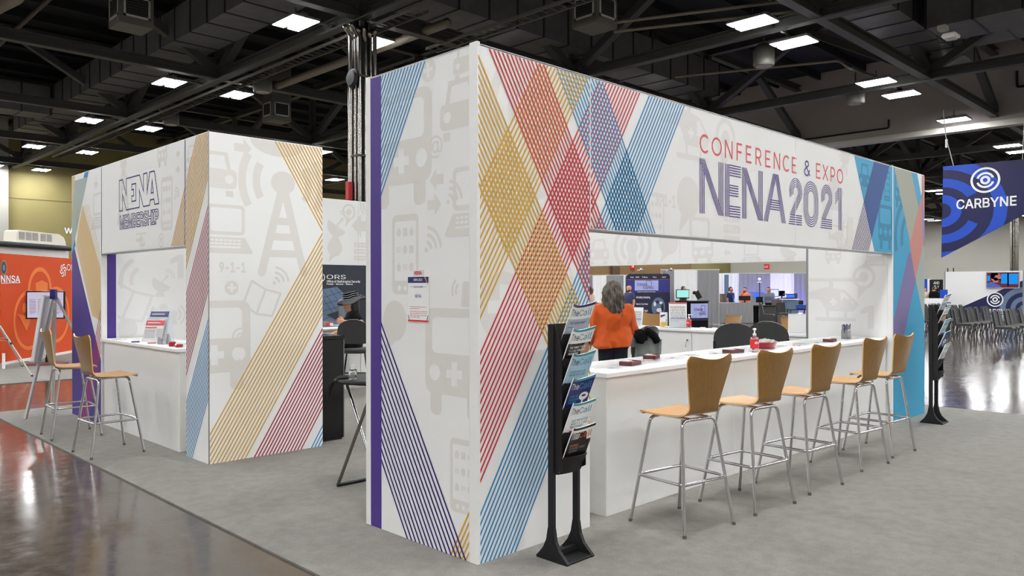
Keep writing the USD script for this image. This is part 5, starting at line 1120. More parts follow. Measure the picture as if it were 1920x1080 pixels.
def desk_screen(px, D, z, w, h, mt, label, turn=0):
    x, y = gp(px, D); t = thing('desk_monitor', label, 'monitor', (x, y, z), A45 + turn)
    part(t, 'foot', [bx(-0.14, -0.09, 0, 0.14, 0.09, 0.015, 0.004)] + ([bx(-0.2, -0.1, -z, 0.2, 0.12, 0)] if z > 0.99 and D > 36 else []), 'black_plastic'); part(t, 'stem', bx(-0.03, 0.0, 0.01, 0.03, 0.03, 0.2), 'black_plastic')
    p = part(t, 'casing', bx(-w / 2, -0.02, 0.1, w / 2, 0.03, 0.1 + h, 0.01), 'black_plastic'); part(p, 'screen', bx(-w / 2 + 0.025, -0.023, 0.13, w / 2 - 0.025, -0.02, 0.1 + h - 0.025), mt); return t
desk_screen(1280, 30.5, 1.04, 0.52, 0.34, 'screen_mint', 'monitor with a pale green page on the black podium')
x, y = gp(1304, 30.6); t = thing('tablet_stand', 'tablet on a white stand at the right of the black podium', 'tablet', (x, y, 1.04), A45)
part(t, 'stand', [bx(-0.17, -0.05, 0, 0.05, 0.05, 0.05, 0.01), bx(-0.15, -0.03, 0.04, -0.02, 0.03, 0.24, 0.01)], 'paper_white'); part(t, 'tablet', bar((0.17, 0, 0.08), (0.02, 0, 0.36), 0.03, 0.2), 'black_plastic'); part(t, 'camera_head', trimesh.creation.icosphere(2, 0.075).apply_translation((-0.04, 0, 0.31)), 'black_plastic', True)

# skirted table and dark desk
def skirted_table(px0, px1, D, z, mt, label, depth=0.7):
    a, b = np.array(gp(px0, D)), np.array(gp(px1, D)); Lg = np.linalg.norm(b - a)
    t = thing('skirted_table', label, 'table', (a[0], a[1], 0), math.degrees(math.atan2(*(b - a)[::-1]))); per = []
    for k in range(int(Lg / 0.05) + 1): per.append((k * 0.05, 0))
    per += [(Lg, 0)] + [(Lg, y) for y in np.arange(0.05, depth, 0.05)]; 
    row = lambda z_, amp: [(x + (amp * math.sin(i * 2.3) if y > 0 else 0), y + (amp * (math.sin(i * 1.7) + 0.4 * math.sin(i * 0.6)) if y == 0 else 0) - (0.03 * amp / 0.03 if y == 0 else 0), z_) for i, (x, y) in enumerate(per)]
    a_, e = sheet([row(0.02, 0.035), row(z * 0.5, 0.028), row(z - 0.03, 0.006), row(z, 0.0)], 0.005); part(t, 'skirt', [a_, e], mt, True)
    part(t, 'top_cloth', bx(-0.01, -0.01, z - 0.01, Lg + 0.01, depth, z + 0.006, 0.004), mt); part(t, 'leg', [bx(0.05, depth - 0.08, 0, 0.09, depth - 0.04, z), bx(Lg - 0.09, depth - 0.08, 0, Lg - 0.05, depth - 0.04, z)], 'steel_dark')
    return t
skirted_table(1347, 1412, 33.7, 0.89, 'drape_grey', 'grey skirted table in front of the men at the screens')
x, y = gp(1412, 34.4); t = thing('reception_desk', 'dark grey desk with a brown end panel behind the padded chair', 'desk', (x, y, 0), A45)
part(t, 'front', bx(0.28, 0, 0.0, 1.05, 0.04, 0.72), 'grey_counter'); part(t, 'top', bx(0.0, -0.05, 0.72, 1.08, 0.6, 0.76), 'black_matt'); part(t, 'end_panel', bx(1.05, -0.05, 0, 1.24, 0.7, 1.02), 'oak_panel'); part(t, 'cabinet', bx(0.0, 0.1, 0, 0.28, 0.55, 0.72), 'black_gloss'); part(t, 'end_panel', bx(-0.14, 0.0, 0, 0.0, 0.5, 0.74), 'oak_panel')
desk_screen(1396, 33.95, 0.89, 0.5, 0.2, 'screen_dark', 'dark monitor lying low on the grey skirted table', 180)
desk_screen(1430, 36, 0.76, 0.62, 0.26, 'screen_dark', 'black monitor behind the dark desk', 180)
desk_screen(1452, 37, 1.0, 0.42, 0.36, 'screen_white', 'white lit screen beside the man in the pale blue shirt')
desk_screen(1466, 39.3, 1.0, 0.3, 0.28, 'screen_dark', 'black monitor above the grey counter with blue light')
x, y = gp(1381, 36.5); t = thing('display_panel', 'brown side panel beside the man in the blue lanyard', 'panel', (x, y, 0), A45); part(t, 'panel', bx(-0.66, 0, 0, -0.48, 0.5, 1.25), 'oak_panel')
x, y = gp(1362, 40); t = thing('banner_stand', 'narrow blue banner stand at the edge of the drape', 'banner stand', (x, y, 0), A45); part(t, 'banner', bx(-0.1, 0, 0.06, 0.12, 0.02, 2.2), 'ors_steel'); part(t, 'base', bx(-0.14, -0.1, 0, 0.16, 0.1, 0.06), 'aluminium')
x, y = gp(1424, 38); t = thing('camera_tripod', 'thin black stand with a bright ball lamp before the violet drape', 'lamp stand', (x, y, 0), A45)
part(t, 'pole', tube([(0, 0, 0.4), (0, 0, 1.8)], 0.02, 8), 'black_plastic', True); part(t, 'leg', [tube([(0, 0, 0.6), (0.4 * math.cos(a), 0.4 * math.sin(a), 0)], 0.015, 6) for a in (0.3, 2.4, 4.5)], 'black_plastic'); part(t, 'crossbar', bx(-0.1, -0.02, 1.78, 0.1, 0.02, 1.82), 'paper_white'); part(t, 'ball_lamp', trimesh.creation.icosphere(2, 0.055).apply_translation((0, 0, 1.96)), 'spot_white', True)
x, y = gp(1412, 40.8); t = thing('neon_frame', 'blue glowing frame with a round emblem at the foot of the drape', 'light sign', (x, y, 0), A45)
part(t, 'frame', [bx(-0.25, 0, 1.26, 0.6, 0.03, 1.29), bx(0.57, 0, 0.9, 0.6, 0.03, 1.29)], 'glow_blue'); part(t, 'emblem', prism(ell(0.16, 1.1, 0.13, 0.13).difference(sbox(0.14, 1.05, 0.18, 1.16)), Fr((0, 0, 0), (1, 0, 0), (0, 0, 1)), 0.03), 'glow_blue'); part(t, 'backing', bx(-0.25, 0.03, 0, 0.6, 0.06, 1.3), 'drape_grey')
x, y = gp(1478, 37.5); t = thing('plotter', 'grey counter with a machine and blue light at the right of the opening', 'counter', (x, y, 0), A45)
part(t, 'body', bx(-0.25, 0, 0, 0.5, 0.5, 0.95), 'ors_steel'); part(t, 'top', bx(-0.28, -0.03, 0.95, 0.5, 0.5, 1.0), 'paper_white'); part(t, 'light_bar', bx(-0.08, 0.02, 1.06, 0.3, 0.05, 1.2), 'glow_blue'); part(t, 'hood', [bx(-0.12, 0.02, 1.2, 0.34, 0.4, 1.24), bx(0.38, 0.0, 1.0, 0.44, 0.3, 1.26), bx(-0.12, 0.1, 1.0, 0.34, 0.4, 1.06)], 'grey_counter'); part(t, 'dark_box', bx(0.5, 0, 0.72, 0.72, 0.4, 0.92), 'black_plastic')
x, y = gp(1502, 36.0); t = thing('storage_bin', 'blue plastic bin just left of the white end panel', 'bin', (x, y, 0.55), A45); part(t, 'bin', [bx(-0.2, -0.15, 0, 0.2, 0.15, 0.18, 0.03)], 'bin_blue'); part(t, 'rim', bx(-0.22, -0.17, 0.17, 0.22, 0.17, 0.2, 0.005), 'bin_blue')
x, y = gp(1499, 36.2); t = thing('side_table', 'dark low table under the blue bin', 'table', (x, y, 0), A45); part(t, 'top', bx(-0.5, -0.2, 0.5, 0.35, 0.3, 0.55), 'grey_counter'); part(t, 'leg', [bx(a, b, 0, a + 0.04, b + 0.04, 0.5) for a in (-0.48, 0.3) for b in (-0.18, 0.24)], 'steel_dark')
# ------------------------------------------------------------------ exit signs
for (x, y, z, tn), lb in (((X1 - 0.1, 48.4, 4.0, -90), 'red exit sign on the grey wall above the violet drapes'), ((74.6, Y1 - 0.1, 3.75, 0), 'red exit sign on the brown wall above the bald man')):
    t = thing('exit_sign', lb, 'exit sign', (x, y, z), tn); f2 = Fr((0, -0.03, 0), (1, 0, 0), (0, 0, 1))
    part(t, 'case', bx(-0.36, -0.03, 0, 0.36, 0.08, 0.66, 0.01), 'exit_red'); part(t, 'lettering', prism(txt('EXIT', 0.3, True, 0.56, (0, 0.18), True), f2, 0.01), 'text_white')

# ------------------------------------------------------------------ padded chairs and the presentation wall on the right
def padded_chair(loc, rz, label, group=None):
    t = thing('padded_chair', label, 'chair', loc, rz, group)
    rows = [[(v * (0.2 - 0.03 * q ** 3), -0.2 - 0.08 * q + 0.02 * v * v, 0.47 + 0.43 * q - 0.02 * (v * v) * q ** 4) for v in np.linspace(-1, 1, 9)] for q in np.linspace(0, 1, 9)]
    a, e = sheet(rows, 0.05); part(t, 'backrest', [a, e], 'chair_cloth', 50); part(t, 'seat', bx(-0.22, -0.22, 0.41, 0.22, 0.24, 0.48, 0.025), 'chair_cloth')
    part(t, 'back_frame', tube(round_path([(-0.225, -0.19, 0.42), (-0.205, -0.28, 0.92), (0.205, -0.28, 0.92), (0.225, -0.19, 0.42)], 0.06, 5), 0.012, 8), 'steel_dark', True)
    for s in (-1, 1):
        part(t, 'leg', bar((s * 0.21, 0.2, 0.42), (s * 0.22, 0.24, 0.0), 0.024), 'steel_dark'); part(t, 'leg', bar((s * 0.21, -0.19, 0.42), (s * 0.22, -0.3, 0.0), 0.024), 'steel_dark'); part(t, 'seat_rail', bar((s * 0.21, -0.2, 0.42), (s * 0.21, 0.22, 0.42), 0.024), 'steel_dark')
    return t
PC = None; SEAT = ['first', 'second', 'third', 'fourth', 'fifth', 'sixth', 'seventh', 'eighth']
for row, (y, xs, n, nm) in enumerate(((2.45, 21.9, 6, 'front row'), (3.78, 23.2, 7, 'second row'), (5.1, 24.6, 8, 'third row'), (6.4, 27.2, 8, 'back row'))):
    for k in range(n):
        P = (xs + 0.56 * k, y + 0.03 * math.sin(k * 2 + row), 0); lb = f'padded charcoal chair facing the stage, {SEAT[k]} from the aisle in the {nm}'; a = 180 + 4 * math.sin(k * 1.3 + row * 2)
        if PC is None: PC = padded_chair(P, a, lb, 'padded chairs in rows before the screen wall')
        else: copy(PC, P, a, lb)
copy(PC, (24.3, 6.6, 0), 170, 'padded charcoal chair standing apart behind the far magazine rack', 'single padded chairs'); copy(PC, (23.2, 7.9, 0), 175, 'padded charcoal chair half hidden by the cyan tower', 'single padded chairs')
x, y = gp(1440, 31.5); copy(PC, (x, y, 0), 200, 'padded charcoal chair in front of the dark desk', 'single padded chairs')
x, y = gp(1470, 33.0); copy(PC, (x, y, 0), 150, 'padded charcoal chair left of the blank white card holder', 'single padded chairs')

def rings(cx, cz, radii, gap0, gap1): 
    out = []
    for k, (r0, r1) in enumerate(radii):
        g = ell(cx, cz, r1, r1).difference(ell(cx, cz, r0, r0)) if r0 > 0 else ell(cx, cz, r1, r1)
        out.append(g)
    return out
def target_logo(cx, cz, r):
    o = ell(cx, cz, r, r).difference(ell(cx, cz, r * 0.84, r * 0.84)); m = ell(cx, cz, r * 0.62, r * 0.62).difference(ell(cx, cz, r * 0.46, r * 0.46))
    cut = UU([Polygon([(cx, cz), (cx + r, cz + 0.3 * r), (cx + r, cz - 0.3 * r)]), Polygon([(cx, cz), (cx - r, cz + 0.3 * r), (cx - r, cz - 0.3 * r)])])
    return UU([o, m.difference(cut), ell(cx, cz, r * 0.34, r * 0.34).difference(ell(cx, cz, r * 0.16, r * 0.16))])
t = thing('screen_wall', 'white presentation wall with a navy diagonal and round emblem behind the chairs', 'display wall')
part(t, 'wall', bx(48.0, 7.55, 0.02, 48.3, 11.52, 2.46, 0.004), 'white_laminate'); part(t, 'edge_post', [bx(47.97, 7.5, 0, 48.33, 7.56, 2.48), bx(47.97, 11.5, 0, 48.33, 11.56, 2.48)], 'grey_profile'); part(t, 'foot', bx(48.0, 7.55, 0, 48.3, 11.52, 0.02), 'black_matt')
f = SIDE(48.0); rect = sbox(-11.5, 0.03, -7.57, 2.45); nav = Polygon([(-11.4, 0.0), (-8.6, 1.40), (-7.5, 1.95), (-7.5, 0.0)]).intersection(rect)
part(t, 'navy_print', decal(nav, f, 0.004), 'banner_navy'); rg = UU([ell(-7.5, 0.35, r1, r1).difference(ell(-7.5, 0.35, r0, r0)) for r0, r1 in ((0.0, 0.22), (0.42, 0.66), (0.9, 1.2))])
part(t, 'blue_rings', decal(rg.intersection(nav), f, 0.008), 'mag_teal' if False else 'ors_steel'); part(t, 'emblem', decal(target_logo(-8.92, 0.84, 0.42), f, 0.014), 'text_white'); part(t, 'wall_lettering', decal(txt('CARBYNE', 0.26, True, 1.5, (-8.75, 0.04), True).intersection(rect), f, 0.014), 'text_white')
part(t, 'antenna', [tube([(48.1, y, 2.46), (48.1, y, 2.68)], 0.03, 8) for y in (11.4, 11.1)], 'black_plastic')
t = thing('wall_screen', 'large wall screen showing a man in a headset beside blue monitors', 'television'); part(t, 'bezel', bx(47.9, 7.7, 1.47, 47.98, 9.36, 2.42, 0.01), 'silver_plastic'); f = SIDE(47.9); sr = sbox(-9.31, 1.52, -7.75, 2.37)
part(t, 'screen', decal(sr, f, 0.004), 'screen_brown'); part(t, 'picture_monitor', decal(UU([sbox(-8.6, 1.74, -8.29, 2.3), sbox(-8.22, 1.72, -7.78, 2.3), sbox(-9.28, 1.9, -9.15, 2.2)]), f, 0.008), 'screen_blue')
part(t, 'picture_man', decal(UU([ell(-8.86, 2.12, 0.26, 0.26), sbox(-9.0, 1.8, -8.75, 2.0)]).intersection(sr), f, 0.010), 'screen_skin'); part(t, 'picture_hair', decal(Polygon([(-9.12, 2.05), (-9.1, 2.34), (-8.78, 2.37), (-8.72, 2.26), (-8.9, 2.2), (-8.95, 2.0)]), f, 0.012), 'screen_dark'); part(t, 'picture_headset', decal(UU([ell(-8.86, 2.0, 0.1, 0.09), line([(-8.86, 1.98), (-8.62, 1.96)], 0.07, 'round'), sbox(-8.29, 1.6, -8.22, 2.34)]), f, 0.014), 'screen_dark'); part(t, 'picture_shirt', decal(Polygon([(-9.31, 1.52), (-9.31, 1.78), (-9.1, 1.84), (-8.7, 1.66), (-8.55, 1.52)]), f, 0.013), 'screen_shirt')
t = thing('hanging_banner', 'big royal blue hanging banner with rings and a round emblem above the chairs', 'hanging banner')
pb_ = Polygon([(-7.24, 6.62), (-7.31, 2.80), (-1.2, 6.12), (-1.2, 6.56)]); f = SIDE(33.0); part(t, 'banner_body', prism(pb_, f, 0.06, -0.06), 'banner_navy'); cz = 4.75
rg = UU([ell(-7.3, cz, r1 * 1.12, r1).difference(ell(-7.3, cz, r0 * 1.12, r0)) for r0, r1 in ((0.33, 0.68), (1.0, 1.36), (1.72, 2.15))]).difference(Polygon([(-7.3, cz + 0.1), (-5.2, cz + 1.0), (-5.2, cz - 1.0)]).intersection(ell(-7.3, cz, 1.55, 1.5)).difference(ell(-7.3, cz, 0.9, 0.8)))
part(t, 'blue_rings', decal(rg.intersection(pb_), f, 0.006), 'banner_blue'); part(t, 'emblem', decal(AF.scale(target_logo(-5.68, 5.9, 0.52), 1.03, 1.0, origin=(-5.68, 5.9)), f, 0.012), 'text_white'); part(t, 'banner_lettering', decal(txt('CARBYNE', 0.37, True, 2.15, (-5.66, 4.8), True), f, 0.012), 'text_white')
part(t, 'hanging_cable', [tube([(33.03, 6.85, 6.6), (33.03, 7.15, 7.9), (33.03, 7.25, 9.0)], 0.02, 6), tube([(33.03, 2.2, 6.5), (33.03, 2.4, 9.0)], 0.02, 6), tube([(33.03, 4.4, 6.58), (33.03, 4.3, 9.0)], 0.012, 6)], 'aluminium'); part(t, 'turnbuckle', bx(32.98, 7.08, 7.4, 33.08, 7.16, 7.75), 'paper_white')
# small far booth between the tower and the screen wall
skirted_table(1732, 1770, 44, 0.9, 'drape_white', 'white skirted table beyond the far magazine rack')
f = facing(1744, 47); t = thing('display_backdrop', 'small black backdrop with white lettering beyond the far magazine rack', 'display backdrop'); part(t, 'panel', prism(sbox(0, 0.02, 0.78, 2.0), f, 0.05, -0.06), 'black_matt'); part(t, 'lettering', decal(UU([txt('AND', 0.16, True, 0.36, (0.2, 1.72)), txt('ILY', 0.16, True, 0.3, (0.24, 1.48)), sbox(0.1, 1.25, 0.66, 1.27)]), f, 0.004), 'text_white')
f = facing(1733, 49); t = thing('display_backdrop', 'bright blue and white backdrop edge beside the cyan tower', 'display backdrop'); part(t, 'panel', prism(sbox(-0.3, 0.02, 0.2, 2.05), f, 0.05, -0.06), 'screen_blue' if False else 'banner_blue'); part(t, 'white_panel', prism(sbox(0.2, 0.02, 0.42, 2.05), f, 0.05, -0.06), 'paper_white')
x, y = gp(1769, 45.3); t = thing('office_chair', 'blue chair back beside the white skirted table', 'chair', (x, y, 0), A45 + 180)
a, e = sheet([[(v * 0.22, 0.03 * v * v, 0.9 + 0.5 * q) for v in np.linspace(-1, 1, 7)] for q in np.linspace(0, 1, 5)], 0.04); part(t, 'backrest', [a, e], 'banner_blue', 50); part(t, 'seat', bx(-0.22, 0.0, 0.62, 0.22, 0.42, 0.68, 0.02), 'banner_blue'); part(t, 'stem', [tube([(0, 0.2, 0), (0, 0.2, 0.62)], 0.03, 8), bar((0, 0.18, 0.64), (0, 0.0, 0.95), 0.04), bx(-0.25, -0.05, 0, 0.25, 0.45, 0.04, 0.01)], 'black_plastic')

# ------------------------------------------------------------------ behind the black hat: dark banner backdrop
o = np.array([1.6, 9.35, 0.0]); f = Fr(o, (0.985, 0.17, 0) / np.hypot(0.985, 0.17), (0, 0, 1)); t = thing('display_backdrop', 'dark slate backdrop with white lettering behind the woman in the black hat', 'display backdrop')
def pix(fr, px, py):
    d = fw + (px - 960) / F_PX * rt + (540 - py) / F_PX * up; s = np.dot(fr.o - CAM, fr.W) / np.dot(d, fr.W); p = np.array(CAM) + s * d - fr.o; return float(p @ fr.U), float(p @ fr.V)
bu0, bu1 = pix(f, 575, 500)[0], pix(f, 687, 500)[0]; bz1 = pix(f, 640, 496)[1]
body = sbox(bu0, 0.05, bu1, bz1); part(t, 'panel', prism(body, f, 0.04, -0.04), 'ors_dark'); part(t, 'foot', [bx(*(f.at((u, 0))[0] - [0.15, 0.15, 0]), *(f.at((u, 0))[0] + [0.15, 0.15, 0.05])) for u in (bu0 + 0.2, bu1 - 0.2)], 'aluminium')
P = lambda *q: Polygon([pix(f, *a) for a in q])
part(t, 'glass_print', decal(UU([P((575, 560), (606, 542), (632, 538), (655, 560), (660, 640), (575, 640))]).intersection(body), f, 0.003), 'ors_steel'); part(t, 'grey_print', decal(P((636, 560), (646, 556), (646, 640), (634, 640)).intersection(body), f, 0.006), 'ors_grey'); part(t, 'dark_print', decal(P((612, 590), (634, 583), (634, 602)).intersection(body), f, 0.006), 'ors_dark')
gl = [line([pix(f, a, b), pix(f, c, d)], 0.008) for a, b, c, d in ((606, 545, 636, 590), (618, 542, 640, 572), (606, 562, 634, 600), (628, 540, 650, 565), (600, 560, 645, 545), (600, 572, 645, 560), (600, 585, 640, 573), (604, 600, 634, 588))]
part(t, 'glazing_lines', decal(UU(gl).intersection(body), f, 0.005), 'ors_line')
def ptxt(s, x0, x1, yb, yt, bold=True): a, b = pix(f, x0, yb), pix(f, x1, yb); return txt(s, pix(f, x0, yt)[1] - a[1], bold, b[0] - a[0], a)
part(t, 'white_lettering', decal(UU([ptxt('ORS', 612, 648, 523, 515, False), ptxt('Office of Radiological Security', 612, 675, 529.5, 525.5), ptxt('Protect - Remove - Reduce', 612, 661, 534, 531), arc(*pix(f, 603, 520), 0.07, -100, 60, 0.02)]), f, 0.006), 'text_white')
for k, (px, lb, mt) in enumerate(((612, 'photo leaflet rack at the left on the white rear worktop', 'skin_tan'), (619, 'pink and white packets on the white rear worktop', 'card_red'), (626, 'white papers on the worktop behind the hat woman', 'paper_white'), (634, 'pale folder on the worktop beside the hat woman', 'paper_grey'))):
    x, y = gp(px, 12.5); t = thing('leaflet_pile', lb, 'leaflets', (x, y, 0.962), 10); part(t, 'pile', bx(-0.04, -0.03, 0, 0.04, 0.03, 0.02 if k > 1 else 0.07, 0.003), mt); part(t, 'print', bx(-0.03, -0.032, 0.004, 0.03, -0.03, 0.016 if k > 1 else 0.05), 'text_grey' if k != 1 else 'paper_white')

# ------------------------------------------------------------------ left: orange backdrop, command trailer, stands
U = np.array((0.635, 0.772, 0)); U /= np.linalg.norm(U); f = Fr((0.66, 14.35, 0.013), U, (0, 0, 1)); t = thing('display_backdrop', 'bright orange fabric backdrop with pale circles at the far left', 'display backdrop')
part(t, 'fabric', prism(sbox(0, 0.12, 4.8, 2.23), f, 0.06, -0.06), 'orange_fabric'); part(t, 'base_rail', [bar(f.at((0, 0.1), 0.03)[0], f.at((4.8, 0.1), 0.03)[0], 0.05), bar(f.at((0.02, 0), 0.03)[0], f.at((0.02, 0.3), 0.03)[0], 0.05)], 'paper_white')
ci = lambda x, y, r, w: ell(*pix(f, x, y), r, r).difference(ell(*pix(f, x, y), r - w, r - w))
part(t, 'pale_rings', decal(UU([ci(75, 545, 0.5, 0.09), ci(55, 600, 0.62, 0.08), ci(105, 590, 0.62, 0.08)]).intersection(sbox(0, 0.12, 4.8, 2.23)), f, 0.004), 'orange_print'); a = pix(f, 78, 545)
part(t, 'shield_print', decal(UU([Polygon([(a[0] - 0.26, a[1] + 0.16), (a[0], a[1] + 0.22), (a[0] + 0.26, a[1] + 0.16), (a[0] + 0.22, a[1] - 0.2), (a[0], a[1] - 0.35), (a[0] - 0.22, a[1] - 0.2)]).difference(ell(a[0], a[1] - 0.1, 0.09, 0.1)), ell(*pix(f, 45, 577), 0.08, 0.1), Polygon([pix(f, 32, 588), pix(f, 58, 596), pix(f, 50, 620)])]), f, 0.005), 'orange_print')
part(t, 'white_lettering', decal(UU([txt('NNSA', 0.13, True, pix(f, 37, 525)[0] - pix(f, 1, 525)[0], pix(f, 1, 529)), line([pix(f, 1, 531), pix(f, 37, 530)], 0.012), txt('O', 0.14, False, 0.17, pix(f, 125, 507)), txt('R', 0.14, False, 0.12, pix(f, 133, 507.5))] + [AF.rotate(arc(*(np.array(pix(f, 118, 507)) + [0.07, 0]), 0.07, 0, 150, 0.03), k * 60, origin=pix(f, 118, 507)) for k in range(6)]), f, 0.006), 'text_white')
e = pix(f, 6.5, 502); part(t, 'round_emblem', decal(ell(*e, 0.09, 0.12), f, 0.006), 'mag_navy'); part(t, 'emblem_ring', decal(UU([ell(*e, 0.11, 0.15).difference(ell(*e, 0.09, 0.125)), ell(e[0], e[1], 0.03, 0.06)]), f, 0.008), 'mag_green')
U2 = np.array((0.80, 0.60, 0)); f = Fr((-2.2, 18.2, 0.013), U2, (0, 0, 1)); t = thing('command_trailer', 'white trailer with a black awning roll behind the orange backdrop', 'trailer')
part(t, 'body', prism(rrect(0, 0.5, 8.0, 2.84, 0.12), f, 2.4, -2.4), 'rv_white'); part(t, 'chassis', prism(sbox(0.3, 0.3, 7.7, 0.5), f, 2.2, -2.3), 'steel_dark')
for u in (2.6, 3.5):
    w = lathe([(0.2, 0), (0.32, 0.01), (0.33, 0.1), (0.32, 0.2), (0.2, 0.21)], 24); w.apply_transform(trimesh.transformations.rotation_matrix(PI / 2, [1, 0, 0])); w.apply_transform(trimesh.transformations.rotation_matrix(math.atan2(U2[1], U2[0]), [0, 0, 1])); w.apply_translation(f.at((u, 0.33), -0.3)[0]); part(t, 'wheel', w, 'black_matt', 40)
part(t, 'awning_roll', tube([f.at((2.0, 2.74), 0.10)[0], f.at((7.9, 2.74), 0.10)[0]], 0.075, 12), 'black_matt', True); part(t, 'awning_arm', [bar(f.at((2.0, 2.8), 0.08)[0], f.at((2.0, 1.1), 0.06)[0], 0.1), bx(*(f.at((2.0, 2.5), 0.1)[0] - 0.1), *(f.at((2.0, 2.74), 0.10)[0] + 0.1))], 'black_matt')
ac = (pix(f, 28, 455)[0] + 0.22, 0); ae = (pix(f, 122, 455)[0] + 0.22, 0); q = Polygon([(ac[0], 2.84), (ac[0] + 0.02, 3.14), (ac[0] + 0.12, 3.19), (ae[0] - 0.28, 3.17), (ae[0] - 0.08, 3.08), (ae[0], 2.94), (ae[0], 2.84)])
part(t, 'roof_air_unit', prism(q, f, 0.4, -0.55), 'rv_cream'); n_ = ae[0] - ac[0]
for u0, u1 in ((0.05, 0.16), (0.18, 0.29), (0.31, 0.42), (0.47, 0.58), (0.6, 0.70)): part(t, 'air_unit_vent', [prism(sbox(ac[0] + u0 * n_, z, ac[0] + u1 * n_, z + 0.014), f, 0.008, -0.15) for z in np.arange(2.92, 3.12, 0.028)], 'text_grey')
x, y = gp(85, 16.0); t = thing('floor_screen', 'lit screen on a black floor stand before the orange backdrop', 'screen', (x, y, 0), A45 + 8)
part(t, 'casing', bx(-0.37, 0, 0.94, 0.37, 0.05, 1.51, 0.008), 'black_plastic'); part(t, 'screen', bx(-0.345, -0.003, 0.965, 0.345, 0.0, 1.485), 'screen_lilac'); f3 = Fr((0, -0.004, 0), (1, 0, 0), (0, 0, 1)); part(t, 'screen_text', decal(UU([lines_of_text(-0.3 + 0.16 * k, 1.33, 0.12, 12, 0.026, 20 + k, 0.35) for k in range(4)] + [sbox(-0.05, 1.4, 0.06, 1.415)]), f3, 0.001), 'text_grey')
part(t, 'pole', [tube([(0, 0.07, 0.05), (0, 0.07, 1.0)], 0.035, 10)], 'black_plastic', True); part(t, 'base', lathe([(0.02, 0), (0.4, 0), (0.4, 0.015), (0.05, 0.03)], 28, (0, 0.07, 0.012)), 'tray_maroon', 40)
x, y = gp(-25, 14.3); fx, fy = gp(42, 15.55); t = thing('light_tripod', 'thin silver tripod leg at the left edge of the picture', 'tripod', (x, y, 0.014)); R0 = math.hypot(fx - x, fy - y); A0 = math.atan2(fy - y, fx - x)
for k in range(3):
    a = A0 + k * 2 * PI / 3; fo = np.array((R0 * math.cos(a), R0 * math.sin(a), 0.0)); ap = np.array((0, 0, 1.25)); l = part(t, 'leg', tube([ap, fo], 0.012, 8), 'aluminium', True)
    for q in (0.0, 0.45, 0.72): p = ap + (fo - ap) * (1 - q); part(l, 'leg_joint', tube([p - (fo - ap) * 0.012, p + (fo - ap) * 0.012], 0.02, 8), 'black_plastic', True)
part(t, 'centre_pole', tube([(0, 0, 0.6), (0, 0, 1.6)], 0.014, 8), 'aluminium', True); part(t, 'spreader', [tube([(0, 0, 0.62), (R0 * 0.5 * math.cos(A0 + k * 2.0944), R0 * 0.5 * math.sin(A0 + k * 2.0944), 0.61)], 0.006, 6) for k in range(3)], 'aluminium')
# flip chart easel
ax_, ay_ = gp(103, 9.75); ap = np.array((ax_, ay_, 1.49)); t = thing('flip_chart_easel', 'aluminium flip chart easel with a white pad behind the left stools', 'easel')
rv = np.array((rt[0], rt[1], 0)); dv = np.array((fw[0], fw[1], 0)); fa = np.array((-0.515, 7.47, 0.012)); fb = ap * [1, 1, 0] + rv * 0.0 + dv * 0.05 + np.array((-0.03, 0.0, 0.012)); fc = ap * [1, 1, 0] + rv * 0.52 + dv * 0.45
fc[2] = 0.0
for e, b_ in ((fa, ap), (fb - rv * 0.03, ap), (fc, ap)): part(t, 'leg', bar(b_, e, 0.034, 0.028), 'aluminium')
part(t, 'brace', bar(ap + (fb - ap) * 0.55, ap + (fc - ap) * 0.58, 0.02), 'aluminium'); 
ud = dv + rv * ((92 - 960) / F_PX + 0.20); ud /= np.linalg.norm(ud); vd = np.array((-rv[0] * 0.16, -rv[1] * 0.16, -0.98)); vd /= np.linalg.norm(vd); o = ap - ud * 0.36 - rv * 0.07 + np.array((0, 0, -0.02)); nn = np.cross(ud, vd)
def slab(o, u, v, a0, a1, b0, b1, n, w): return trimesh.convex.convex_hull(np.array([o + u * a + v * b + n * c for a in (a0, a1) for b in (b0, b1) for c in (0, w)]))
part(t, 'pad', slab(o, ud, vd, 0, 0.7, 0, 0.78, nn, 0.03), 'paper_white'); part(t, 'board', slab(o - nn * 0.012, ud, vd, -0.01, 0.71, -0.01, 0.8, nn, 0.011), 'paper_grey'); part(t, 'shelf', slab(o, ud, vd, 0, 0.7, 0.79, 0.81, -nn, -0.06), 'aluminium'); part(t, 'clip', slab(ap + np.array((0, 0, 0.0)), rv, np.array((0, 0, 1.0)), -0.035, 0.03, -0.05, 0.07, dv, -0.05), 'mag_navy')

# ------------------------------------------------------------------ people
SPH = np.array(trimesh.creation.icosphere(1).vertices)
def ball_hull(*pr): return m3.Manifold.hull_points(np.vstack([np.asarray(p, float) + SPH * (np.asarray(r, float) if np.ndim(r) else r) for p, r in pr]))
def join(ms):
    out = ms[0]
    for m in ms[1:]: out = out + m
    return out
def to_tri(m): q = m.to_mesh(); return trimesh.Trimesh(np.array(q.vert_properties[:, :3]), np.array(q.tri_verts), process=True)
def soften(m, step, it=12):
    q = to_tri(m.refine_to_length(step)); trimesh.smoothing.filter_taubin(q, 0.5, 0.53, it); return q
def to_man(q): return m3.Manifold(m3.Mesh(vert_properties=np.asarray(q.vertices, np.float32), tri_verts=np.asarray(q.faces, np.uint32)))

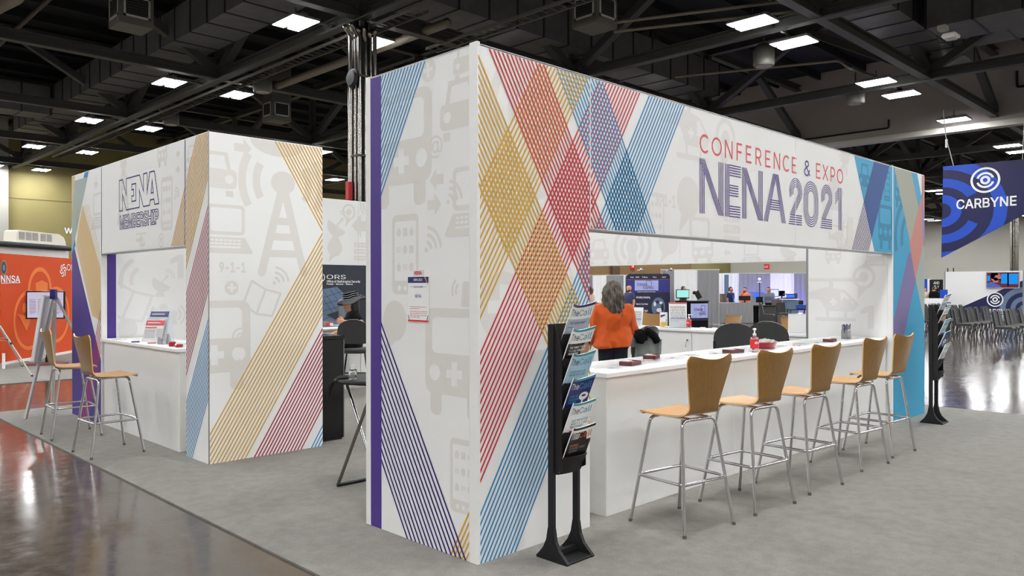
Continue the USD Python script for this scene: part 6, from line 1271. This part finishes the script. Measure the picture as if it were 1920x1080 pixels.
def hand_parts(w, d, n, curl=0.6, side=1, s=1.0):
    """palm and five bent fingers at wrist w; d points along the hand, n out of the palm; the thumb leaves the palm's side"""
    d = np.asarray(d, float) / np.linalg.norm(d); n = np.asarray(n, float); n = n - d * (n @ d); n /= np.linalg.norm(n); b = np.cross(d, n) * side; w = np.asarray(w, float)
    K = [w + d * 0.085 * s + b * (0.033 - 0.022 * k) * s - d * 0.006 * abs(k - 1) * s for k in range(4)]
    out = [ball_hull((w, 0.024 * s), *[(k, 0.0125 * s) for k in K], (w + d * 0.02 + b * 0.022 * s, 0.015 * s))]
    for k, L in zip(K, (0.07, 0.08, 0.074, 0.058)):
        p, a, r = k, 0.25 * curl, 0.0092 * s
        for q, f in enumerate((0.45, 0.32, 0.23)):
            e = p + (d * math.cos(a) + n * math.sin(a)) * L * f * s; out.append(ball_hull((p, r), (e, r * 0.9))); p, a, r = e, a + 0.75 * curl, r * 0.92
    p = w + d * 0.028 * s + b * 0.03 * s; e = p + (d * 0.6 + b * 0.7 + n * 0.25) * 0.042 * s; g = e + (d * 0.9 + b * 0.1 + n * 0.4) * 0.03 * s
    return out + [ball_hull((p, 0.0125 * s), (e, 0.0105 * s)), ball_hull((e, 0.0105 * s), (g, 0.0088 * s))]

def head_parts(c, yaw, s=1.0, nose=1.0):
    R = trimesh.transformations.rotation_matrix(yaw, [0, 0, 1])[:3, :3]; T = lambda *p: np.asarray(c) + R @ np.array(p) * s
    el = lambda p, r: (m3.Manifold(m3.Mesh(vert_properties=np.asarray(np.array(trimesh.creation.icosphere(2).vertices) * np.array(r) * s @ R.T + T(*p), np.float32), tri_verts=np.asarray(trimesh.creation.icosphere(2).faces, np.uint32))))
    skull = ball_hull((T(-0.018, 0, 0.035), 0.080 * s), (T(0.02, 0.022, 0.04), 0.066 * s), (T(0.02, -0.022, 0.04), 0.066 * s), (T(0.035, 0.0, -0.03), 0.05 * s), (T(0.055, 0, -0.085), 0.024 * s), (T(0.0, 0.035, -0.055), 0.03 * s), (T(0.0, -0.035, -0.055), 0.03 * s))
    ps = [skull, ball_hull((T(0.088, 0, 0.008), 0.009 * s), (T(0.108 * nose, 0, -0.028), 0.011 * s), (T(0.088, 0.012, -0.032), 0.008 * s), (T(0.088, -0.012, -0.032), 0.008 * s)), ball_hull((T(0.078, 0.022, -0.058), 0.007 * s), (T(0.078, -0.022, -0.058), 0.007 * s), (T(0.086, 0, -0.056), 0.008 * s)), ball_hull((T(0.077, 0.014, -0.067), 0.007 * s), (T(0.077, -0.014, -0.067), 0.007 * s), (T(0.082, 0, -0.067), 0.008 * s)), ball_hull((T(0.083, 0.04, 0.022), 0.008 * s), (T(0.09, 0.012, 0.024), 0.008 * s)), ball_hull((T(0.083, -0.04, 0.022), 0.008 * s), (T(0.09, -0.012, 0.024), 0.008 * s)), el((-0.005, 0.079, -0.005), (0.02, 0.011, 0.032)), el((-0.005, -0.079, -0.005), (0.02, 0.011, 0.032))]
    return ps, T

def human(label, loc, rz, J, fat=1.0, step=0.03, head_yaw=0.0, skin='skin', hands=('L', 'R'), curl=0.6, palm=None, face=True):
    """a figure facing +x: joints J (pelvis, waist, chest, neck, head, shL, elL, wrL, hiL, knL, anL, ...); the body is one surface"""
    t = thing('person', label, 'person', loc, rz); j = {k: np.asarray(v, float) for k, v in J.items()}; B = {}
    yv = np.array((0, 1.0, 0)); fw_ = fat
    B['hips'] = ball_hull((j['pelvis'] + yv * 0.075 * fw_, 0.115 * fw_), (j['pelvis'] - yv * 0.075 * fw_, 0.115 * fw_), (j['waist'] + yv * 0.06 * fw_, 0.10 * fw_), (j['waist'] - yv * 0.06 * fw_, 0.10 * fw_))
    B['belly'] = ball_hull((j['waist'] + yv * 0.06 * fw_, 0.10 * fw_), (j['waist'] - yv * 0.06 * fw_, 0.10 * fw_), (j['chest'] + yv * 0.075 * fw_, 0.11 * fw_), (j['chest'] - yv * 0.075 * fw_, 0.11 * fw_))
    B['chest'] = ball_hull((j['chest'] + yv * 0.075 * fw_, 0.11 * fw_), (j['chest'] - yv * 0.075 * fw_, 0.11 * fw_), (j['shL'], 0.058), (j['shR'], 0.058), (j['neck'] - np.array((0, 0, 0.02)), 0.06))
    B['neck'] = ball_hull((j['neck'] - np.array((0, 0, 0.03)), 0.058), (j['head'] - np.array((0.0, 0, 0.05)), 0.05))
    for s in 'LR':
        k = math.sqrt(fat)
        B['uarm' + s] = ball_hull((j['sh' + s], 0.056 * k), (j['el' + s], 0.042 * k)); B['farm' + s] = ball_hull((j['el' + s], 0.042 * k), (j['wr' + s], 0.028))
        B['thigh' + s] = ball_hull((j['hi' + s], 0.088 * k), (j['kn' + s], 0.058 * k)); B['shin' + s] = ball_hull((j['kn' + s], 0.057 * k), (j['kn' + s] * 0.65 + j['an' + s] * 0.35 - np.array((0.015, 0, 0)), 0.054 * k), (j['an' + s], 0.038))
        B['foot' + s] = ball_hull((j['an' + s] - np.array((0.03, 0, 0.045)), 0.035), (j['an' + s] + np.array((0.14, 0, -0.055)), 0.028), (j['an' + s], 0.038))
    ps, T = head_parts(j['head'], head_yaw)
    base = to_man(soften(join([B[k] for k in B]), step)); hp = []
    for s in hands:
        d = j['wr' + s] - j['el' + s]; n = (palm or {}).get(s, (1.0, 0, 0) if abs(d[2]) > abs(d[0]) else (0, 0, -1.0)); hp += hand_parts(j['wr' + s] + d / np.linalg.norm(d) * 0.01, d, n, curl, 1 if s == 'R' else -1)
    part(t, 'body', to_tri(join([base] + ps + hp)), skin, 40)
    if face:
        for y in (0.031, -0.031):
            e = trimesh.creation.icosphere(1, 0.0115); e.apply_translation(T(0.081, y, 0.004)); q = part(t, 'eye', e, 'eye_white', True); e = trimesh.creation.icosphere(1, 0.006); e.apply_translation(T(0.0885, y, 0.004)); part(q, 'iris', e, 'eye_dark', True)
            part(t, 'eyebrow', tube([T(0.083, y * 1.5, 0.026), T(0.092, y, 0.032), T(0.094, y * 0.5, 0.028)], 0.004, 6), 'hair_brown', True)
        part(t, 'lips', tube([T(0.083, 0.022, -0.062), T(0.0945, 0.008, -0.060), T(0.0945, -0.008, -0.060), T(0.083, -0.022, -0.062)], 0.006, 6), 'lip', True)
    return t, j, B, T

def garment(t, name, B, keys, grow, mt, step=0.03, extra=(), cut=(), label=None, wr=0.0, seed=1):
    """cloth over the named limbs, grow metres outside the skin, trimmed by planes (normal, offset)"""
    ms = []
    for k in keys:
        v = np.array(B[k].to_mesh().vert_properties[:, :3]); c = v.mean(0)
        q = m3.Manifold.hull_points(np.vstack([v + s * grow for s in SPH])); ms.append(q)
    m = join(ms + list(extra)); q = soften(m, step, 10); 
    if wr: v = np.asarray(q.vertices); q.vertices = v + q.vertex_normals * ((meshkit.fbm(v * np.array((9, 9, 6.0)), 3, seed)[:, None] - 0.5) * wr)
    m = to_man(q)
    for n, o in cut: m = m.trim_by_plane(n, o)
    return part(t, name, to_tri(m), mt, 45, label)

STAND = dict(pelvis=(0, 0, .95), waist=(0, 0, 1.09), chest=(0.0, 0, 1.28), neck=(-0.01, 0, 1.45), head=(0.015, 0, 1.6), shL=(0, .175, 1.4), elL=(-.03, .23, 1.12), wrL=(.04, .24, .87), shR=(0, -.175, 1.4), elR=(-.03, -.23, 1.12), wrR=(.04, -.24, .87),
             hiL=(0, .09, .9), knL=(.02, .1, .5), anL=(-.01, .1, .085), hiR=(0, -.09, .9), knR=(.02, -.1, .5), anR=(-.01, -.1, .085))
def pose(s=1.0, drop=0.0, **kw):
    J = {k: np.array(v, float) * s for k, v in STAND.items()}
    J.update({k: np.array(v, float) for k, v in kw.items()}); return J

# woman in orange, seen from behind
J = pose(0.945, shL=(0, .18, 1.28), shR=(0, -.18, 1.28), elL=(-.04, .27, 1.02), wrL=(.03, .30, .80), elR=(.03, -.255, 1.03), wrR=(.2, -.26, .93), chest=(0, 0, 1.18), waist=(0, 0, 1.02), pelvis=(0, 0, .9), neck=(0, 0, 1.35), head=(0.02, 0, 1.49))
t, j, B, T = human('woman with grey wavy hair in an orange top, seen from behind', (4.90, 2.84, 0.012), 40, J, fat=1.18, step=0.025, palm={'L': (0, -1.0, 0.2), 'R': (0, 0.5, -1)})
ex = [ball_hull((np.array((0.0, s * 0.12, 0.83)), (0.20, 0.145, 0.06)), (np.array((0, s * 0.09, 1.02)), 0.145)) for s in (-1, 1)]
garment(t, 'orange_top', B, ['hips', 'belly', 'chest', 'uarmL', 'uarmR'], 0.018, 'orange_cloth', 0.022, ex + [ball_hull((j['elL'], 0.068), (j['elL'] * 0.45 + j['wrL'] * 0.55, 0.056)), ball_hull((j['elR'], 0.068), (j['elR'] * 0.45 + j['wrR'] * 0.55, 0.056)), ball_hull((j['shL'], 0.085), (j['elL'], 0.07)), ball_hull((j['shR'], 0.085), (j['elR'], 0.07))], [((0.0, 0.10, 0.995), 0.805)], wr=0.055, seed=5)
garment(t, 'black_trousers', B, ['hips', 'thighL', 'thighR', 'shinL', 'shinR'], 0.015, 'navy_cloth', 0.03, [], [((0, 0, -1), -0.83), ((0, 0, 1), 0.06)], wr=0.01)
for s in 'LR': part(t, 'shoe', to_tri(ball_hull((j['an' + s] + [-0.04, 0, -0.05], 0.042), (j['an' + s] + [0.14, 0, -0.055], 0.034), (j['an' + s] + [0, 0, -0.01], 0.045)).trim_by_plane((0, 0, 1), 0.001)), 'black_matt', 40)
h = join([ball_hull((T(-0.03, 0, 0.06), 0.105), (T(-0.04, 0.03, 0.0), 0.105), (T(-0.05, -0.04, -0.04), 0.10)), ball_hull((T(-0.045, 0.05, -0.03), 0.085), (T(-0.055, 0.07, -0.16), 0.055)), ball_hull((T(-0.06, -0.045, -0.05), 0.095), (T(-0.1, -0.085, -0.27), 0.055)), ball_hull((T(-0.07, 0.0, -0.05), 0.10), (T(-0.11, -0.01, -0.2), 0.07)), ball_hull((T(0.02, 0.06, 0.03), 0.06), (T(0.0, 0.09, -0.1), 0.045)), ball_hull((T(0.02, -0.06, 0.03), 0.06), (T(0.0, -0.1, -0.14), 0.05))])
q = soften(h, 0.013, 6); v = np.asarray(q.vertices); an = np.arctan2(v[:, 1], v[:, 0] + 0.06)
wv = np.sin(an * 17 + np.sin(v[:, 2] * 34 + an * 3) * 1.6) * 0.007 + np.sin(v[:, 2] * 55 + an * 5) * 0.005 + (meshkit.fbm(v * 16, 4, 8) - 0.5) * 0.03; q.vertices = v + q.vertex_normals * wv[:, None]
part(t, 'hair', q, 'hair_grey', True, 'long wavy grey hair')
part(t, 'lanyard_tag', [tube([j['wrL'] + [0.03, -0.03, -0.1], j['wrL'] + [0.02, -0.05, -0.17]], 0.008, 6)], 'paper_white')

# woman in the black hat, sitting sideways on a tall chair, facing the kiosk
J = dict(pelvis=(0, 0, .80), waist=(0.0, 0, .94), chest=(0.01, 0, 1.09), neck=(-0.01, 0, 1.25), head=(0.035, 0, 1.375), shL=(-.01, .185, 1.2), elL=(-.11, .29, 1.10), wrL=(.12, .215, 1.125), shR=(0.02, -.175, 1.2), elR=(.17, -.22, .97), wrR=(.36, -.15, .885),
         hiL=(0.02, .1, .77), knL=(.42, .14, .79), anL=(.36, .14, .38), hiR=(0.02, -.1, .77), knR=(.43, -.13, .79), anR=(.38, -.13, .38))
t, j, B, T = human('woman in a wide black ribboned hat and black polo, seated facing left', (3.47, 6.53, -0.04), 148, J, fat=1.12, step=0.02, palm={'L': (0.3, -1, 0), 'R': (0.1, 0, -1)}, curl=1.35)
garment(t, 'black_polo', B, ['hips', 'belly', 'chest'], 0.014, 'black_cloth', 0.02, [ball_hull((j['shL'], 0.078), (j['shL'] * 0.45 + j['elL'] * 0.55, 0.066)), ball_hull((j['shR'], 0.078), (j['shR'] * 0.45 + j['elR'] * 0.55, 0.066)), ball_hull((j['neck'] - [0, 0, 0.02], 0.07), (j['neck'] + [0.01, 0, 0.015], 0.062))], [((0, 0, 1), 0.74), ((0, 0, -1), -1.275)], wr=0.012)
garment(t, 'black_trousers', B, ['hips', 'thighL', 'thighR', 'shinL', 'shinR'], 0.018, 'black_matt', 0.03, [], [((0, 0, -1), -0.9), ((0, 0, 1), 0.40)])
for s in 'LR': part(t, 'shoe', to_tri(ball_hull((j['an' + s] + [-0.04, 0, -0.05], 0.04), (j['an' + s] + [0.15, 0, -0.06], 0.032), (j['an' + s], 0.045))), 'black_matt', 40)
part(t, 'hair', soften(join([ball_hull((T(-0.035, 0, 0.035), 0.092), (T(-0.06, 0, -0.08), 0.075)), ball_hull((T(-0.03, 0.055, 0.0), 0.045), (T(-0.05, 0.06, -0.12), 0.035)), ball_hull((T(-0.03, -0.055, 0.0), 0.045), (T(-0.05, -0.06, -0.12), 0.035))]), 0.02, 6), 'hair_black', True)
hm = lathe([(0.21, -0.012), (0.215, -0.006), (0.15, 0.012), (0.108, 0.02), (0.106, 0.05), (0.10, 0.105), (0.085, 0.118), (0.02, 0.122)], 36); v = np.asarray(hm.vertices); rr = np.hypot(v[:, 0], v[:, 1]); v[:, 2] += np.where(rr > 0.12, 0.025 * np.sin(3 * np.arctan2(v[:, 1], v[:, 0]) + 0.6) - 0.02 * (rr - 0.12) / 0.09, 0); hm.vertices = v
RT = trimesh.transformations.rotation_matrix(0.22, [0, 1, 0]); hp_ = T(-0.012, 0, 0.062)
def onhat(m): m = m.copy(); m.apply_transform(RT); m.apply_translation(hp_); return m
hat = part(t, 'hat', onhat(hm), 'hat_grey', 40, 'wide brimmed grey and black hat')
for z, r in ((0.04, 0.108), (0.068, 0.106), (0.095, 0.104)): part(hat, 'black_ribbon', onhat(lathe([(r, z - 0.013), (r + 0.006, z), (r, z + 0.013)], 32)), 'black_cloth', True)
for z in (0.026, 0.054, 0.082): part(hat, 'silver_cord', onhat(tube([((0.112 + 0.003 * math.sin(3 * a)) * math.cos(a), (0.112 + 0.003 * math.sin(3 * a)) * math.sin(a), z + 0.006 * math.sin(4 * a)) for a in np.linspace(0, 2 * PI, 30)[:-1]], 0.0035, 6, True)), 'silver_plastic', True)
part(hat, 'bow', [onhat(tube([(0.16 + 0.03 * math.cos(a), 0.06 + 0.028 * math.sin(a) + d, 0.03 + 0.012 * math.sin(2 * a)) for a in np.linspace(0, 2 * PI, 14)[:-1]], 0.004, 6, True)) for d in (-0.03, 0.02)] + [onhat(tube([(-0.13, 0.05, 0.05), (-0.2, 0.1, 0.0)], 0.003, 6))], 'silver_plastic', True)
part(t, 'lanyard', [tube(round_path([j['neck'] + [-0.04, 0.05, 0.0], j['neck'] + [0.06, 0.075, -0.03], (0.165, 0.07, 1.08), (0.175, 0.06, 0.9)], 0.04), 0.007, 6), tube(round_path([j['neck'] + [-0.04, -0.05, 0.0], j['neck'] + [0.07, -0.06, -0.04], (0.17, 0.0, 1.06), (0.175, 0.06, 0.9)], 0.04), 0.007, 6)], 'ink_blue', True)
part(t, 'badge', bx(0.15, 0.02, 0.80, 0.19, 0.11, 0.90, 0.003), 'paper_grey')
part(t, 'bracelet', tube([j['wrR'] * 0.85 + j['elR'] * 0.15 + 0.033 * (math.cos(a) * np.array((0, 1, 0)) + math.sin(a) * np.array((0.4, 0, 0.9))) for a in np.linspace(0, 2 * PI, 16)[:-1]], 0.006, 6, True), 'mag_navy', True)

# the distant visitors and staff
def visitor(label, px, D, rz, J, shirt, trouser, hair, skin='skin', sleeve=0.5, fat=1.0, head_yaw=0.0, beard=False, hems=(0.84,), long_hair=False, dz=0.0):
    x, y = gp(px, D); t, j, B, T = human(label, (x, y, dz), rz, J, fat, 0.045, head_yaw, skin)
    pz = float(j['pelvis'][2])
    ex = [ball_hull((j['sh' + s], 0.075), (j['sh' + s] * (1 - sleeve) + j['el' + s] * sleeve, 0.064)) for s in 'LR']
    if sleeve >= 1: ex += [ball_hull((j['el' + s], 0.06), (j['wr' + s], 0.045)) for s in 'LR']
    garment(t, 'shirt', B, ['hips', 'belly', 'chest'], 0.016, shirt, 0.045, ex, [((0, 0, 1), pz - 0.09), ((0, 0, -1), -float(j['neck'][2]) - 0.01)], wr=0.014)
    garment(t, 'trousers', B, ['hips', 'thighL', 'thighR', 'shinL', 'shinR'], 0.02, trouser, 0.05, [], [((0, 0, -1), -pz)])
    if hair:
        hs = [ball_hull((T(-0.03, 0, 0.055), 0.079), (T(-0.02, 0.02, 0.07), 0.062), (T(-0.055, 0, -0.02), 0.05)), ball_hull((T(0.03, 0.03, 0.095), 0.03), (T(0.03, -0.03, 0.095), 0.03), (T(-0.03, 0, 0.1), 0.05))]
        if long_hair: hs += [ball_hull((T(-0.04, s * 0.05, 0.02), 0.06), (T(-0.05, s * 0.06, -0.2), 0.045)) for s in (-1, 1)]
        part(t, 'hair', soften(join(hs), 0.025, 4), hair, True)
    if beard: part(t, 'beard', soften(join([ball_hull((T(0.06, 0, -0.09), 0.034), (T(0.02, 0.045, -0.05), 0.036), (T(0.02, -0.045, -0.05), 0.036))]), 0.025, 3), 'hair_black', True)
    return t, j, T
visitor('woman in a cream cardigan with folded arms at the edge of the opening', 1107, 27, -25, pose(0.9, elL=(.02, .22, 1.0), wrL=(.2, -.02, 1.02), elR=(.02, -.22, 1.02), wrR=(.21, .06, 1.06)), 'cream_cloth', 'navy_cloth', 'hair_black', 'skin_dark', 1.0, 1.1, 0.3)
visitor('bald bearded man in a navy polo shirt turned to the left', 1180, 27, 165, pose(0.945), 'blue_shirt', 'navy_cloth', None, 'skin', 0.55, 1.12, 0.1, True)
visitor('brown haired woman sitting behind the pale green monitor', 1281, 32.0, -75, pose(0.915), 'hair_brown', 'navy_cloth', 'hair_brown', 'skin', 1.0, 1.0, 0.2, False, long_hair=True)
t, j, T = visitor('man in a royal blue shirt wearing a light blue lanyard', 1370, 35.2, -95, pose(0.9), 'royal_shirt', 'navy_cloth', 'hair_black', 'skin_tan', 0.6, 1.05, 0.5)
part(t, 'lanyard', [tube([j['neck'] + [0.02, s * 0.06, 0], j['neck'] + [0.13, s * 0.045, -0.12], (0.15, 0.0, 1.0)], 0.012, 6) for s in (-1, 1)] + [bx(0.14, -0.04, 0.9, 0.165, 0.04, 1.0, 0.003)], 'ink_blue')
visitor('bearded man in a coral shirt resting his chin on his hand', 1397, 35.4, 170, pose(0.895, elR=(.12, -.2, 1.0), wrR=(.16, -.06, 1.26), elL=(.1, .22, 1.0), wrL=(.25, .1, .98)), 'coral_shirt', 'navy_cloth', 'hair_brown', 'skin', 0.7, 1.2, 0.0, True)
visitor('man in a pale blue long sleeved shirt leaning on the dark desk', 1443, 35.6, 190, pose(0.9, chest=(.06, 0, 1.15), neck=(.1, 0, 1.3), head=(.16, 0, 1.43), shL=(.08, .17, 1.25), shR=(.08, -.17, 1.25), elL=(.1, .22, 1.0), wrL=(.16, .2, .84), elR=(.1, -.22, 1.0), wrR=(.16, -.2, .84)), 'pale_blue_shirt', 'navy_cloth', 'hair_brown', 'skin_tan', 1.0, 1.05)
visitor('person in black sitting by the white skirted table far right', 1751, 45.5, 0, pose(0.9), 'black_cloth', 'navy_cloth', 'hair_brown', 'skin', 1.0, 1.05)
visitor('person in a pale top beside the cyan tower far right', 1734, 46.0, 200, pose(0.87), 'cream_cloth', 'navy_cloth', 'hair_brown', 'skin', 0.8, 1.0)
